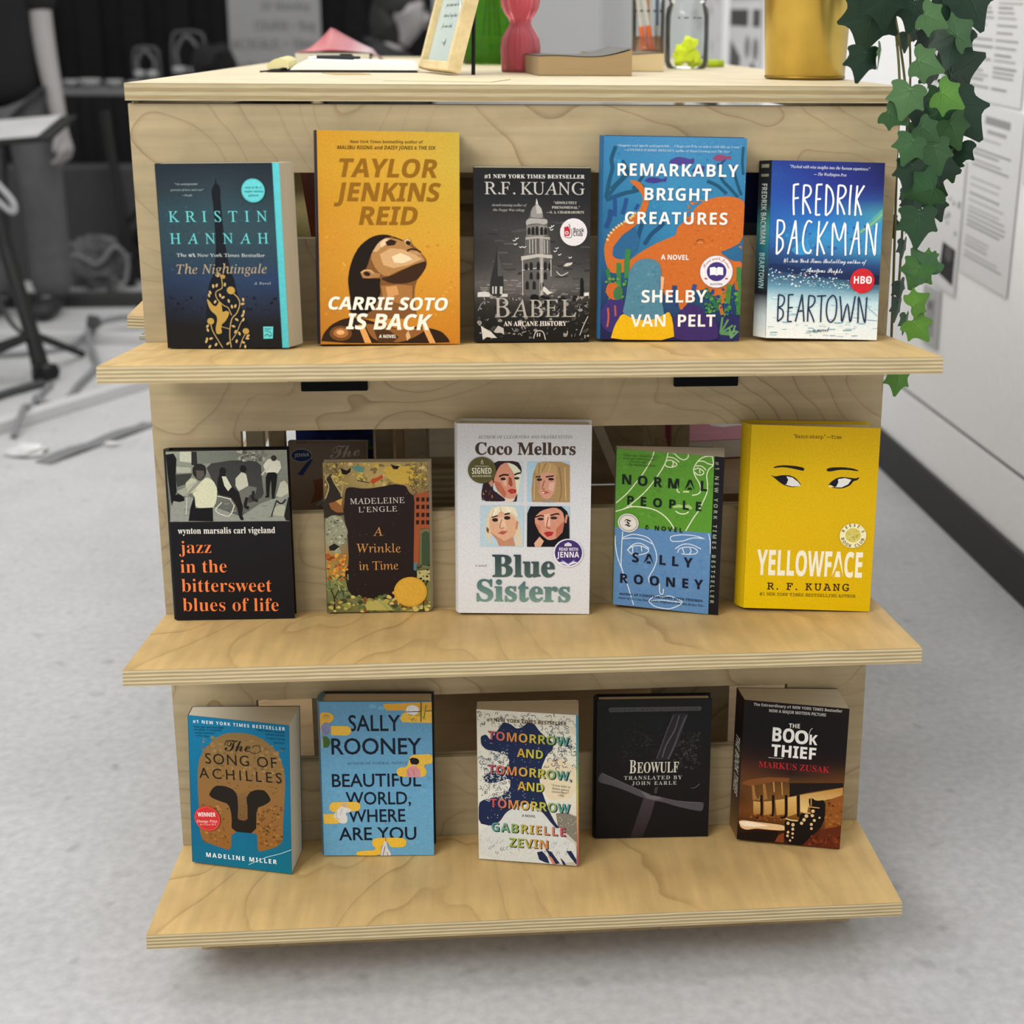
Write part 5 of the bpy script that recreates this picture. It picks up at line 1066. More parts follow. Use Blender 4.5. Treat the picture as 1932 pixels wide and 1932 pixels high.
   ('r',94,50,['4a3a22','5c482c'],26.2,121.4,114.9,98.0,0.66,2.38,'blob'),
   ('p','1d1712',[(24.1,90.3),(27.9,97.5),(33.7,102.9),(44.7,103.7),(55.4,100.6),(60.7,94.5),(61.6,79.7),(60.4,61.8),(73.4,62.8),(73.8,78.5),(72.5,91.8),(76.9,99.0),(84.9,103.2),(95.4,103.9),(100.6,99.0),(104.2,91.5),(96.5,85.3),(85.2,79.9),(84.0,46.9),(52.3,46.1),(53.0,67.7),(49.3,81.0),(37.0,83.6),(27.4,86.6)]),
   ('p',['7a5c38','6c4c2c'],[(62.0,94.6),(72.9,99.9),(72.8,81.1),(73.7,64.9),(69.3,61.5),(61.1,63.0)]),
   ('r',95,20,['4c3a24','8c6c40'],63.4,93.4,72.1,64.7,0.8,2.14,'blob'),
   ('t', 'e6ecee', 'NB', '#1 NEW YORK TIMES BESTSELLER', 6.3, 180.1, 123.7, 182.0, 4.04, 'k'),
   ('t', '1c1710', 'S', 'The', 46.3, 148.3, 79.3, 150.7, 13.98, ''),
   ('s','1c1710',0.76,[(46.6,155.7),(48.1,160.2),(54.8,162.4),(58.6,159.2)]),
   ('s','1c1710',0.76,[(75.4,151.8),(84.4,148.8),(92.2,153.3),(89.7,159.3),(83.3,158.1),(82.2,155.5)]),
   ('t', '1c1710', 'G', 'SONG OF', 20.9, 129.9, 112.4, 133.5, 13.11, 'k'),
   ('t', '1c1710', 'G', 'ACHILLES', 12.5, 110.7, 118.5, 115.0, 12.88, 'k'),
   ('t', 'f0f2f2', 'NB', 'MADELINE MILLER', 18.4, 9.1, 110.0, 10.6, 5.59, 'k'),
   ('t', '0a3448', 'I', '"Fast, true and incredibly', 6.4, 174.1, 46.0, 176.3, 2.52, ''),
   ('t', '0a3448', 'I', 'rewarding. A remarkable', 6.9, 170.6, 43.3, 172.8, 2.52, ''),
   ('t', '0a3448', 'I', 'achievement."', 8.0, 166.6, 35.1, 168.4, 2.54, ''),
   ('t', '0a3448', 'I', '—USA Today', 7.8, 163.0, 26.9, 163.7, 2.54, ''),
   ('t', '0a3448', 'I', '"Wildly romantic, surprisingly', 87.5, 177.9, 123.4, 178.5, 2.42, ''),
   ('t', '0a3448', 'I', 'suspenseful and bound', 98.8, 174.1, 123.4, 174.5, 2.42, ''),
   ('t', '0a3448', 'I', 'to appeal to all who', 100.0, 169.3, 123.5, 169.7, 2.44, ''),
   ('t', '0a3448', 'I', 'have loved."', 109.4, 164.6, 123.1, 164.8, 2.44, ''),
   ('t', '0a3448', 'I', '—Vogue', 116.3, 157.8, 123.1, 157.9, 2.46, ''),
   ('s','bcd8e0',0.69,[(131.7,33.1),(114.7,24.8),(95.8,17.6),(73.5,5.6)]),
  ]),
 'bw':dict(w=0.135,h=0.2034,t=0.03,O=(0.1809, -0.0117, 0.0875),rot=(-3.29, 2.5, -0.18),stickers=[],
  main=[
   ('g',[['5f93b6','5f93b6'],['66a0c4','66a0c4'],['68a2c4','68a2c4']]),
   ('r',101,70,['6ca6c8','6099bd'],3.5,200.1,133.3,4.7,2.58,9.03,'blob'),
   ('t', '141c2c', 'G', 'SALLY', 34.3, 165.5, 97.0, 165.5, 20.55, 'kb'),
   ('t', '141c2c', 'G', 'ROONEY', 13.0, 135.0, 121.9, 135.1, 20.97, 'kb'),
   ('t', '20304a', 'I', 'AUTHOR OF NORMAL PEOPLE', 30.7, 121.3, 104.4, 121.9, 3.15, 'k'),
   ('t', '141c2c', 'G', 'BEAUTIFUL', 12.4, 92.0, 120.8, 92.6, 17.04, 'kb'),
   ('t', '141c2c', 'G', 'WORLD,', 28.4, 68.5, 107.9, 68.8, 16.64, 'kb'),
   ('t', '141c2c', 'G', 'WHERE', 31.1, 44.9, 100.7, 45.6, 16.76, 'kb'),
   ('t', '141c2c', 'G', 'ARE YOU', 18.9, 20.7, 113.8, 21.3, 17.03, 'kb'),
   ('p','d2a03a',[(76.4,200.5),(135.4,202.8),(135.6,191.2),(104.7,191.5),(99.9,192.2),(80.9,191.9),(78.1,195.6)]),
   ('p','e0b548',[(96.7,181.3),(99.8,187.7),(105.8,190.8),(135.6,191.2),(135.4,175.8),(99.6,176.7)]),
   ('e','dadada',111.8,192.5,7.94,6.4,0),
   ('s','2a2418',1.15,[(122.4,202.9),(121.9,177.2)]),
   ('s','2a2418',0.9,[(104.6,190.2),(122.2,190.7)]),
   ('s','2a2418',0.9,[(127.1,191.0),(135.6,191.5)]),
   ('r',102,26,['7a7a34','8c8a3c','5c6428'],107.0,190.2,134.6,177.1,1.02,4.61,'dash'),
   ('s','8a8a38',1.81,[(125.2,181.0),(127.1,191.3),(128.5,199.6)]),
   ('p','d8a93e',[(0.5,189.8),(11.6,189.7),(17.2,185.7),(16.3,179.3),(10.6,175.4),(5.1,174.2),(1.2,162.5),(3.0,144.2),(1.8,144.2),(0.3,172.9)]),
   ('e','c8a04c',8.4,183.9,4.9,3.87,0),
   ('s','8a6a3c',0.65,[(4.8,183.9),(7.3,186.5),(9.6,184.5),(12.1,186.0)]),
   ('e','7f86ac',7.6,168.3,6.24,8.58,0),
   ('s','5c6288',0.65,[(3.8,170.3),(7.2,162.4),(10.9,167.6)]),
   ('p','e0b548',[(13.2,172.2),(32.7,172.0),(36.2,170.1),(37.9,166.1),(36.0,161.6),(32.4,159.7),(13.1,160.1)]),
   ('p','43602e',[(3.5,158.6),(8.3,158.3),(12.0,153.3),(12.3,149.4),(9.1,144.2),(3.7,143.6)]),
   ('p','e0b548',[(107.0,130.7),(110.6,134.3),(135.6,135.5),(135.4,122.8),(125.9,121.5),(124.6,118.9),(128.1,112.4),(126.2,106.6),(120.8,104.6),(95.7,105.3),(91.6,108.6),(91.1,113.8),(94.2,117.7),(104.4,118.4)]),
   ('e','1d1a18',113.4,125.5,5.46,4.68,0),
   ('p','1d1a18',[(106.9,128.4),(110.6,130.7),(117.7,128.7),(117.8,124.2),(113.9,120.8),(109.2,124.2)]),
   ('p','d8b0a0',[(110.6,121.6),(114.2,121.6),(113.9,117.7),(110.3,118.3)]),
   ('p','cf8f94',[(103.7,115.1),(110.3,119.6),(115.1,119.0),(119.8,113.8),(120.2,104.6),(102.9,104.7)]),
   ('s','9a5a60',0.65,[(111.4,115.1),(112.5,107.3)]),
   ('s','9a5a60',0.65,[(104.3,113.8),(106.5,106.0)]),
   ('p','e0b548',[(8.0,66.6),(11.8,71.9),(42.1,72.2),(46.2,69.3),(46.1,64.0),(43.0,60.0),(12.7,58.7),(8.5,61.3)]),
   ('p','e0b548',[(0.4,56.0),(17.5,56.7),(22.8,52.1),(22.0,45.4),(17.1,43.0),(1.3,43.2)]),
   ('p','d6d4cf',[(12.5,52.0),(16.3,60.0),(22.6,66.6),(27.4,65.3),(34.6,62.7),(34.5,58.7),(27.2,57.4),(30.6,50.7),(28.6,43.4),(20.7,43.4),(17.2,49.4)]),
   ('e','c8a890',27.2,67.7,3.43,2.91,0),
   ('s','8a8680',0.53,[(17.5,60.0),(16.1,52.0),(20.9,48.1)]),
   ('s','8a8680',0.53,[(23.7,62.6),(21.0,54.7)]),
   ('p','e4b63c',[(59.5,20.3),(63.9,24.0),(96.4,24.1),(101.8,20.4),(101.0,13.8),(96.2,10.9),(81.7,10.8),(78.8,17.7),(77.0,19.0),(70.2,12.3),(69.3,-0.3),(39.0,-0.5),(40.4,5.5),(47.7,6.6),(62.2,7.2),(63.5,11.0),(59.4,13.6)]),
   ('p','cfcccc',[(69.3,-0.3),(70.8,9.7),(74.6,19.0),(77.0,19.0),(78.6,9.7),(82.1,3.1),(82.0,-0.2)]),
   ('s','55504c',0.8,[(72.4,0.4),(75.1,12.4)]),
   ('s','3c3834',0.8,[(75.9,24.3),(76.4,19.0)]),
   ('s','77736f',0.67,[(77.3,4.4),(78.4,0.1)]),
  ]),
 'tomorrow':dict(w=0.1212,h=0.193,t=0.024,O=(0.3753, -0.0401, 0.0878),rot=(-13.53, 5.11, 1.32),stickers=[],
  main=[
   ('g',[['d4d2c2','dad6c4','d6d2c0'],['d6d4c6','dcd8c8','d8d2c0'],['d2d4cc','d8d6cc','b0a898']]),
   ('p','d8c8a8',[(80.1,123.9),(86.6,133.6),(96.8,138.3),(109.4,133.8),(120.7,126.6),(120.5,88.1),(88.6,81.7),(79.8,97.2),(77.4,113.0)]),
   ('p','cfc6b0',[(113.5,178.8),(121.1,176.6),(121.0,166.2),(114.7,171.0)]),
   ('r',111,100,['3c4658','4a5464','2c3850'],1.2,189.4,120.4,171.4,1.32,6.07,'curl'),
   ('p','1c2748',[(3.9,158.9),(11.1,162.0),(16.2,154.4),(28.1,172.4),(32.1,178.6),(41.0,177.1),(48.7,171.0),(56.4,174.1),(62.9,181.1),(70.5,178.9),(75.5,171.3),(83.0,163.8),(93.1,156.5),(93.0,147.3),(85.3,140.2),(78.8,123.8),(76.1,110.3),(77.3,99.7),(82.2,84.0),(88.5,67.0),(96.0,52.7),(101.1,47.7),(94.7,47.2),(83.3,62.5),(73.1,72.5),(65.4,77.4),(44.7,70.4),(34.1,62.9),(26.1,50.0),(15.6,43.8),(-0.2,46.6),(0.3,72.5),(5.7,77.0),(14.9,80.4),(29.3,84.1),(39.8,94.3),(40.0,107.8),(24.4,101.3),(11.3,99.0),(4.9,105.3),(15.5,114.2),(31.1,117.9),(40.3,129.2),(35.3,136.9),(21.1,141.3),(10.8,142.0),(4.4,148.3)]),
   ('r',112,60,['2c3c68','24325a','33487a'],16.4,167.7,86.0,78.9,1.33,5.32,'dash'),
   ('r',113,110,['cfd0c8','d8d6cc','b8bcc0'],7.4,169.8,83.2,51.7,0.53,1.46,'blob'),
   ('r',114,150,['d4d2c6','c2c6c4','e0dccf'],1.0,140.0,39.6,78.1,1.88,6.7,'curl'),
   ('r',115,150,['2c3650','3c4658'],1.0,140.0,34.4,81.8,1.61,5.36,'curl'),
   ('r',116,110,['3c4658','4a5464'],85.7,174.5,120.7,121.3,1.58,6.07,'curl'),
   ('p','7a7468',[(96.1,66.2),(108.9,68.5),(121.0,64.1),(121.2,30.5),(107.4,42.9),(98.5,50.2)]),
   ('r',117,40,['9a9484','b8b0a0'],98.7,63.7,120.2,35.8,0.8,2.14,'blob'),
   ('p','cbcdc8',[(34.1,61.5),(44.6,69.7),(65.4,76.7),(74.4,69.9),(83.3,61.2),(96.0,47.3),(108.7,34.9),(121.1,27.8),(121.2,0.7),(1.6,-0.6),(0.3,34.4),(10.3,42.0),(26.1,49.3)]),
   ('r',118,60,['5c6a74','8a949a','a8b0b0'],2.2,31.8,113.6,10.9,1.64,6.03,'curl'),
   ('p','1d2848',[(72.4,14.3),(78.9,16.2),(85.3,8.5),(87.8,0.6),(81.4,2.1),(74.9,4.9)]),
   ('p','1d2848',[(82.8,19.2),(90.5,15.8),(100.7,1.7),(94.3,0.4)]),
   ('p','c87a64',[(85.3,12.6),(90.5,9.0),(95.5,0.6),(91.7,0.2)]),
   ('p','1d2848',[(108.5,18.6),(114.9,19.2),(121.0,8.8),(121.0,2.0),(113.6,10.9)]),
   ('p','1d2848',[(100.8,9.8),(105.9,4.8),(108.4,0.3),(104.6,0.6)]),
   ('t', '5a4420', 'NB', '#1 NEW YORK TIMES BESTSELLER', 12.1, 178.6, 109.8, 179.1, 4.52, ''),
   ('t', '18202c', 'NB', 'TOMORROW,', 14.4, 154.5, 116.5, 152.3, 11.44, 'k'),
   ('t', ['a8405c', 'c0605c', 'c8844c', 'c89a48', 'c0b040', '98a848', '5c9a7c', '4a8a94'], 'NB', 'TOMORROW,', 13.3, 155.5, 115.2, 153.3, 11.17, 'kx'),
   ('t', '18202c', 'NB', 'TOMORROW,', 13.6, 111.3, 116.2, 108.7, 11.61, 'k'),
   ('t', ['a8405c', 'c0605c', 'c8844c', 'c89a48', 'c0b040', '98a848', '5c9a7c', '4a8a94'], 'NB', 'TOMORROW,', 12.6, 112.3, 114.9, 109.7, 11.34, 'kx'),
   ('t', '18202c', 'NB', 'TOMORROW', 15.4, 67.7, 114.6, 67.1, 11.7, 'k'),
   ('t', ['a8405c', 'c0605c', 'c8844c', 'c89a48', 'c0b040', '98a848', '5c9a7c', '4a8a94'], 'NB', 'TOMORROW', 14.4, 68.7, 113.4, 68.0, 11.43, 'kx'),
   ('t', '18202c', 'NB', 'AND', 49.7, 134.9, 81.7, 134.1, 11.17, 'k'),
   ('t', ['c89038', 'c8b83c', 'a8b048'], 'NB', 'AND', 48.7, 135.8, 80.7, 135.0, 10.91, 'kx'),
   ('t', '18202c', 'NB', 'AND', 49.9, 92.6, 82.0, 91.5, 11.34, 'k'),
   ('t', ['c89038', 'c8b83c', 'a8b048'], 'NB', 'AND', 48.9, 93.6, 81.0, 92.4, 11.07, 'kx'),
   ('t', '4a4c50', 'NB', 'A NOVEL', 54.2, 59.2, 71.0, 59.2, 2.99, 'k'),
   ('t', '18202c', 'NB', 'GABRIELLE', 17.0, 37.0, 108.7, 36.8, 11.51, 'k'),
   ('t', ['4a8a94', '5c9a7c', '7a9a58', 'a8a848', 'c0983c', 'c8844c', 'c8705c', 'a8405c'], 'NB', 'GABRIELLE', 16.1, 38.1, 107.7, 37.7, 11.15, 'kx'),
   ('t', '18202c', 'NB', 'ZEVIN', 39.0, 18.3, 87.0, 18.7, 11.51, 'k'),
   ('t', ['8aa048', 'a0a848', 'c0983c', 'c87c48'], 'NB', 'ZEVIN', 38.1, 19.3, 85.9, 19.7, 11.24, 'kx'),
   ('t', '3c3c40', 'I', '"A love letter to', 90.7, 101.4, 114.0, 100.1, 2.68, ''),
   ('t', '3c3c40', 'I', 'literary gamers', 91.9, 97.2, 112.3, 96.0, 2.68, ''),
   ('t', '3c3c40', 'I', 'everywhere"', 91.3, 93.2, 111.6, 92.3, 2.66, ''),
   ('t', '3c3c40', 'I', '—TIME', 97.9, 88.8, 106.5, 88.4, 2.68, ''),
  ]),
 'beowulf':dict(w=0.1427,h=0.1887,t=0.018,O=(0.5168, -0.0074, 0.0872),rot=(-1.68, 1.4, -0.22),stickers=[],
  main=[
   ('g',[['181a1c','181a1c'],['17171a','17171a'],['161416','161416']]),
   ('r',121,140,['2c2a2a','3a3634','242224'],32.6,152.7,88.2,103.7,1.01,4.54,'curl'),
   ('r',122,130,['4a4644','3a3838','5c5856'],99.1,144.4,128.5,95.4,1.02,5.08,'curl'),
   ('r',123,40,['4a4644','3a3634'],54.8,142.4,73.7,126.9,0.76,3.02,'curl'),
   ('p','2a282c',[(94.0,169.8),(113.8,169.7),(104.0,136.8),(91.6,107.5),(74.1,106.5),(83.0,131.9)]),
   ('s','4c4a50',1.51,[(95.2,167.3),(87.4,147.1),(81.9,129.4),(75.2,109.0)]),
   ('s','5c5a60',1.52,[(102.2,167.2),(96.7,147.0),(86.6,126.8),(82.2,110.2)]),
   ('s','54525a',2.02,[(111.5,167.2),(103.8,146.9),(97.1,126.6),(89.3,107.6)]),
   ('s','3c3a40',1.26,[(108.1,164.7),(99.3,136.8)]),
   ('p','514d54',[(5.5,91.5),(18.3,84.3),(35.9,75.0),(53.6,66.3),(67.8,59.0),(77.3,57.3),(89.1,53.4),(105.8,49.9),(136.7,47.6),(134.7,35.0),(122.7,37.2),(101.2,42.8),(84.5,49.0),(72.6,51.1),(58.4,55.3),(39.6,64.6),(20.8,72.7),(0.9,78.4)]),
   ('p','6a6668',[(56.0,64.4),(67.8,59.0),(77.3,57.3),(84.4,53.5),(73.8,51.8),(63.2,55.2)]),
   ('s','76726f',0.64,[(6.6,90.6),(35.9,75.3),(67.8,59.5)]),
   ('s','67605f',0.65,[(77.3,56.9),(105.8,49.5),(136.1,47.1)]),
   ('p','443c40',[(73.1,61.5),(73.5,69.2),(77.6,70.4),(76.0,60.8)]),
   ('p',['453b42','2a2326'],[(59.6,54.6),(74.4,51.1),(69.4,30.4),(59.3,1.3),(43.9,0.3),(50.7,24.3)]),
   ('p','4a4a4c',[(13.9,176.1),(15.6,179.0),(128.3,179.0),(130.1,176.5),(128.4,173.1),(15.7,172.7)]),
   ('t', '2c2c2e', 'NB', 'OXFORD WORLD CLASSICS', 16.8, 174.2, 124.3, 174.4, 2.75, 'k'),
   ('t', 'd8d4c4', 'B', 'B', 41.2, 89.5, 49.4, 89.4, 17.92, ''),
   ('t', 'd8d4c4', 'B', 'EOWULF', 50.9, 89.9, 103.2, 89.9, 14.34, ''),
   ('t', 'b8b4b0', 'B', 'TRANSLATED BY', 34.7, 80.7, 107.5, 80.3, 5.12, 'k'),
   ('t', 'b8b4b0', 'B', 'JOHN EARLE', 44.7, 73.3, 100.8, 72.9, 4.9, 'k'),
   ('s','6a6664',0.77,[(119.6,67.8),(124.3,68.4),(130.2,73.4)]),
  ]),
 'thief':dict(w=0.1275,h=0.1878,t=0.036,O=(0.7009, -0.0114, 0.0901),rot=(-12.7, 2.85, -0.87),stickers=[],spine={'bg': ['2a1a18', '1c1416', '181214', '1a1416', '2a2220', '3a2c24', '5c4428', '7a5a34'], 'texts': [('c8c4bc', 'NB', 'THE BOOK THIEF', 0.3, 0.72, 0.5)], 'bars': []},
  main=[
   ('g',[['191112','171012','22130f'],['131011','110f10','170f10'],['110e0f','100d0e','150f10'],['140f0f','110d0e','140f10'],['2a1812','1a1012','201210'],['54301c','2c1a14','5a3418'],['5c3a1e','6a4820','7a4c20'],['4c2c16','8a5c28','7c4a20'],['6a3c18','7a4c20','744018'],['2a1610','32180e','5c2a16'],['20120e','3a1a10','562014']]),
   ('p','7a4a24',[(1.0,76.7),(13.0,83.3),(34.8,88.2),(60.4,89.5),(59.5,84.1),(44.9,83.2),(25.6,77.9),(13.5,73.9)]),
   ('p','9a6c38',[(14.6,75.4),(17.1,75.7),(20.6,55.9),(16.9,55.5)]),
   ('p','9a6c38',[(28.0,78.1),(31.1,78.5),(35.2,58.8),(30.4,56.9)]),
   ('s','b88a4c',1.6,[(41.3,82.2),(42.7,69.0)]),
   ('s','b88a4c',1.33,[(51.3,83.2),(53.0,66.0)]),
   ('s','a87840',1.21,[(17.2,74.3),(19.7,61.2),(24.3,56.3),(25.8,63.1)]),
   ('p','1a1210',[(60.8,82.9),(126.6,89.7),(126.4,83.7),(108.1,79.2),(82.1,71.8),(61.9,64.3)]),
   ('p',['c89c58','a0743a'],[(17.6,54.2),(26.9,53.8),(27.8,37.8),(18.6,36.1)]),
   ('p',['c89c58','b08042'],[(30.5,54.9),(40.3,56.6),(41.9,39.3),(31.6,36.2)]),
   ('p',['cfa460','b8883f'],[(44.5,58.4),(55.9,61.0),(57.1,40.3),(47.5,37.9)]),
   ('p',['d8b068','b88c44'],[(59.7,63.4),(70.2,66.5),(72.2,42.7),(61.2,37.4)]),
   ('p',['b07c38','e0c07c'],[(74.4,68.3),(110.6,78.8),(126.4,83.7),(126.6,71.2),(106.6,65.1),(85.6,53.5),(84.8,45.4),(76.3,45.8)]),
   ('s','140d0b',2.93,[(27.0,63.3),(28.5,35.8),(21.9,33.1)]),
   ('s','140d0b',2.93,[(41.7,64.8),(42.5,38.0),(36.6,34.7)]),
   ('s','140d0b',3.2,[(57.5,66.5),(59.0,39.2),(52.5,35.1)]),
   ('s','140d0b',3.2,[(72.6,68.1),(74.1,38.8)]),
   ('p','8a5020',[(106.7,63.8),(127.0,73.9),(127.3,31.4),(107.8,26.5)]),
   ('r',131,40,['74401a','9a6028','5c2e14'],106.5,66.4,129.1,12.9,1.85,6.08,'blob'),
   ('p','e0b888',[(0.6,25.3),(6.1,27.2),(18.5,26.6),(38.3,26.1),(53.1,25.7),(63.0,23.5),(63.7,20.9),(56.0,18.0),(38.8,17.4),(22.7,17.6),(11.7,14.3),(4.1,16.2)]),
   ('p','f4e0c4',[(1.2,24.3),(11.1,26.2),(28.5,24.3),(38.5,22.7),(20.1,19.3),(6.5,19.1)]),
   ('r',132,40,['8a4a1c','a05c24','6a3614'],15.5,36.4,57.8,29.0,1.34,4.83,'blob'),
   ('p','140e0e',[(57.3,37.0),(74.7,32.2),(76.4,44.5),(89.7,44.6),(84.9,64.1),(89.7,65.9),(94.7,62.5),(106.0,65.0),(107.0,39.8),(101.8,24.5),(90.4,13.8),(81.5,-0.7),(59.4,1.5)]),
   ('s','d8b878',1.88,[(58.6,35.1),(66.1,33.3),(74.0,33.5)]),
   ('s','d8b070',1.59,[(76.3,46.5),(82.4,45.1),(89.1,45.2)]),
   ('s','c89858',1.32,[(86.2,53.6),(92.8,53.6),(99.5,53.4)]),
   ('p','c89058',[(87.9,65.1),(89.1,65.2),(89.7,55.3),(88.5,55.1)]),
   ('e','d8b684',62.1,28.8,1.87,2.27,0),
   ('e','d8b684',68.3,27.4,2.01,2.42,0),
   ('e','d8b684',68.4,21.4,1.75,2.15,0),
   ('e','d8b684',62.8,16.7,1.61,1.88,0),
   ('e','d8b684',68.6,15.4,1.6,1.73,0),
   ('e','d8b684',68.7,10.0,1.34,1.34,0),
   ('e','d8b684',65.9,5.6,1.34,1.61,0),
   ('e','d8b684',62.4,11.7,1.61,1.88,0),
   ('e','d8b684',84.1,41.0,2.4,2.4,0),
   ('e','d8b684',81.5,35.6,2.15,2.42,0),
   ('e','d8b684',78.7,30.6,2.01,2.15,0),
   ('e','d8b684',91.7,48.4,2.27,2.27,0),
   ('e','d8b684',91.3,42.4,2.12,2.12,0),
   ('e','d8b684',94.1,36.1,1.87,1.87,0),
   ('e','d8b684',90.8,30.4,1.87,2.0,0),
   ('e','d8b684',91.2,24.7,1.6,1.87,0),
   ('e','d8b684',100.3,40.4,1.33,1.33,0),
   ('p','1a0f0c',[(0.2,7.5),(21.7,13.4),(48.6,17.1),(52.1,10.8),(49.4,3.7),(32.4,-1.7),(1.2,0.6)]),
   ('p','7a3c1c',[(51.4,12.0),(57.9,15.5),(58.3,2.0),(47.0,2.1)]),
   ('p','5c2614',[(81.4,0.7),(90.5,12.5),(103.1,23.3),(127.2,32.7),(127.4,0.7)]),
   ('r',133,60,['6a2c16','4a1c10','7c3a1a'],90.1,19.2,127.3,3.3,1.6,5.33,'blob'),
   ('t', 'c8c4c0', 'NB', 'The Extraordinary #1 NEW YORK TIMES Bestseller', 11.4, 181.8, 119.0, 182.5, 3.67, ''),
   ('t', 'c8c4c0', 'NB', 'NOW A MAJOR MOTION PICTURE', 30.6, 175.1, 99.6, 175.5, 3.91, ''),
   ('t', 'e6e4e0', 'NB', 'THE', 55.9, 156.6, 69.2, 157.0, 5.73, ''),
   ('t', 'e8e6e2', 'NB', 'BO', 36.4, 137.3, 63.1, 137.2, 18.25, 'b'),
   ('t', 'e8e6e2', 'NB', 'O', 64.3, 136.5, 80.6, 137.3, 17.58, 'b'),
   ('t', 'e8e6e2', 'NB', 'K', 81.8, 136.9, 91.6, 137.0, 13.12, 'b'),
   ('t', 'e8e6e2', 'NB', 'THIEF', 36.3, 117.4, 90.8, 117.5, 15.6, 'kb'),
   ('s','d8d6d2',0.53,[(33.1,115.0),(43.1,114.9),(51.4,115.4)]),
   ('s','d8d6d2',0.65,[(80.6,149.7),(82.4,156.4),(84.7,158.6)]),
   ('t', 'a8262c', 'B', 'MARKUS ZUSAK', 21.6, 100.9, 108.6, 101.6, 8.26, ''),
  ]),
}
def slab(V,F,C,x0,y0,z0,x1,y1,z1,c):
    b=len(V); V+=[(x0,y0,z0),(x1,y0,z0),(x1,y1,z0),(x0,y1,z0),(x0,y0,z1),(x1,y0,z1),(x1,y1,z1),(x0,y1,z1)]
    F+=[[i+b for i in f] for f in [[3,2,1,0],[4,5,6,7],[0,1,5,4],[1,2,6,5],[2,3,7,6],[3,0,4,7]]]; C+=[lin(c)]*8
def cover_part(name,parent,x0,y0,z0,x1,y1,z1,c,label=None):
    V=[];F=[];C=[];slab(V,F,C,x0,y0,z0,x1,y1,z1,c); o=obj(name,V,F,PRINT,parent,col=C)
    if label:o['label']=label
    return o
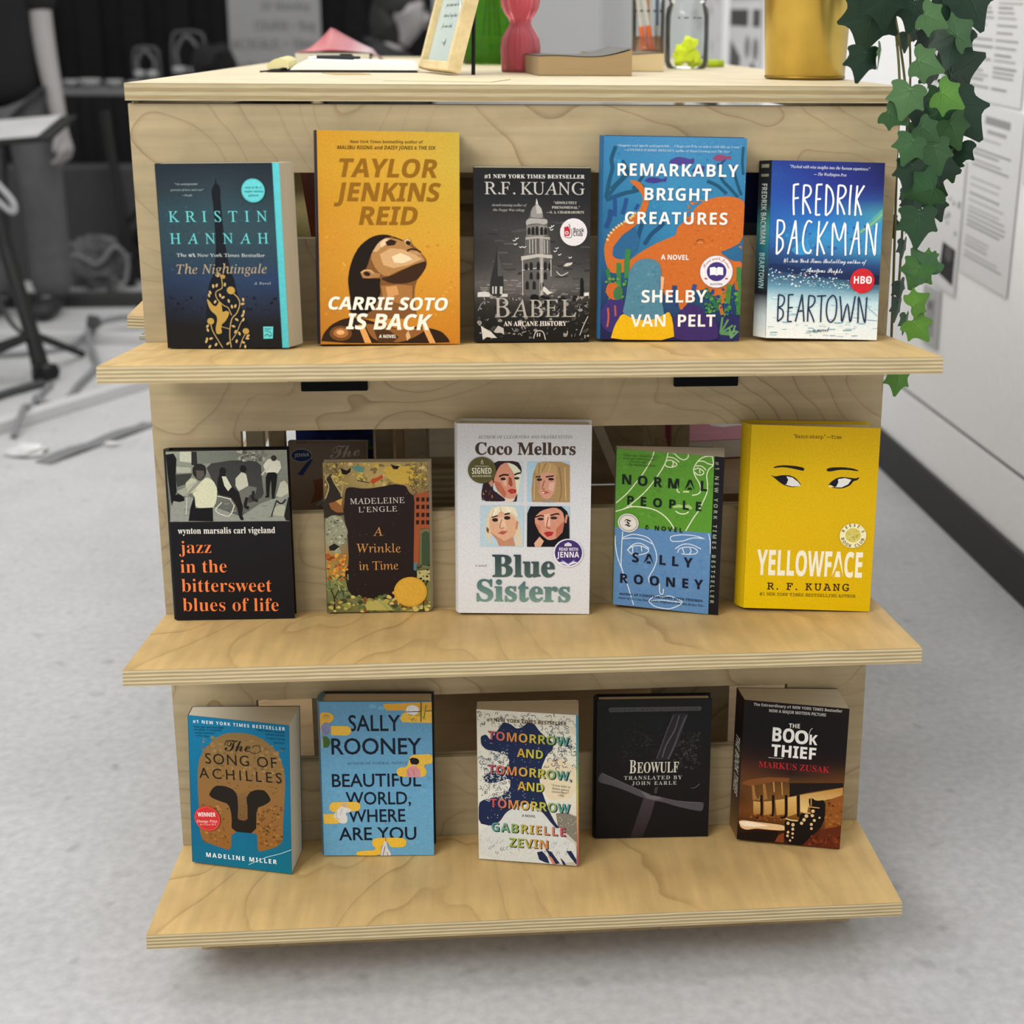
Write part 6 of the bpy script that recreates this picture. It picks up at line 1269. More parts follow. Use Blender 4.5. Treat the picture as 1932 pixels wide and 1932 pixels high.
def book(key,label,hard,spine,back,edge,page=None,flare=0.0,step=None,group=None,top_inset=None,fan=0.0,shear=0.0):
    B=ART[key]; w,h,t=B['w'],B['h'],B['t']
    yaw,lean,roll=[R(a) for a in B['rot']]
    u=Vector((math.cos(yaw),math.sin(yaw),0)); n0=Vector((math.sin(yaw),-math.cos(yaw),0)); v0=Vector((0,0,1))
    v=math.cos(lean)*v0-math.sin(lean)*n0; n=math.cos(lean)*n0+math.sin(lean)*v0
    u,v=math.cos(roll)*u+math.sin(roll)*v,-math.sin(roll)*u+math.cos(roll)*v
    M=Matrix((u,-n,v)).transposed().to_4x4(); M.translation=Vector(B['O'])+Vector((0,-.0012,.0012))
    e=thing('hardcover_book' if hard else 'paperback_book',label,'book',M=M,group=group)
    ct=.0024 if hard else .0006
    a=Art(w*1000,h*1000,-t).run(B['main'])
    slab(a.V,a.F,a.C,0,-t+2e-6,0,w,-t+ct,h,edge)
    fc=obj('front_cover',a.V,a.F,PRINT,e,col=a.C)
    fy=w*math.tan(R(fan)); sx=shear*t     # covers fan open: the back plane turns about the spine; shear lets the spine show
    def rear(V,full=True):
        return [(x*(1-(1-math.cos(R(fan)))*max(0,min(1,1+y/t)))+sx*(1+y/t),y+fy*(x/w)*max(0,min(1,1+y/t)),z) for x,y,z in V]
    V=[];F=[];C=[];slab(V,F,C,0,-ct,0,w,0,h,back); obj('back_cover',rear(V),F,PRINT,e,col=C)
    st=step[0] if step else 0
    i=.003 if hard else .0003
    x1=w-i+st; yF=-t+ct+(.0006 if step else 0.0001); yB=-ct-.0001
    P=[(i*.6,yF,i),(x1,yF,i),(x1+flare,yB,i),(i*.6,yB,i)]; ti=i if top_inset is None else top_inset
    V=P+[(p[0],p[1],h-ti) for p in P]
    pb=obj('page_block',rear(V),[[3,2,1,0],[4,5,6,7],[0,1,5,4],[1,2,6,5],[2,3,7,6],[3,0,4,7]],page or PAGE,e)
    if step:
        s=Art((w+st)*1000,h*1000,-t+ct-.00005)
        s.run(step[1]); slab(s.V,s.F,s.C,.002,-t+ct+1e-5,.0008,w+st,-t+ct+.0005,h-.0006,step[2]); obj('inner_cover',s.V,s.F,PRINT,e,col=s.C)
    sp=B.get('spine')
    if sp:
        s=Art(t*1000,h*1000,0); H=h*1000; T=t*1000
        s.run([('g',[[c]*2 for c in sp['bg']])])
        for (a0,a1,c) in sp['bars']: s.run([('p',c,[(T*.2,H*(1-a1)),(T*.8,H*(1-a1)),(T*.8,H*(1-a0)),(T*.2,H*(1-a0))])])
        for (c,f,tx,a0,a1,hh) in sp['texts']: s.run([('t',c,f,tx,T*(.5-hh/2),H*(1-a0),T*(.5-hh/2),H*(1-a1),T*hh,'k')])
        V=[(p[1]-.0004,-p[0],p[2]) for p in s.V]; C=list(s.C);F=[f for f in s.F]
        slab(V,F,C,-.0003,-t+.0001,0,.0003,-.0001,h,sp['bg'][2])
        obj('spine',rear(V),F,PRINT,e,col=C)
    elif hard:
        V=[];F=[];C=[];m=8
        for z in (0,h):
            for k in range(m+1):
                q=k/m;V.append((-.0042*math.sin(PI*q)**.6-.0002,-t+ct*.5+(t-ct)*q,z))
        for k in range(m):F.append([k,k+m+1,k+m+2,k+1])
        V+=[(.0022,p[1],p[2]) for p in list(V)]; q=2*(m+1)
        for k in range(m):
            F+=[[q+k,q+k+1,q+k+m+2,q+k+m+1],[k,k+1,q+k+1,q+k],[m+1+k,q+m+1+k,q+m+2+k,m+2+k]]
        F+=[[0,q,q+m+1,m+1],[m,2*m+1,q+2*m+1,q+m]]
        obj('spine',rear(V),F,PRINT,e,col=[lin(spine)]*len(V))
    else:
        V=[];F=[];C=[];slab(V,F,C,-.0006,-t,0,.0002,0,h,spine); obj('spine',rear(V),F,PRINT,e,col=C)
    for ops,sl in B['stickers']:
        s=Art(w*1000,h*1000,-t-.0012).run(ops); o=obj('sticker',s.V,s.F,PRINT,fc,col=s.C); o['label']=sl
    return e
T1,T2,T3='books on the top display shelf','books on the middle display shelf','books on the bottom display shelf'
book('nightingale','dark teal paperback with a spire silhouette and gold vine, far left of the top shelf',False,'14161a','20262a','101416',flare=.009,step=(.0075,[('g',[['57bcc2']*2,['4fb4bb']*2])],'57bcc2'),group=T1)
book('carrie','tall orange-gold hardcover showing an upturned face, on the top shelf',True,'2a2430','2a2430','b87c28',group=T1)
book('babel','black and grey paperback with a domed stone tower, on the top shelf',False,'131313','181818','151515',group=T1)
book('remarkably','tall blue hardcover with an orange octopus, on the top shelf',True,'2c5c84','2a4a70','2f6c98',PAGEW,group=T1)
book('beartown','blue and white snowy paperback with thin hand-drawn lettering, right end of top shelf',False,'1a1f24','1a1f24','cfd4d4',group=T1,shear=-.40)
book('jazz','black hardcover with orange lettering under a grey photo of musicians, on the middle shelf',True,'131215','131215','121114',PAGEW,group=T2)
book('wrinkle','small paperback with a painted border round a black centre and a gold seal',False,'3a3024','4a4030','4c4230',PAGE,flare=.003,group=T2)
book('sisters','white hardcover with four small painted portraits, centre of the middle shelf',True,'c9cacc','c9cacc','c6c7c9',PAGEW,group=T2)
book('normal','green over blue paperback with white line-drawn faces, standing on the middle shelf',False,'5a7a50','2a3030','3f6a28',PAGEW,flare=.002,fan=14,shear=-.30,
  step=(.0118,[('g',[['17161a']*2]*2),('t','97a38c','NB','#1 NEW YORK TIMES BESTSELLER',117.2,188,117.2,14,4.6,'k')],'17161a'),group=T2)
book('yellow','bright yellow hardcover with a pair of sidelong eyes, far right of the middle shelf',True,'c2a20a','c2a20a','c2a008',PAGE,group=T2,shear=-.32,fan=4)
book('achilles','blue paperback with a bronze helmet, front cover curling open, on the bottom shelf',False,'1c4a5c','1c4a5c','0c5270',PAGEW,fan=14.5,shear=-.29,group=T3)
book('bw','sky blue hardcover with yellow cloud shapes and small figures, on the bottom shelf',True,'4f7a94','20242a','4f8cb0',PAGE,group=T3,top_inset=.002)
book('tomorrow','cream paperback with dark blue waves and rainbow lettering, centre of the bottom shelf',False,'c8c4b4','c8c4b4','c8c6ba',PAGEW,fan=11,shear=-.2,step=(.0022,[('g',[['1f7ea6']*2,['2a86a0']*2,['5c9a6c']*2,['b0b040']*2,['c89048']*2,['c06a50']*2,['b04868']*2])],'1f7ea6'),group=T3)
book('beowulf','black hardcover with a dim crossed sword, on the bottom shelf',True,'121114','131215','121113',PAGE,group=T3)
book('thief','dark brown paperback with a glowing row of dominoes, far right of the bottom shelf',False,'1c1614','1c1614','1c1210',PAGE,fan=10,shear=-.30,group=T3)
# books glimpsed through the slots
def simple_book(name,label,M,w,h,t,ops,edge,spine,page=PAGE,grp='books inside the table'):
    e=thing(name,label,'book',M=M,group=grp)
    a=Art(w*1000,h*1000,-t).run(ops); slab(a.V,a.F,a.C,0,-t+2e-6,0,w,-t+.0006,h,edge); obj('front_cover',a.V,a.F,PRINT,e,col=a.C)
    cover_part('back_cover',e,0,-.0006,0,w,0,h,spine); cover_part('spine',e,-.0006,-t,0,.0002,0,h,spine)
    MB().box(.0003,-t+.0007,.0003,w-.0003,-.0007,h-.0003).build('page_block',page,e); return e
def RM(loc,rx=0,ry=0,rz=0):
    M=Matrix.Rotation(rz,4,'Z')@Matrix.Rotation(ry,4,'Y')@Matrix.Rotation(rx,4,'X'); M.translation=Vector(loc); return M
# red book: pale fore-edge towards the viewer, red cover turned right
simple_book('paperback_book','red book with yellowed page edges leaning in the top slot',RM((.178,.05,.7675),0,0,R(90))@Matrix.Rotation(R(-7),4,'X'),.13,.19,.016,[('g',[['a03c18','7a1418']]*2),('p','b84a20',[(0,150),(40,130),(60,190),(0,190)])],'7a1418','c4b47c',pages('page_edges_yellow','c8b878'))
simple_book('hardcover_book','dark navy book standing in the top slot behind the snowy blue paperback',RM((.69,.075,.7675),R(-3)),.13,.16,.022,[('g',[['1c2a5c']*2,['18244e']*2]),('p','5c6068',[(0,70),(130,70),(130,88),(0,88)])],'18244e','18244e')
simple_book('paperback_book','beige book with blue brush waves and an oval seal, inside the middle slot',RM((.136,.12,.4325),R(-8),0,R(-3)),.098,.14,.014,[
 ('g',[['8a7a68','6a5844'],['a08c7c','8a7460'],['a08c78','8c7866'],['3a4258','4a4a58']]),
 ('t','5c5048','NB','NEW YORK TIMES',10,137,60,138,3.5),
 ('t','b8ac9c','S','The',52,118,90,122,15),('p','30406c',[(10,98),(17,96),(22,104),(30,116),(27,118),(20,110),(14,102)]),('s','30406c',4,[(52,104),(62,108),(60,114),(50,108),(54,100),(66,102)]),
 ('p','8c5838',[(30,90),(46,94),(44,84),(40,66),(26,60),(32,76)]),
 ('r',141,40,['2c3c64','3c4a6c','8c949c','222c4c'],4,4,112,66,8,36,'hdash'),('s','a8b0b8',3.5,[(34,58),(50,70),(66,78)]),('s','a8b0b8',3,[(40,58),(58,66),(72,66)]),
 ('e','2c3c68',16,122,13,8,-8),('c','a8a4a0',16,122,13,8,1),('t','c0c0c0','NB','JENNA',7,120,26,121,4.5)],'7a6a58','6a5a48')
simple_book('paperback_book','navy book with a green streak standing behind the beige one in the middle slot',RM((.135,.215,.4325),R(-3)),.10,.19,.014,[('g',[['1f2658']*2]*2),('p','4a6a2c',[(20,100),(70,118),(100,116),(100,104),(50,98)]),('t','8a3a6c','NB','I',8,102,11,102,14),('r',142,12,['2a3a7a','141c44'],10,90,100,150,6,20,'blob')],'1f2658','1f2658')
simple_book('paperback_book','pink book with white blossoms lying flat in the middle slot beside the yellow hardcover',RM((.652,.20,.5165),R(-90),0,R(6)),.135,.11,.026,[('g',[['a83a5c']*2,['b04464']*2]),
 ('p','c8c4c8',[(55,70),(70,60),(95,66),(110,56),(125,80),(118,110),(90,112),(60,100)]),('p','6a4a8c',[(78,78),(92,74),(96,88),(84,90)]),('p','5c6a3c',[(50,80),(58,90),(52,100),(44,92)]),('e','d8d4d8',60,86,10,8,0),('e','d8d4d8',110,50,12,9,0),('s','d8b8c4',1,[(20,40),(50,34),(64,38)])],'983858','983858',PAGEW)
# ------------------------------------------------------------------ things on the table top
PAPER=plain('white_paper','e9ebe6',.8,noise=.03); CREAM=pages('notebook_pages','f3f2ea')
def sheet(name,x0,x1,y0,y1,f,th,mat,parent,nx=14,ny=4,under=True):
    """a curved slab: top follows f(x,y), thickness th"""
    V=[];F=[]
    for s in (0,1):
        for j in range(ny+1):
            for i in range(nx+1):
                x=x0+(x1-x0)*i/nx;y=y0+(y1-y0)*j/ny; V.append((x,y,f(x,y)-s*th(x,y)))
    q=(nx+1)*(ny+1)
    for j in range(ny):
        for i in range(nx):
            a=j*(nx+1)+i; F+=[[a,a+1,a+nx+2,a+nx+1],[q+a+nx+1,q+a+nx+2,q+a+1,q+a]]
    for i in range(nx):
        a=i;b=ny*(nx+1)+i; F+=[[q+a,q+a+1,a+1,a],[b,b+1,q+b+1,q+b]]
    for j in range(ny):
        a=j*(nx+1);b=a+nx; F+=[[a,a+nx+1,q+a+nx+1,q+a],[q+b,q+b+nx+1,b+nx+1,b]]
    return obj(name,V,F,mat,parent,smooth=False)
# open notebook
nb=thing('open_notebook','open notebook with white pages and black cover lying on the table','notebook',(.098,.44,zt),R(4))
MB().box(-.012,-.001,.0003,.198,.215,.0028,b=.001).build('cover',plain('black_leatherette','17171a',.5),nb)
sheet('page_block',.021,.197,0,.21,lambda x,y:.0032+.0135*min(1,((x-.0205)/.022))**.6-.004*max(0,(x-.05)/.147),lambda x,y:max(.0004,.0132*min(1,((x-.0205)/.022))**.6-.004*max(0,(x-.05)/.147)),CREAM,nb,22,4)
sheet('page_block',-.011,.0185,0,.21,lambda x,y:.0032+.016*math.sin(PI*min(1,(x+.011)/.0295*.62+.14)),lambda x,y:.0158*math.sin(PI*min(1,(x+.011)/.0295*.62+.14))*.9,pages('notebook_pages_cream','d8cf9c'),nb,10,4)
wr=MB()
g=random.Random(5)
for r_ in range(9):
    x=.06
    while x<.17:
        l=g.uniform(.004,.012); wr.box(x,.02+r_*.021,.0,x+l,.0212+r_*.021,.0002); x+=l+g.uniform(.002,.005)
# ribbon
MB().tube(spline([(.019,.004,.004),(.012,-.002,.0055),(.0,-.006,.003),(-.02,-.012,.0012)]),.0013,6).build('ribbon',plain('black_ribbon','202226',.6),nb)
pen=thing('ballpoint_pen','black click pen lying across the open notebook','pen',(.172,.565,zt+.0185),R(4))
PB=plain('black_plastic','1a1c22',.35)
M90=Matrix.Rotation(PI/2,4,'Y')
def rodx(x0,x1,r0,r1,n=12): return MB().tube([(x0,0,0),((x0+x1)/2,0,0),(x1,0,0)],[r0,(r0+r1)/2,r1],n)
brl=rodx(-.03,.024,.0036,.0040).build('barrel',PB,pen,smooth=False)
rodx(.024,.034,.0024,.0022).build('click_button',PB,pen)
MB().box(.004,-.001,.0038,.022,.001,.0052).build('clip',PB,brl)
rodx(-.043,-.0301,.0006,.0026).build('tip',plain('pen_metal','b8babd',.3,.9),pen)
# red paperback with a lifted cover
rb=thing('paperback_book','red paperback with its front cover curling up, behind the notebook','book',(.062,.95,zt),R(3))
MB().box(0,0,.0006,.128,.18,.019).build('page_block',pages('page_edges_grey','cfcab6'),rb)
V=[];F=[];C=[];n=20
for j in range(7):
    for i in range(n+1):
        x=.154*i/n; t=x/.154
        z=.0205+(j/6)**1.2*(.040*max(0,1-abs(x-.055)/(.055 if x<.055 else .10))**1.5)+.004*math.sin(min(1,t/.86)*PI)
        if t>.86: z=.0205-.017*((t-.86)/.14)
        V.append((x,.18*j/6-.001,z)); C.append(ramp([lin('b4585c'),lin('c8787a'),lin('a85054'),lin('b06a74'),lin('c8b0b4'),lin('7c2c30')],t))
for j in range(6):
    for i in range(n):a=j*(n+1)+i;F.append([a,a+1,a+n+2,a+n+1])
o=obj('front_cover',V,F,PRINT,rb,smooth=True,col=C)
sd=o.modifiers.new('thickness','SOLIDIFY'); sd.thickness=.0006; sd.offset=-1
MB().box(0,0,0,.153,.18,.0006).build('back_cover',plain('red_card','8a3034',.5),rb)
MB().box(.1285,0,.0007,.1535,.18,.0035).build('spine',plain('red_card','8a3034',.5),rb)
# picture frame seen at an angle
GW=wood('gilt_wood','d2be90','94794a',3,3,3,6,.3,seed=2)
fx,fy=.3,.49; fdir=Vector((.062,-.225,0)); fw_=.17; frz=math.atan2(fdir.y,fdir.x)
M=Matrix.Translation((fx,fy,zt+.0045))@Matrix.Rotation(frz,4,'Z')@Matrix.Rotation(R(-16),4,'X')
fr=thing('picture_frame','gold wooden frame holding a handwritten note, leaning back on the table','picture frame',M=M)
FH=.215; 
for nm,(x0,z0,x1,z1) in (('frame_side',(0,0,.013,FH)),('frame_side',(fw_-.013,0,fw_,FH)),('frame_rail',(.0131,0,fw_-.0131,.013)),('frame_rail',(.0131,FH-.013,fw_-.0131,FH))):
    MB().box(x0,-.006,z0,x1,.012,z1,b=.0015).build(nm,GW,fr)
bkg=MB().box(.0132,.002,.0132,fw_-.0132,.006,FH-.0132).build('backing',plain('grey_board','6e6e68',.8),fr)
nw,nh=(fw_-.027)*1000,(FH-.027)*1000
a=Art(nw,nh,0); L_=[]
L_.append(('g',[['b9c6c2']*2,['b4c2be']*2]))
for txt,x,y,x2,c in (('Lab/Test',46,128,104,11),('Feel free to sign',34,92,112,7),('your name and let us',28,77,112,7),('know of any ideas',30,62,104,7),('for our club',32,47,90,7),('—M',58,22,78,10)): L_.append(('t','2c3234','S',txt,x,y,x2,y,c))
L_.append(('s','4c5456',1,[(30,118),(60,121),(104,119)])); L_.append(('p','dfe6e8',[(96,86),(142,62),(142,30)]))
a.run(L_); obj('note',a.V,a.F,PRINT,bkg,col=a.C,loc=(.0135,.0019,.0135))
MB().box(.07,.0125,.03,.098,.0155,.19,b=.001).build('easel_back',plain('black_card','1c1c1e',.7),fr)
Mi=M.inverted()
p0=Mi@Vector((.374,.372,zt)); p1=Mi@(M@Vector((.085,.016,.15)))
MB().tube([p0,p1],.0028,6).build('easel_leg',plain('black_card','1c1c1e',.7),fr)
# green glass vase
gv=thing('glass_vase','large green ribbed glass vase behind the picture frame','vase',(.405,1.06,zt))
GG=clear('green_glass','86c03a',.34,'5ca01c')
prof=[(.050,.0005),(.056,.004),(.058,.02)]+[(.058+.002*math.sin(i*2.1),.02+i*.0075) for i in range(1,24)]+[(.05,.20),(.044,.215),(.048,.222)]
MB().lathe(prof,40).build('body',GG,gv,smooth=True)
MB().lathe([(.046,.003),(.047,.045),(.03,.05),(.001,.05)],28).build('water',clear('green_water','a8c840',.55,'b4cc3c'),gv,smooth=True)
for i,(x,y,l) in enumerate([(.01,.0,.3),(-.018,.01,.34),(.02,-.018,.28),(-.005,-.02,.32)]):
    MB().tube(spline([(x,y,.006),(x*.4,y*.6,.12),(-x*1.2,-y*.8,l)]),.0022,6).build('stem',plain('dark_stem','243c14',.6),gv)
# pink hourglass vase
pv=thing('glass_vase','pink ribbed hourglass vase in front of the green vase','vase',(.443,.52,zt))
PG=clear('pink_glass','f6bcc4',.5,'f29aa6')
MB().lathe([(.0268,.0004),(.0276,.002),(.0280,.02),(.0284,.036),(.0268,.048),(.0215,.058),(.0168,.0655),(.0152,.0705),(.0168,.0755),(.0215,.082),(.0265,.092),(.0288,.105),(.0290,.135),(.0280,.145),(.0284,.148)],96,rib=.03,ribn=24).build('body',PG,pv,smooth=True)
MB().lathe([(.0225,.004),(.024,.03),(.020,.05),(.0125,.064),(.0118,.0705),(.0130,.077),(.022,.09),(.0245,.14)],48,cap0=True).build('inner_wall',PG,pv,smooth=True)
MB().lathe([(.0262,.0006),(.0262,.004),(.001,.0042)],32).build('base',clear('pink_glass_base','d0506a',.5,'cc4860'),pv,smooth=True)
# paperbacks lying flat
def wavy_book(label,loc,rz,w,d,h,pg,cov,curl=0):
    e=thing('paperback_book',label,'book',loc,rz)
    V=[];F=[];n=24
    for s in (0,1):
        for i in range(n+1):
            x=w*i/n;t=i/n; z=(h*(1+.03*math.sin(t*9)) + curl*max(0,(t-.62)/.38)**2) if s else .0008
            for y in (0,d): V.append((x,y,z))
    q=2*(n+1)
    for i in range(n):
        a=2*i; F+=[[q+a,q+a+2,q+a+3,q+a+1],[a+1,a+3,a+2,a],[a,a+2,q+a+2,q+a],[a+1,q+a+1,q+a+3,a+3]]
    F+=[[0,q,q+1,1],[2*n,2*n+1,q+2*n+1,q+2*n]]
    obj('page_block',V,F,pg,e)
    V=[];F=[]
    for i in range(n+1):
        x=w*i/n;t=i/n;z=h*(1+.03*math.sin(t*9))+.0012+curl*1.15*max(0,(t-.6)/.4)**2
        for y in (-.001,d+.001): V+=[(x,y,z)]
    for i in range(n):F.append([2*i,2*i+2,2*i+3,2*i+1])
    o=obj('front_cover',V,F,cov,e); sd=o.modifiers.new('thickness','SOLIDIFY'); sd.thickness=.0006
    MB().box(0,-.001,0,w,d+.001,.0007).build('back_cover',cov,e); return e
pgt=bpy.data.materials.new('x'); bpy.data.materials.remove(pgt)
def vpages(name,h):
    m,N,L,b=nt(name); b.inputs['Roughness'].default_value=.9
    tc=N.new('ShaderNodeTexCoord'); mp=N.new('ShaderNodeMapping'); mp.inputs['Scale'].default_value=(12,12,1600); L.new(tc.outputs['Object'],mp.inputs['Vector'])
    n=N.new('ShaderNodeTexNoise'); n.inputs['Scale'].default_value=1; L.new(mp.outputs['Vector'],n.inputs['Vector'])
    r=N.new('ShaderNodeMapRange'); r.inputs['To Min'].default_value=.82; r.inputs['To Max'].default_value=1.12; L.new(n.outputs['Fac'],r.inputs['Value'])
    v=N.new('ShaderNodeVectorMath'); v.operation='SCALE'; v.inputs[0].default_value=lin(h)[:3]; L.new(r.outputs['Result'],v.inputs['Scale']); L.new(v.outputs['Vector'],b.inputs['Base Color']); return m
wavy_book('thick paperback with tan page edges and a curled cover, lying beside the pink vase','' or (.462,.34,zt),R(5),.128,.19,.0255,vpages('tan_pages','a08862'),plain('grey_card','4c4840',.6),.009)
wavy_book('smaller cream-edged paperback lying behind the thick tan one','' or (.553,.575,zt),R(3),.11,.16,.026,vpages('cream_pages','d4bf94'),plain('brown_card','5c4c34',.6),.001)
# beaker with brushes
bk_=thing('glass_beaker','clear glass beaker with graduation marks, holding brushes, on the table','beaker',(.673,.872,zt))
CG=clear('clear_glass','f6f9f8',.03,'dde2e0'); 
MB().lathe([(.027,.0004),(.0285,.003),(.0285,.15),(.0300,.153)],40).build('body',CG,bk_,smooth=True)
MB().lathe([(.0262,.004),(.0266,.052),(.001,.0522)],32).build('water',clear('peach_water','f6dfce',.28,'e8b896'),bk_,smooth=True)
mk=MB()
for i in range(5):
    a0=R(-150+i*24)
    for k in range(3):
        a1=a0+R(4*k); mk.box(-.0009,-.0003,-.0016,.0009,.0003,.0016,M=Matrix.Translation((.0288*math.cos(a1),.0288*math.sin(a1),.094))@Matrix.Rotation(a1-PI/2,4,'Z'))
mk.build('graduation_mark',plain('black_ink','24262a',.6),bk_)
def brush(label,p,q,hc,tc_,r=.0040,cat='paintbrush'):
    e=thing('paintbrush',label,cat,p,0); d=Vector(q)-Vector(p)
    MB().tube([d*.0,d*.06,d*.12],[.0014,.0046,.0042],8).build('bristles',plain('bristle_'+tc_,tc_,.8),e)
    MB().tube([d*.121,d*.34],[.0046,.0050],8).build('ferrule' if hc!='ec6a1c' else 'grip',plain('orange_grip','ec6a1c',.4) if hc=='ec6a1c' else plain('brush_ferrule','b9bcc0',.3,.8),e)
    MB().tube([d*.341,d*.62,d],[r*.9,r,r*.5],8).build('handle',plain('handle_'+hc,hc if hc!='ec6a1c' else 'd9d2c8',.4),e); return e
bz=zt+.008
brush('orange gripped brush leaning left in the beaker',(.668,.862,bz),(.645,.880,zt+.185),'ec6a1c','4a4038')
brush('orange gripped brush crossing the other one in the beaker',(.682,.868,bz),(.652,.868,zt+.19),'ec6a1c','5a5048')
brush('slate blue brush standing in the beaker',(.690,.880,bz),(.688,.885,zt+.19),'46566c','3a4250',.0036)
brush('wooden brush in the middle of the beaker',(.676,.884,bz),(.667,.872,zt+.19),'c8743c','6a5038')
# mason jar with yellow paper
mj=thing('glass_jar','clear screw-top glass jar with crumpled neon yellow paper inside','jar',(.727,.78,zt))
MB().lathe([(.030,.0004),(.0345,.004),(.0362,.012),(.0364,.085),(.0345,.097),(.030,.104),(.030,.108),(.0318,.110),(.0318,.113),(.030,.114),(.030,.126),(.031,.128)],44).build('body',CG,mj,smooth=True)
mk=MB()
for a0 in (-120,-104,-98,-80,-70,-62):
    a1=R(a0); mk.box(-.0018,-.0003,-.0010,.0018,.0003,.0010,M=Matrix.Translation((.0366*math.cos(a1),.0366*math.sin(a1),.082))@Matrix.Rotation(a1-PI/2,4,'Z'))
mk.build('embossed_mark',plain('black_ink','24262a',.6),mj)
YEL=plain('neon_yellow_paper','d8e60c',.7,noise=.2,scale=60)
g=random.Random(9)
def crumple(name,mat,parent,c,r,seed,sq=(1,1,1),ico=2,amp=1.0):
    import bmesh
    bm=bmesh.new(); bmesh.ops.create_icosphere(bm,subdivisions=ico,radius=r); gg=random.Random(seed)
    for v in bm.verts:
        k=1-amp*.115+amp*gg.uniform(-.265,.265); v.co=Vector((v.co.x*sq[0],v.co.y*sq[1],v.co.z*sq[2]))*k+Vector(c)
    me=bpy.data.meshes.new(name); bm.to_mesh(me); bm.free(); me.materials.append(mat)
    o=bpy.data.objects.new(name,me); COL.objects.link(o); 
    if parent:o.parent=parent
    return o
yp=thing('crumpled_paper','crumpled neon yellow paper inside the glass jar','paper',(.727,.78,zt+.0045))
for c,r,sd in (((-.008,-.004,.017),.019,1),((.010,.002,.014),.016,2),((.004,-.006,.036),.014,3)): crumple('fold',YEL,yp,c,r,sd)
# highlighter
hl=thing('highlighter','yellow-green highlighter lying to the right of the glass jar','highlighter',(.768,.89,zt+.0072),R(2))
HG=plain('lime_plastic','a6bc1c',.35)
rodx(-.02,.03,.0068,.0068,16).build('barrel',HG,hl); rodx(.0301,.041,.0066,.0062,16).build('cap',plain('lime_plastic_dark','93a818',.35),hl)
# loose sheets
for i,(lab,x0,y0,w,d,rz,c) in enumerate([('loose sheet of cream paper lying flat at the front of the table under the frame',.27,.10,.13,.10,-14,'d0c29e'),('loose tan card slip poking out under the notebook',.19,.335,.05,.07,20,'b89c64')]):
    o=MB().box(0,0,0,w,d,.0006).build('paper_sheet',plain('loose_sheet_%s'%c,c,.8,noise=.05)); o.location=(x0,y0,zt+.0002); o.rotation_euler=(0,0,R(rz)); tag(o,lab,'paper')
# ------------------------------------------------------------------ gold pot with trailing ivy
pot=thing('potted_ivy','trailing green ivy in a gold metal pot at the right corner of the table','potted plant',(.806,.252,zt+.0008))
GOLD=plain('brushed_gold','cfb25c',.28,.9,noise=.2,scale=25)
MB().lathe([(.0505,.0),(.0515,.001),(.0600,.20),(.0610,.202),(.0605,.203),(.0590,.2)],56).build('pot',GOLD,pot,smooth=True)
MB().lathe([(.0515,.0005),(.0522,.0006),(.0522,.004),(.0516,.004)],56).build('foot_ring',plain('gold_seam','8f7433',.4,.85),pot,smooth=True)
MB().lathe([(.001,.186),(.030,.190),(.0578,.184)],32,cap0=False).build('soil',plain('potting_soil','3a2c20',.95),pot,smooth=True)
LEAFM=bpy.data.materials.new('ivy_leaf')
def leafmat():
    m=LEAFM; m.use_nodes=True; N,L=m.node_tree.nodes,m.node_tree.links; b=N['Principled BSDF']; b.inputs['Roughness'].default_value=.5; b.inputs['Specular IOR Level'].default_value=.3
    a=N.new('ShaderNodeAttribute'); a.attribute_name='Col'; L.new(a.outputs['Color'],b.inputs['Base Color'])
leafmat()
LEAF=[(0,.0),(.14,-.14),(.36,-.15),(.55,-.04),(.42,.12),(.47,.28),(.58,.48),(.34,.46),(.20,.62),(.02,1.0),(-.19,.64),(-.33,.47),(-.58,.50),(-.46,.28),(-.42,.12),(-.54,-.02),(-.36,-.16),(-.14,-.14)]
for _ in range(1):
    q=[]
    for i in range(len(LEAF)):
        a_,b_=LEAF[i],LEAF[(i+1)%len(LEAF)]; q+=[(a_[0]*.75+b_[0]*.25,a_[1]*.75+b_[1]*.25),(a_[0]*.25+b_[0]*.75,a_[1]*.25+b_[1]*.75)]
    LEAF=q
lv=[[],[],[]]
def leaf(P,size,rot,tilt,turn,c,bend=.25):
    V,F,C=lv
    ax=Matrix.Rotation(R(turn),3,'Z')@Matrix.Rotation(R(tilt),3,'X')
    def pt(x,y):
        z=-bend*(abs(x)**1.3)*.9-.18*y*y*bend*2
        x2=(x)*math.cos(R(rot))-(y-.35)*math.sin(R(rot)); y2=(x)*math.sin(R(rot))+(y-.35)*math.cos(R(rot))
        return Vector(P)+ax@(Vector((x2,-z,y2))*size)
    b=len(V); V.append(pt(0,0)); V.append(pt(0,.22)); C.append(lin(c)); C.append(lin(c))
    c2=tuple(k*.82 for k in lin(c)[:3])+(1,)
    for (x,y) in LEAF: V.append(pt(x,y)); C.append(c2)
    n=len(LEAF)
    for i in range(n):
        j=(i+1)%n; F.append([b+1,b+2+i,b+2+j])
    # pale midrib
    r=len(V); 
    for tx,ty in ((0,.8),(.36,.30),(-.36,.30),(.34,.0),(-.34,.0)):
        r=len(V); nx,ny=ty-.04,-tx; q=math.hypot(nx,ny); nx,ny=nx/q*.012,ny/q*.012
        for (x,y) in ((-nx,.04-ny),(nx,.04+ny),(tx,ty)):
            p=pt(x,y); V.append(p+ax@Vector((0,-.0009,0))); C.append(tuple(min(1,k*1.35+.01) for k in lin(c)[:3])+(1,))
        F.append([r,r+1,r+2])
LT,MD,DK,BR='4a6e42','355a33','1b3625','527f28'
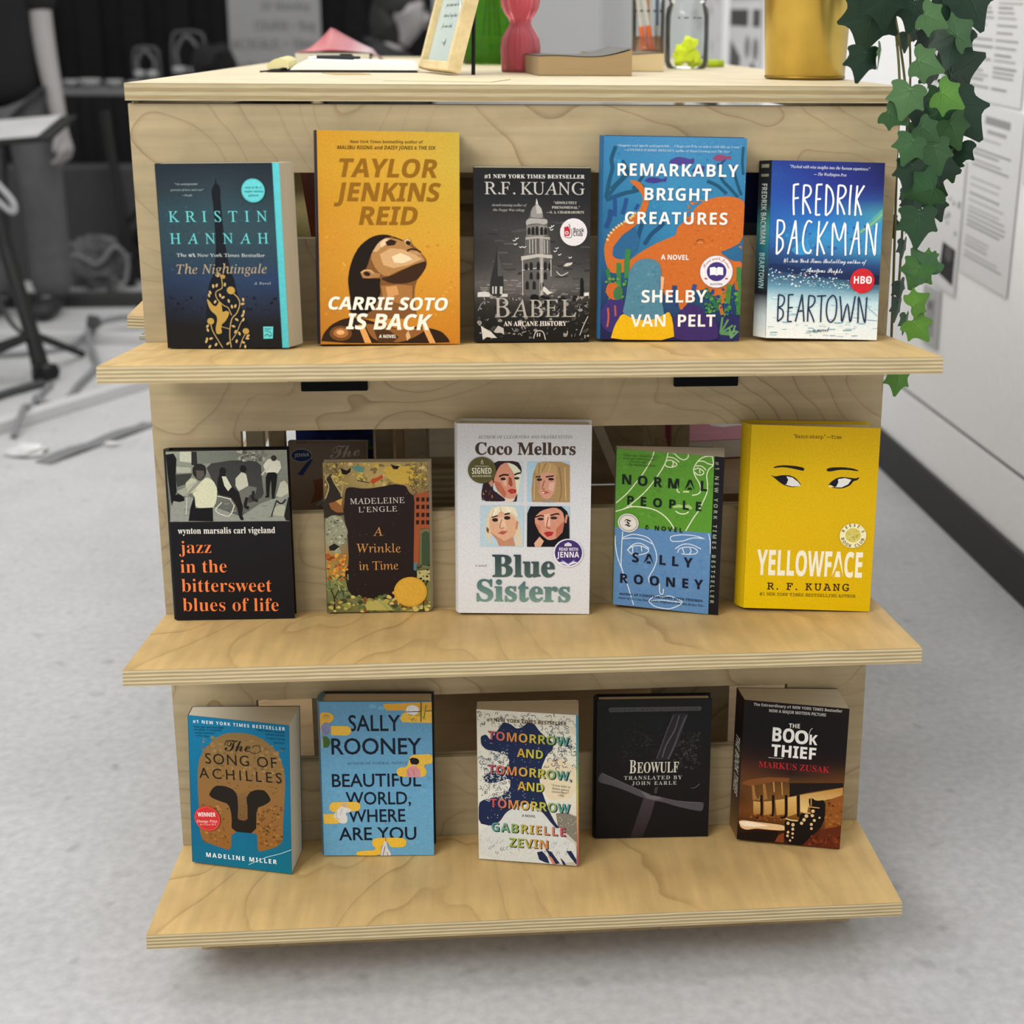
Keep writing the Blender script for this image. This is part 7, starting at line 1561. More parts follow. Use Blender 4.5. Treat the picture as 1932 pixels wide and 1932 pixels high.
LEAVES=[(0.909, 0.05, 1.093, 0.0385, -115, -10, 10, '4a6e42'), (0.951, 0.07, 1.081, 0.0445, -60, -20, 25, '355a33'), (0.946, 0.09, 1.062, 0.0507, 170, -15, -20, '1b3625'), (0.899, 0.03, 1.042, 0.041, -110, -15, 5, '4a6e42'), (0.825, -0.03, 1.05, 0.0292, 150, 0, 70, '4a6e42'), (0.804, -0.035, 1.043, 0.0404, 175, 10, 15, '1b3625'), (0.849, -0.06, 1.005, 0.0414, 165, -10, 0, '4a6e42'), (0.928, 0.03, 1.004, 0.0413, -120, -10, 10, '558634'), (0.839, -0.055, 0.987, 0.0315, -120, 5, -10, '355a33'), (0.971, 0.1, 0.978, 0.0642, -140, -10, -10, '1b3625'), (0.895, 0.0, 0.967, 0.0328, -125, -10, 5, '355a33'), (0.855, -0.06, 0.952, 0.0354, 160, -10, 0, '355a33'), (0.907, 0.0, 0.939, 0.0409, -165, -5, 5, '355a33'), (0.96, 0.08, 0.936, 0.0361, 170, 0, -40, '1b3625'), (0.859, -0.055, 0.923, 0.037, 170, 0, 15, '1b3625'), (0.934, 0.05, 0.92, 0.0451, -100, 10, 10, '1b3625'), (0.873, -0.055, 0.905, 0.0461, 110, 20, -30, '2c5232'), (0.973, 0.12, 1.036, 0.0672, -65, 10, 20, '1b3625'), (0.98, 0.12, 1.109, 0.0623, -150, 0, 10, '1b3625'), (0.952, 0.13, 1.109, 0.0459, 180, 0, 0, '1b3625'), (0.895, 0.04, 0.878, 0.0314, 170, 0, 20, '1b3625'), (0.852, 0.12, 1.086, 0.0691, 170, 15, -10, '1b3625'), (0.863, 0.1, 1.107, 0.0545, 190, 10, 0, '1b3625'), (0.905, 0.12, 1.098, 0.0415, 170, 0, 0, '1b3625'), (0.902, 0.07, 0.986, 0.0355, 185, 0, 20, '1b3625'), (0.929, 0.08, 0.978, 0.0399, 170, 0, -15, '26492c'), (0.946, 0.06, 0.962, 0.0451, -150, 5, 10, '2f5426'), (0.873, -0.055, 0.866, 0.0464, 178, -5, 5, '24442a'), (0.88, -0.055, 0.823, 0.0389, 35, -10, -10, '355a33'), (0.873, -0.055, 0.81, 0.0377, 160, 10, -30, '3f6a38'), (0.879, -0.055, 0.78, 0.0301, -60, -10, 10, '527f28'), (0.882, -0.055, 0.748, 0.0342, -140, -10, 0, '527f28'), (0.881, 0.03, 0.754, 0.0304, 170, 0, 50, '1b3625'), (0.86, -0.055, 0.685, 0.0305, 170, -10, 10, '4c7c2a'), (0.908, 0.0, 0.82, 0.0242, -70, 0, 20, '4c7a2c'), (0.893, 0.06, 0.823, 0.0278, 180, 0, 50, '1b3625'), (0.893, 0.05, 0.857, 0.0275, 180, 0, 60, '355a33'), (0.886, 0.05, 0.887, 0.0233, 180, 0, 60, '1b3625'), (0.889, 0.05, 0.774, 0.0278, 190, 0, 40, '1b3625'), (0.898, 0.05, 0.733, 0.028, 175, 0, 50, '2c4f2c')]
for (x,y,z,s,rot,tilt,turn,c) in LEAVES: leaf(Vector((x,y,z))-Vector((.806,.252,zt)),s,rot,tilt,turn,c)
g=random.Random(3)
for i in range(46):   # leaves over and behind the pot rim
    a=g.uniform(0,2*PI); rr=g.uniform(.02,.085); 
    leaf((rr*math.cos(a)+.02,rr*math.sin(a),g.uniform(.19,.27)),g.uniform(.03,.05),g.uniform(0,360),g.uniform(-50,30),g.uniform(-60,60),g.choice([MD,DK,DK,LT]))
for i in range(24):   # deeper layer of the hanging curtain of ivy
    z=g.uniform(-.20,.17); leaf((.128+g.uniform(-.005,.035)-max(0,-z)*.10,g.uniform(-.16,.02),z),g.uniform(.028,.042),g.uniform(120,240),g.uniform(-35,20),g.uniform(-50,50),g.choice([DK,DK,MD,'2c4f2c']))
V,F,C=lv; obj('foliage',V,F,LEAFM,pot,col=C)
st=MB()
for pts in ([(.0,0,.19),(.055,-.02,.225),(.078,-.07,.14),(.092,-.11,.02),(.088,-.14,-.10),(.086,-.16,-.22),(.080,-.19,-.33)],[(.02,.01,.19),(.062,-.01,.23),(.09,-.05,.12),(.11,-.09,-.02),(.106,-.12,-.16),(.10,-.14,-.27)],[(.01,-.02,.19),(.05,-.045,.215),(.062,-.075,.12),(.070,-.085,.07)],[(.0,.02,.19),(.065,.02,.235),(.11,-.01,.15),(.125,-.04,.05),(.122,-.07,-.06)],[(.03,-.01,.19),(.07,-.05,.21),(.085,-.09,.13),(.10,-.11,.07)]):
    st.tube(spline(pts,8),.0016,6)
st.build('vine_stem',plain('vine_brown','5f5a34',.7),pot)
# ------------------------------------------------------------------ papers and fittings on the right wall
def wall_paper(name,label,s0,z0,w,h,ops,cat='paper notice',rot=0,col='dcdcdc',grp='papers pinned to the right wall'):
    M=on_wall(s0,z0,.003)@Matrix.Rotation(R(rot),4,'Y')
    a=Art(w*1000,h*1000,-.0008); a.run([('g',[[col]*2]*2)]+ops); slab(a.V,a.F,a.C,0,-.0007,0,w,0,h,col)
    o=obj(name,a.V,a.F,PRINT,None,col=a.C); o.matrix_world=M; return tag(o,label,cat,grp)
def lines(w,h,seed,x0=.08,x1=.92,y0=.06,y1=.9,step=6,c='a0a0a0',cols=1):
    g=random.Random(seed);o=[];y=h*y1
    cw=(x1-x0)/cols
    while y>h*y0:
        for k in range(cols):
            xa=w*(x0+k*cw); xb=w*(x0+k*cw+cw*g.uniform(.55,.93))
            if g.random()>.12:o.append(('p',g.choice([c,'b0b0b0','8e8e8e']),[(xa,y),(xb,y),(xb,y+step*.42),(xa,y+step*.42)]))
        y-=step*g.choice([1,1,1.15,1.6])
    return o
# s counts metres away from the viewer along the wall
wall_paper('wall_notice','white notice with printed paragraphs, lowest and nearest on the right wall',.455,.584,.262,.36,[('p','9a9a9a',[(70,322),(200,322),(200,338),(70,338)]),('p','a8a8a8',[(85,304),(185,304),(185,312),(85,312)])]+lines(262,360,3,y1=.80,step=9),rot=3)
wall_paper('wall_notice','white notice with two columns of print above the lowest one on the right wall',.50,.95,.30,.40,lines(300,400,4,step=9,cols=2),rot=2)
wall_paper('wall_notice','white notice of dense print at the right edge, high on the right wall',.165,.80,.26,.52,lines(260,520,5,step=9),rot=2)
wall_paper('wall_photo','white sheet with a dark photo, hanging low behind the ivy',.725,.535,.255,.30,[('p','2c2c2c',[(150,30),(240,20),(240,100),(160,105)]),('e','5a5a5a',200,85,22,18,0),('r',151,26,['9a9a9a','b8b8b8','7a7a7a'],10,120,240,290,8,26,'blob')],'photo',rot=3)
wall_paper('wall_notice','narrow white sheet with tiny pictures between the ivy and the lowest notice',.74,.855,.20,.30,lines(200,300,8,step=12,cols=2)+[('r',152,14,['6a6a6a','8a8a8a'],20,20,180,280,10,22,'blob')],rot=2)
wall_paper('wall_photo','dark diamond shaped picture on the right wall beside the ivy',.80,.80,.07,.07,[('g',[['3a3a3a','2c2c2c']]*2)],'photo',rot=40,col='3a3a3a')
wall_paper('wall_notice','white sheet with grey shapes on the far right wall',3.72,1.0,.62,.62,[('r',153,30,['b4b4b4','c8c8c8','a4a4a4'],40,40,580,580,30,90,'blob')],rot=2,col='d6d6d6')
wall_paper('wall_photo','dark square picture low on the far right wall behind the jar',3.62,.80,.5,.19,[('g',[['3a3a3a','343434']]*2)],'photo',rot=3,col='3a3a3a')
wall_paper('wall_photo','sheet with dark blocks and photos on the right wall, left of the gold pot',2.95,.82,.56,.56,[('p','3c3c3c',[(20,290),(330,290),(330,350),(20,350)]),('p','4a4a4a',[(400,290),(520,290),(520,350),(400,350)]),('p','4c4c4c',[(20,20),(180,20),(220,180),(40,240)]),('e','5a5a5a',420,110,60,60,0),('e','707070',330,220,40,40,0),('e','707070',460,215,45,40,0),('p','a8a8a8',[(20,380),(520,380),(520,400),(20,400)]),('p','b0b0b0',[(20,440),(520,440),(520,470),(20,470)]),('p','a8a8a8',[(20,500),(520,500),(520,520),(20,520)])],'photo',rot=1,col='cacaca')
op=thing('wall_outlet','grey electrical outlet plate low on the right wall beside the ivy','outlet',M=on_wall(.655,.385,.0))
MB().box(0,-.006,0,.105,0,.135,b=.002).build('plate',plain('outlet_plate','b2b2b2',.5),op)
ins=MB().box(.03,-.0075,.025,.075,-.0061,.11,b=.0005).build('insert',plain('outlet_insert','9a9a9a',.5),op)
for z in (.045,.085):
    MB().box(.04,-.0082,z,.065,-.0076,z+.016).build('socket',plain('outlet_socket','6e6e6e',.5),ins)
# ------------------------------------------------------------------ far background, left
g=random.Random(2)
fp=thing('flip_chart_sheet','tall white sheet with handwritten lines hanging on the black curtain','poster',(-.905,5.96,.78))
a=Art(470,900,0)
L_=[('g',[['8e8e8e']*2,['929292']*2])]
for t,x,y,x2,c in (('OF Monday',170,400,420,42),('COURSE = Bag',130,300,440,46),('AC(5CALE) = 10ma',10,205,450,50),('# Student Maam',40,95,440,48)):L_.append(('t','5e5e5e','NB',t,x,y,x2,y+4,c))
a.run(L_); slab(a.V,a.F,a.C,0,.0001,0,.47,.004,.9,'8e8e8e'); obj('sheet',a.V,a.F,PRINT,fp,col=a.C)
MB().box(-.01,-.012,.885,.48,.012,.905).build('top_rail',plain('dark_rail','2a2a2a',.6),fp)
# far table
GD=plain('charcoal_cloth','0d0d0e',.95); GM=plain('grey_table','6a6a6b',.6); GL=plain('pale_grey_china','9a9a9b',.5)
ft=thing('folding_table','long far table with a black cloth hanging down its front','table',(-2.6,4.9,0))
MB().box(0,0,.79,1.95,.7,.815,b=.004).build('tabletop',GM,ft)
cl=MB()
for i in range(26): cl.box(-.01+i*.0757,-.03-.012*(i%2),.30-.012*((i*7)%5),-.01+(i+1)*.0757,-.012-.012*(i%2),.788)
cl.build('cloth_skirt',GD,ft)
for x in (.06,1.85):
    for y in (.06,.62): MB().tube([(x,y,0),(x,y,.789)],.016,8).build('leg',plain('dark_leg','202021',.5),ft)
bowl=None
for i,(x,y,s) in enumerate([(-1.555,5.08,1),(-1.475,5.10,1.1),(-1.385,5.06,1.25),(-1.295,5.12,1.1),(-1.205,5.14,.9),(-1.13,5.16,.95),(-1.50,4.98,.7),(-1.62,5.0,.8)]):
    if bowl is None:
        bowl=thing('bowl','x','bowl',(x,y,.8155)); MB().lathe([(.016,.0),(.024,.004),(.036,.022),(.0385,.036),(.0365,.036),(.034,.023),(.022,.007),(.001,.006)],24).build('body',GL,bowl,smooth=True); MB().lathe([(.014,-.0004),(.017,.0),(.017,.005),(.014,.005)],20).build('foot',GL,bowl,smooth=True); b_=bowl
    else: b_=dup(bowl,(x,y,.8155),0,'x')
    b_.scale=(s,s,s)
    b_['label']='pale rounded bowl on the far table, %s'%['leftmost in the back row beside the bare arm','second from the left in the back row','largest, in the middle of the back row','just right of the largest one','small one left of the wire stands','below the nearer wire stand','small one in front of the back row','half hidden behind the bare arm'][i]; b_['group']='bowls on the far table'
def wire_stand(label,loc,s,lean):
    e=thing('headphone_stand',label,'stand',loc,R(lean)); 
    WG=plain('grey_wire','4e4e50',.5); 
    MB().tube(spline([(-.075*s,0,.001),(-.08*s,0,.12*s),(-.07*s,0,.235*s),(-.03*s,0,.255*s),(.04*s,0,.255*s),(.075*s,0,.23*s),(.082*s,0,.11*s),(.085*s,0,.001)],5),.007,8).build('wire_frame',WG,e)
    MB().tube(spline([(-.045*s,-.02,.10*s),(-.05*s,-.02,.17*s),(0,-.02,.235*s),(.055*s,-.02,.17*s),(.05*s,-.02,.10*s)],6),[.009]*25,8).build('hoop',plain('grey_hoop','5a5a5c',.6),e)
    for x in (-.04,.04): MB().lathe([(.0,0),(.032*s,.003),(.036*s,.02),(.03*s,.036),(.001,.038)],20,c=(x*s,-.02,.06*s)).build('pad',GL,e,smooth=True)
    MB().box(-.09*s,-.05,0,.09*s,.03,.008).build('base',WG,e)
wire_stand('lower grey wire stand with a hoop and two pale pads on the far table',(-1.165,5.22,.816),.72,0)
wire_stand('taller grey wire stand with a hoop and two pale pads, nearer the white sheet',(-.985,5.3,.816),1.0,-6)
bg=crumple('black_bag',plain('black_nylon','0e0e0f',.8),None,(0,0,.11),.12,4,(.9,.6,.9)); bg.location=(-.84,5.1,.816); tag(bg,'small black bag on the far table beside the wire stands','bag')
# dark storage boxes behind the legs, bags on the floor
o=MB().box(-1.75,4.66,0,-1.03,4.84,.5,b=.01).build('storage_case',plain('charcoal_case','3a3a3b',.8)); tag(o,'large charcoal grey case standing in front of the far table','case')
def bag(name,label,loc,r,sq,mat,seed,cat='bag'):
    e=thing(name,label,cat,loc); crumple('body',mat,e,(0,0,r*sq[2]*.98),r,seed,sq,3); return e
GB=plain('grey_canvas','5a5a5b',.9,noise=.3,scale=30)
b1=bag('duffel_bag','grey canvas bag with pale straps on the floor behind the standing person','' or (-1.245,4.40,.0),.15,(.95,.62,.80),GB,7)
MB().tube(spline([(-.14,-.09,.10),(-.05,-.12,.17),(.03,-.10,.13),(.10,-.08,.20),(.14,-.05,.14),(.13,-.06,.05)],6),.010,8).build('strap',plain('pale_strap','77777a',.8),b1)
MB().tube(spline([(-.14,-.10,.05),(-.08,-.14,.03),(.0,-.13,.015),(.06,-.10,.02)],6),.010,8).build('strap',plain('pale_strap','77777a',.8),b1)
b2=bag('backpack','black bag heaped behind the grey canvas one','' or (-.93,4.55,.0),.20,(1.0,.30,.95),plain('black_nylon','0e0e0f',.8),12)
MB().tube(spline([(-.2,-.02,.28),(-.1,-.05,.36),(.05,-.04,.3)],6),.012,8).build('strap',plain('black_nylon','0e0e0f',.8),b2)
o=MB().tube([(-1.285,4.60,.31),(-1.215,4.63,.30),(-1.20,4.64,.30)],.001).F and None
o=MB().tube([(-1.13,4.50,.0),(-1.215,4.62,.74)],.022,10).build('black_pole',plain('black_pole','070707',.5)); tag(o,'black pole leaning against the far table behind the standing person','pole')
o=sheet('floor_cloth',0,.42,0,.10,lambda x,y:.012+.008*math.sin(x*14),lambda x,y:.008,plain('pale_cloth','8f8f90',.9),None,16,3); o.location=(-1.36,4.18,0); tag(o,'pale strip of cloth on the floor in front of the grey bag','cloth')
o=MB().box(0,0,0,.9,.09,.05,b=.004).build('dark_rail',plain('dark_rail','2a2a2a',.6)); o.location=(-1.55,4.02,0); tag(o,'dark low rail on the floor behind the standing person','rail')
# low pale rails
PR=plain('pale_rail','b9b9ba',.6,noise=.04)
def rail(label,p,q,w=.045,h=.035):
    p=Vector(p);q=Vector(q);d=q-p; o=MB().box(0,-w/2,0,d.length,w/2,h,b=.003).build('floor_rail',PR); o.location=p; o.rotation_euler=(0,0,math.atan2(d.y,d.x)); tag(o,label,'rail',group='pale rails on the floor')
rail('pale low rail slanting across the floor nearest the display table',(-1.25,1.70,0),(-.30,3.35,0),.05,.034)
rail('pale low rail lying level across the floor farther back, behind the stand foot',(-1.9,3.50,0),(-.55,3.31,0),.05,.034)
# cables
CB=plain('grey_cable','77777a',.7); CBD=plain('dark_cable','3c3c3e',.7)
def cable(label,pts,r,mat):
    o=MB().tube(spline([(x,y,r+z) for x,y,z in pts],8),r,8).build('floor_cable',mat); tag(o,label,'cable')
cable('grey cable looping over the floor towards the stand foot',[(-.80,3.62,.0),(-.93,3.56,.04),(-1.0,3.34,.045),(-.93,3.12,0),(-.875,2.93,0),(-.865,2.70,0),(-.85,2.50,0),(-.90,2.48,0),(-.95,2.55,0)],.011,CB)
cable('dark cable running left from the cable joint to the stand',[(-.98,3.42,.05),(-1.05,3.25,.0),(-1.15,3.16,0),(-1.3,3.12,0),(-1.5,3.05,0)],.010,CB)
cable('thin grey cable dropping across the slanting pale rail below the stand foot',[(-.955,2.72,0),(-.94,2.50,0),(-.915,2.40,.0),(-.905,2.32,.036),(-.895,2.25,.036),(-.885,2.14,0)],.009,CB)
cable('dark cable slanting out to the left edge in front of the stand',[(-.98,2.72,0),(-1.06,2.58,0),(-1.12,2.40,0),(-1.18,2.2,0)],.013,CBD)
o=crumple('cable_joint',CBD,None,(0,0,.03),.028,5); o.location=(-.985,3.345,.048); tag(o,'dark lump where the floor cables meet','cable joint')
# crumpled scraps
SC_=plain('clear_film','cfcfcf',.35,noise=.25,scale=30)
o=crumple('crumpled_film',SC_,None,(0,0,.014),.055,21,(1.0,.9,.28),2); o.location=(-.80,2.0,0); tag(o,'crumpled white plastic film on the floor at the left edge','film')
o=crumple('paper_scrap',SC_,None,(0,0,.007),.022,22,(1.1,.7,.4),1); o.location=(-.605,2.06,0); tag(o,'small white scrap on the floor beside the grey strap','scrap')
o=sheet('flat_strap',0,.40,0,.05,lambda x,y:.004+.006*abs(math.sin(x*17)),lambda x,y:.003,plain('grey_webbing','727274',.9),None,24,3); o.location=(-.72,1.90,0); o.rotation_euler=(0,0,R(62)); tag(o,'flat grey strap twisted on the floor left of the table','strap')
o=sheet('flat_strap',0,.2,0,.045,lambda x,y:.004+.005*abs(math.sin(x*19)),lambda x,y:.003,plain('grey_webbing','727274',.9),None,16,3); o.location=(-.55,2.25,0); o.rotation_euler=(0,0,R(8)); tag(o,'end of grey webbing on the floor close to the table side','strap')
# ------------------------------------------------------------------ laptop stand with tray at the left edge
BS=plain('black_stand_metal','060607',.45)
ls=thing('tray_stand','black tripod stand carrying a sloping tray at the left edge','stand',(-1.02,2.85,0))
MB().box(-.42,-.16,-.014,.10,.16,0,b=.004).build('tray',BS,ls,loc=(0,.12,.775),rot=(R(9),R(-5),0))
MB().tube([(-.115,.02,.728),(-.07,-.01,.42),(.0,-.05,.13),(.02,-.06,.03)],[.019,.022,.024,.028],12).build('pole',BS,ls)
crumple('foot',BS,ls,(.03,-.07,.035),.042,31,(1,1,.9),2)
for q in ((-.36,-.30,.012),(-.40,-.04,.012),(.05,.28,.012)): MB().tube([(.0,-.05,.15),q],[.014,.012],8).build('leg',BS,ls)
MB().tube(spline([(-.19,.05,.71),(-.15,.0,.4),(-.10,.02,.2),(-.03,-.03,.14)],6),.008,6).build('wire',CBD,ls)
MB().tube([(-.14,.04,.70),(-.20,.06,.30)],.016,8).build('rear_pole',BS,ls)
pp=MB().box(-.40,-.15,.0025,.06,.14,.006).build('paper_stack',plain('tray_paper','a9a9aa',.6,noise=.2,scale=6)); pp.location=(-1.02,2.97,.776); pp.rotation_euler=(R(9),R(-5),0); tag(pp,'pale papers lying on the black tray stand','paper')
hc=MB().tube(spline([(-1.20,2.86,.70),(-1.17,2.80,.66),(-1.10,2.76,.60),(-1.035,2.74,.545),(-1.02,2.74,.55),(-1.03,2.745,.58),(-1.08,2.77,.63)],8),.010,8).build('hanging_cable',plain('pale_cable','909092',.5)); tag(hc,'pale cable looped below the tray of the black stand','cable')
# ------------------------------------------------------------------ people
def skin(name,pts,edges,mat,parent,sub=2):
    me=bpy.data.meshes.new(name); me.from_pydata([p[0] for p in pts],edges,[])
    o=bpy.data.objects.new(name,me); COL.objects.link(o)
    o.modifiers.new('skin','SKIN'); 
    if not me.skin_vertices: me.attributes.new('skin','FLOAT','POINT')
    for v,p in zip(me.skin_vertices[0].data,pts): r=p[1]; v.radius=r if isinstance(r,tuple) else (r,r)
    me.skin_vertices[0].data[0].use_root=True
    o.modifiers['skin'].use_smooth_shade=True
    s=o.modifiers.new('sub','SUBSURF'); s.levels=sub; s.render_levels=sub
    bpy.context.view_layer.update()
    dg=bpy.context.evaluated_depsgraph_get(); m2=bpy.data.meshes.new_from_object(o.evaluated_get(dg)); bpy.data.objects.remove(o); bpy.data.meshes.remove(me)
    m2.name=name; m2.materials.clear(); m2.materials.append(mat); o=bpy.data.objects.new(name,m2); COL.objects.link(o); o.parent=parent; return o
def hand(P,E,i0,wrist,d,side,curl=.5,s=1.0):
    """palm and five fingers grown from a wrist vertex; d = pointing direction, side = thumb side"""
    d=Vector(d).normalized(); side=Vector(side); side=(side-d*side.dot(d)).normalized(); nrm=d.cross(side)
    w=Vector(wrist); P.append((w+d*.045*s,(.034*s,.018*s))); k=len(P)-1; E.append((i0,k)); P.append((w+d*.085*s,(.036*s,.016*s))); k2=len(P)-1; E.append((k,k2))
    for j,(off,l) in enumerate(((.028,.072),(.009,.08),(-.010,.074),(-.028,.058))):
        a=w+d*.088*s+side*off*s; q=d; prev=k2; pos=a
        for f,seg in enumerate((.0,.45,.32,.23)):
            ang=curl*f*.55; q=(d*math.cos(ang)+nrm*math.sin(ang)); pos=pos+q*l*seg*s; P.append((pos,.0092*s*(1-.1*f))); E.append((prev,len(P)-1)); prev=len(P)-1
    prev=k; pos=w+d*.035*s+side*.03*s
    for f,l in enumerate((.0,.032,.028)):
        q=(d*.8+side*(.6-.3*f)+nrm*.15*f).normalized(); pos=pos+q*l*s; P.append((pos,.0105*s)); E.append((prev,len(P)-1)); prev=len(P)-1
SKIN=plain('grey_skin','8b8887',.6,noise=.06); HAIR=plain('dark_hair','141313',.7,noise=.4,scale=80); TEE=plain('black_tee','0b0b0c',.9,noise=.3,scale=8); JEAN=plain('grey_denim','4f4f51',.9,noise=.25,scale=24); HOOD=plain('dark_hoodie','202021',.9,noise=.25,scale=10); SHOE=plain('dark_shoe','262628',.6)
def head(P,E,neck_i,c,f,s=1.0):
    """skull, jaw, nose, ears as one surface with the neck; f = facing direction"""
    c=Vector(c); f=Vector(f).normalized(); r=f.cross(Vector((0,0,1))).normalized(); up=r.cross(f)
    def at(a,b,d): return c+(f*a+r*b+up*d)*s
    P.append((at(.0,0,-.03),(.070*s,.078*s))); a=len(P)-1; E.append((neck_i,a))
    P.append((at(-.005,0,.035),(.076*s,.088*s))); b=len(P)-1; E.append((a,b))
    P.append((at(-.01,0,.075),(.060*s,.066*s))); E.append((b,len(P)-1))
    P.append((at(.055,0,-.075),(.030*s,.034*s))); j=len(P)-1; E.append((a,j))
    P.append((at(.100,0,-.012),.013*s)); E.append((a,len(P)-1))
    for sg in (-1,1):
        P.append((at(-.012,.085*sg,-.005),.016*s)); E.append((a,len(P)-1))
    return at
def face_bits(at,parent,s=1.0):
    for sg in (-1,1):
        e=crumple('eye',plain('eye_dark','1a1a1a',.3),parent,(0,0,0),.011*s,1,(1,1,.8),2); e.location=at(.078,.031*sg,.018)
    m=MB().tube([at(.083,-.024,-.052),at(.093,0,-.053),at(.083,.024,-.052)],.0055*s,8).build('mouth',plain('lip_grey','6a5f5f',.5),parent)
# standing person
p1=thing('person','person in black T-shirt and grey jeans standing beside the tray stand','person',(0,0,0))
def V3(*a):return Vector(a)
cx,cy=-1.395,3.9
P=[(V3(cx,cy,.93),(.15,.11)),(V3(cx,cy,1.08),(.14,.10)),(V3(cx,cy,1.28),(.155,.11)),(V3(cx,cy,1.42),(.13,.085)),(V3(cx,cy-.01,1.50),(.058,.058)),(V3(cx,cy-.02,1.55),(.054,.056))]
E=[(0,1),(1,2),(2,3),(3,4),(4,5)]
at1=head(P,E,5,(cx,cy-.03,1.645),(.25,-1,0))
def limb(P,E,root,pts):
    prev=root
    for q,r in pts: P.append((Vector(q),r)); E.append((prev,len(P)-1)); prev=len(P)-1
    return prev
w=limb(P,E,3,[((cx+.155,cy,1.38),.052),((-1.235,cy-.02,1.20),.047),((-1.228,cy-.03,1.09),.044),((-1.212,cy-.05,.96),.040),((-1.185,cy-.08,.80),.033),((-1.170,cy-.09,.725),.025)])
hand(P,E,w,(-1.170,cy-.09,.725),(.12,-.1,-1),(-.5,-1,0),1.0)
w=limb(P,E,3,[((cx-.155,cy,1.38),.052),((-1.60,cy-.02,1.20),.047),((-1.62,cy-.06,1.06),.042),((-1.60,cy-.2,.93),.036),((-1.55,cy-.34,.87),.026)])
hand(P,E,w,(-1.55,cy-.34,.87),(.3,-1,-.2),(.9,.2,.1),.8)
for sx in (-1,1):
    k=limb(P,E,0,[((cx+.09*sx,cy,.84),.088),((cx+.10*sx,cy,.50),.058),((cx+.10*sx,cy+.01,.12),.042),((cx+.10*sx,cy+.02,.06),.040)])
    limb(P,E,k,[((cx+.105*sx,cy-.06,.045),.036),((cx+.11*sx,cy-.16,.035),.028)])
skin('body',P,E,SKIN,p1)
face_bits(at1,p1)
c=at1(-.02,0,.06); hr=crumple('hair',HAIR,p1,(0,0,0),.100,3,(1,1.05,.95),3,.15); hr.location=c
P=[(V3(cx,cy,.77),(.195,.145)),(V3(cx,cy,.93),(.182,.135)),(V3(cx,cy,1.12),(.165,.12)),(V3(cx,cy,1.30),(.178,.125)),(V3(cx,cy,1.43),(.13,.09))];E=[(0,1),(1,2),(2,3),(3,4)]
for sx in (-1,1): limb(P,E,3,[((cx+.165*sx,cy,1.385),.07),((-1.238 if sx>0 else -1.60,cy-.015,1.22),.068),((-1.232 if sx>0 else -1.612,cy-.03,1.12),.066)])
skin('t_shirt',P,E,TEE,p1)
P=[(V3(cx,cy,.90),(.165,.12))];E=[]
for sx in (-1,1): limb(P,E,0,[((cx+.09*sx,cy,.80),.105),((cx+.105*sx,cy-.005,.50),.088),((cx+.11*sx,cy+.005,.2),.082),((cx+.11*sx,cy+.01,.045),.086)])
skin('jeans',P,E,JEAN,p1)
for sx in (-1,1):
    P=[(V3(cx+.105*sx,cy+.05,.045),(.048,.042)),(V3(cx+.108*sx,cy-.06,.042),(.050,.040)),(V3(cx+.112*sx,cy-.19,.035),(.048,.034))]
    skin('shoe',P,[(0,1),(1,2)],SHOE,p1)
# seated person, hunched, looking right
p2=thing('person','person in a dark hooded top sitting hunched before the black curtain, looking right','person',(0,0,0))
cx,cy=-.03,4.35
P=[(V3(cx-.06,cy,.50),(.15,.15)),(V3(cx-.06,cy,.68),(.14,.13)),(V3(cx-.01,cy,.86),(.15,.13)),(V3(cx+.03,cy,.965),(.12,.10)),(V3(cx+.075,cy,1.03),(.056,.056)),(V3(cx+.095,cy,1.06),(.054,.054))]
E=[(0,1),(1,2),(2,3),(3,4),(4,5)]
at2=head(P,E,5,(cx+.125,cy-.01,1.155),(1,-.28,-.08))
for sy in (-1,1):
    w=limb(P,E,3,[((cx+.02,cy+.16*sy,.94),.05),((cx+.10,cy+.20*sy,.76),.042),((cx+.24,cy+.15*sy,.66),.034),((cx+.33,cy+.09*sy,.64),.026)])
    hand(P,E,w,(cx+.33,cy+.09*sy,.64),(1,-.2*sy,-.1),(0,-1*sy,.4),.7)
    k=limb(P,E,0,[((cx+.06,cy+.10*sy,.51),.09),((cx+.36,cy+.12*sy,.49),.06),((cx+.37,cy+.12*sy,.25),.05),((cx+.36,cy+.12*sy,.07),.04)])
    limb(P,E,k,[((cx+.44,cy+.12*sy,.045),.034),((cx+.52,cy+.12*sy,.035),.028)])
skin('body',P,E,SKIN,p2); face_bits(at2,p2)
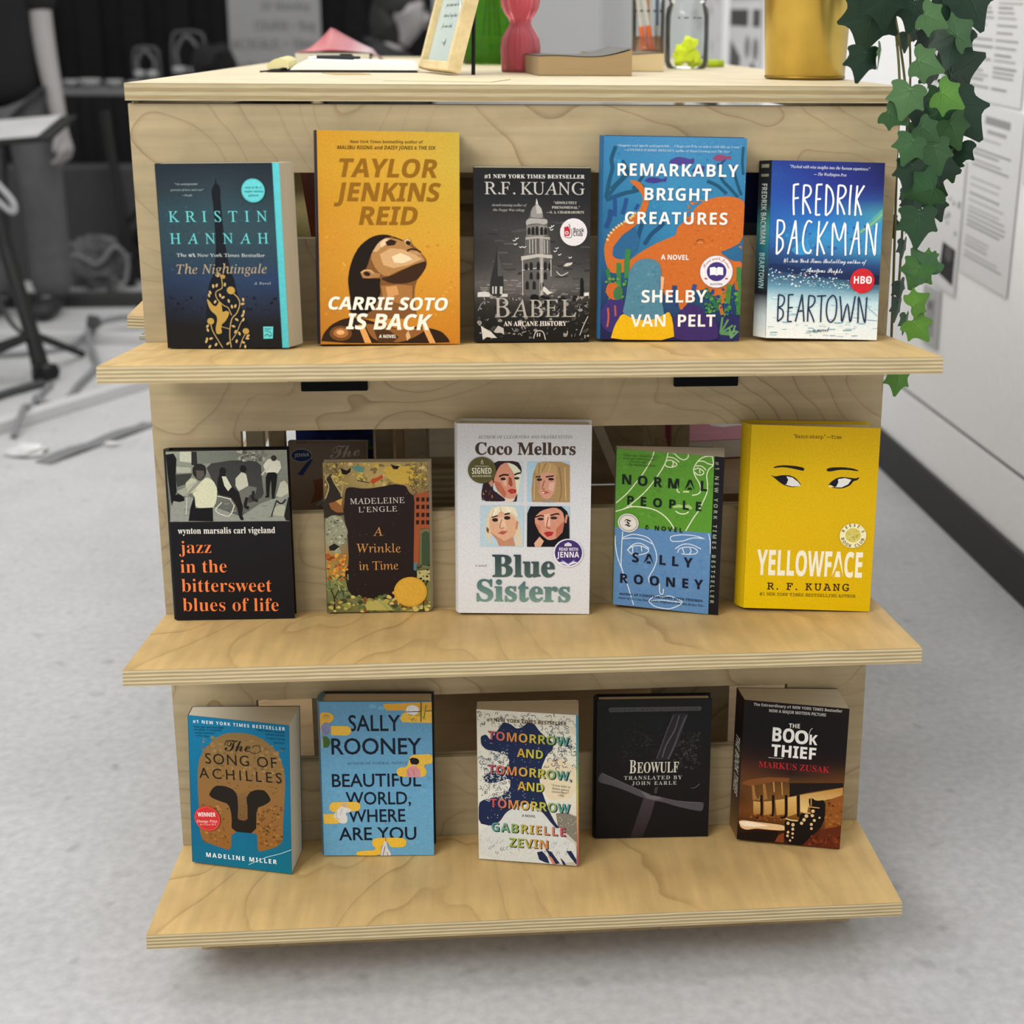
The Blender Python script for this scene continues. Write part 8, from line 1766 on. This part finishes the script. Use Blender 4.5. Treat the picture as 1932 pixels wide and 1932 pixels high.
hr=crumple('hair',HAIR,p2,(0,0,0),.112,8,(.95,.90,1.02),3,.12); hr.location=at2(-.038,0,.035)
hr=crumple('hair',HAIR,p2,(0,0,0),.10,18,(.75,1.05,1.4),3,.15); hr.location=at2(-.085,0,-.06)
P=[(V3(cx-.06,cy,.50),(.20,.19)),(V3(cx-.06,cy,.70),(.20,.185)),(V3(cx-.01,cy,.87),(.21,.19)),(V3(cx+.03,cy,.985),(.165,.15)),(V3(cx+.055,cy,1.04),(.10,.10))];E=[(0,1),(1,2),(2,3),(3,4)]
for sy in (-1,1): limb(P,E,2,[((cx+.02,cy+.17*sy,.94),.09),((cx+.10,cy+.205*sy,.76),.082),((cx+.24,cy+.153*sy,.665),.066),((cx+.32,cy+.096*sy,.642),.055)])
skin('hooded_top',P,E,HOOD,p2)
P=[(V3(cx-.05,cy,.52),(.165,.16))];E=[]
for sy in (-1,1): limb(P,E,0,[((cx+.06,cy+.10*sy,.51),.10),((cx+.36,cy+.12*sy,.49),.075),((cx+.37,cy+.12*sy,.25),.065),((cx+.36,cy+.12*sy,.09),.06)])
skin('trousers',P,E,plain('dark_trousers','2a2a2b',.9),p2)
for sy in (-1,1): skin('shoe',[(V3(cx+.33,cy+.12*sy,.045),(.042,.042)),(V3(cx+.42,cy+.12*sy,.042),(.042,.04)),(V3(cx+.55,cy+.12*sy,.034),(.04,.033))],[(0,1),(1,2)],SHOE,p2)
stl=thing('stool','dark stool under the seated person','stool',(cx-.06,cy,0))
MB().lathe([(.12,.30),(.13,.31),(.13,.325),(.12,.33),(.001,.33)],28).build('seat',plain('dark_leg','202021',.5),stl)
for k in range(4):
    a=PI/4+k*PI/2; MB().tube([(.10*math.cos(a),.10*math.sin(a),.30),(.13*math.cos(a),.13*math.sin(a),0)],.014,8).build('leg',plain('dark_leg','202021',.5),stl)
bpy.data.objects.remove(_to); bpy.data.curves.remove(_tc); bpy.data.scenes.remove(_ts)
for o in list(bpy.data.objects):
    if o.type=='MESH' and o.parent is None and 'label' not in o and 'kind' not in o: print('UNTAGGED',o.name)
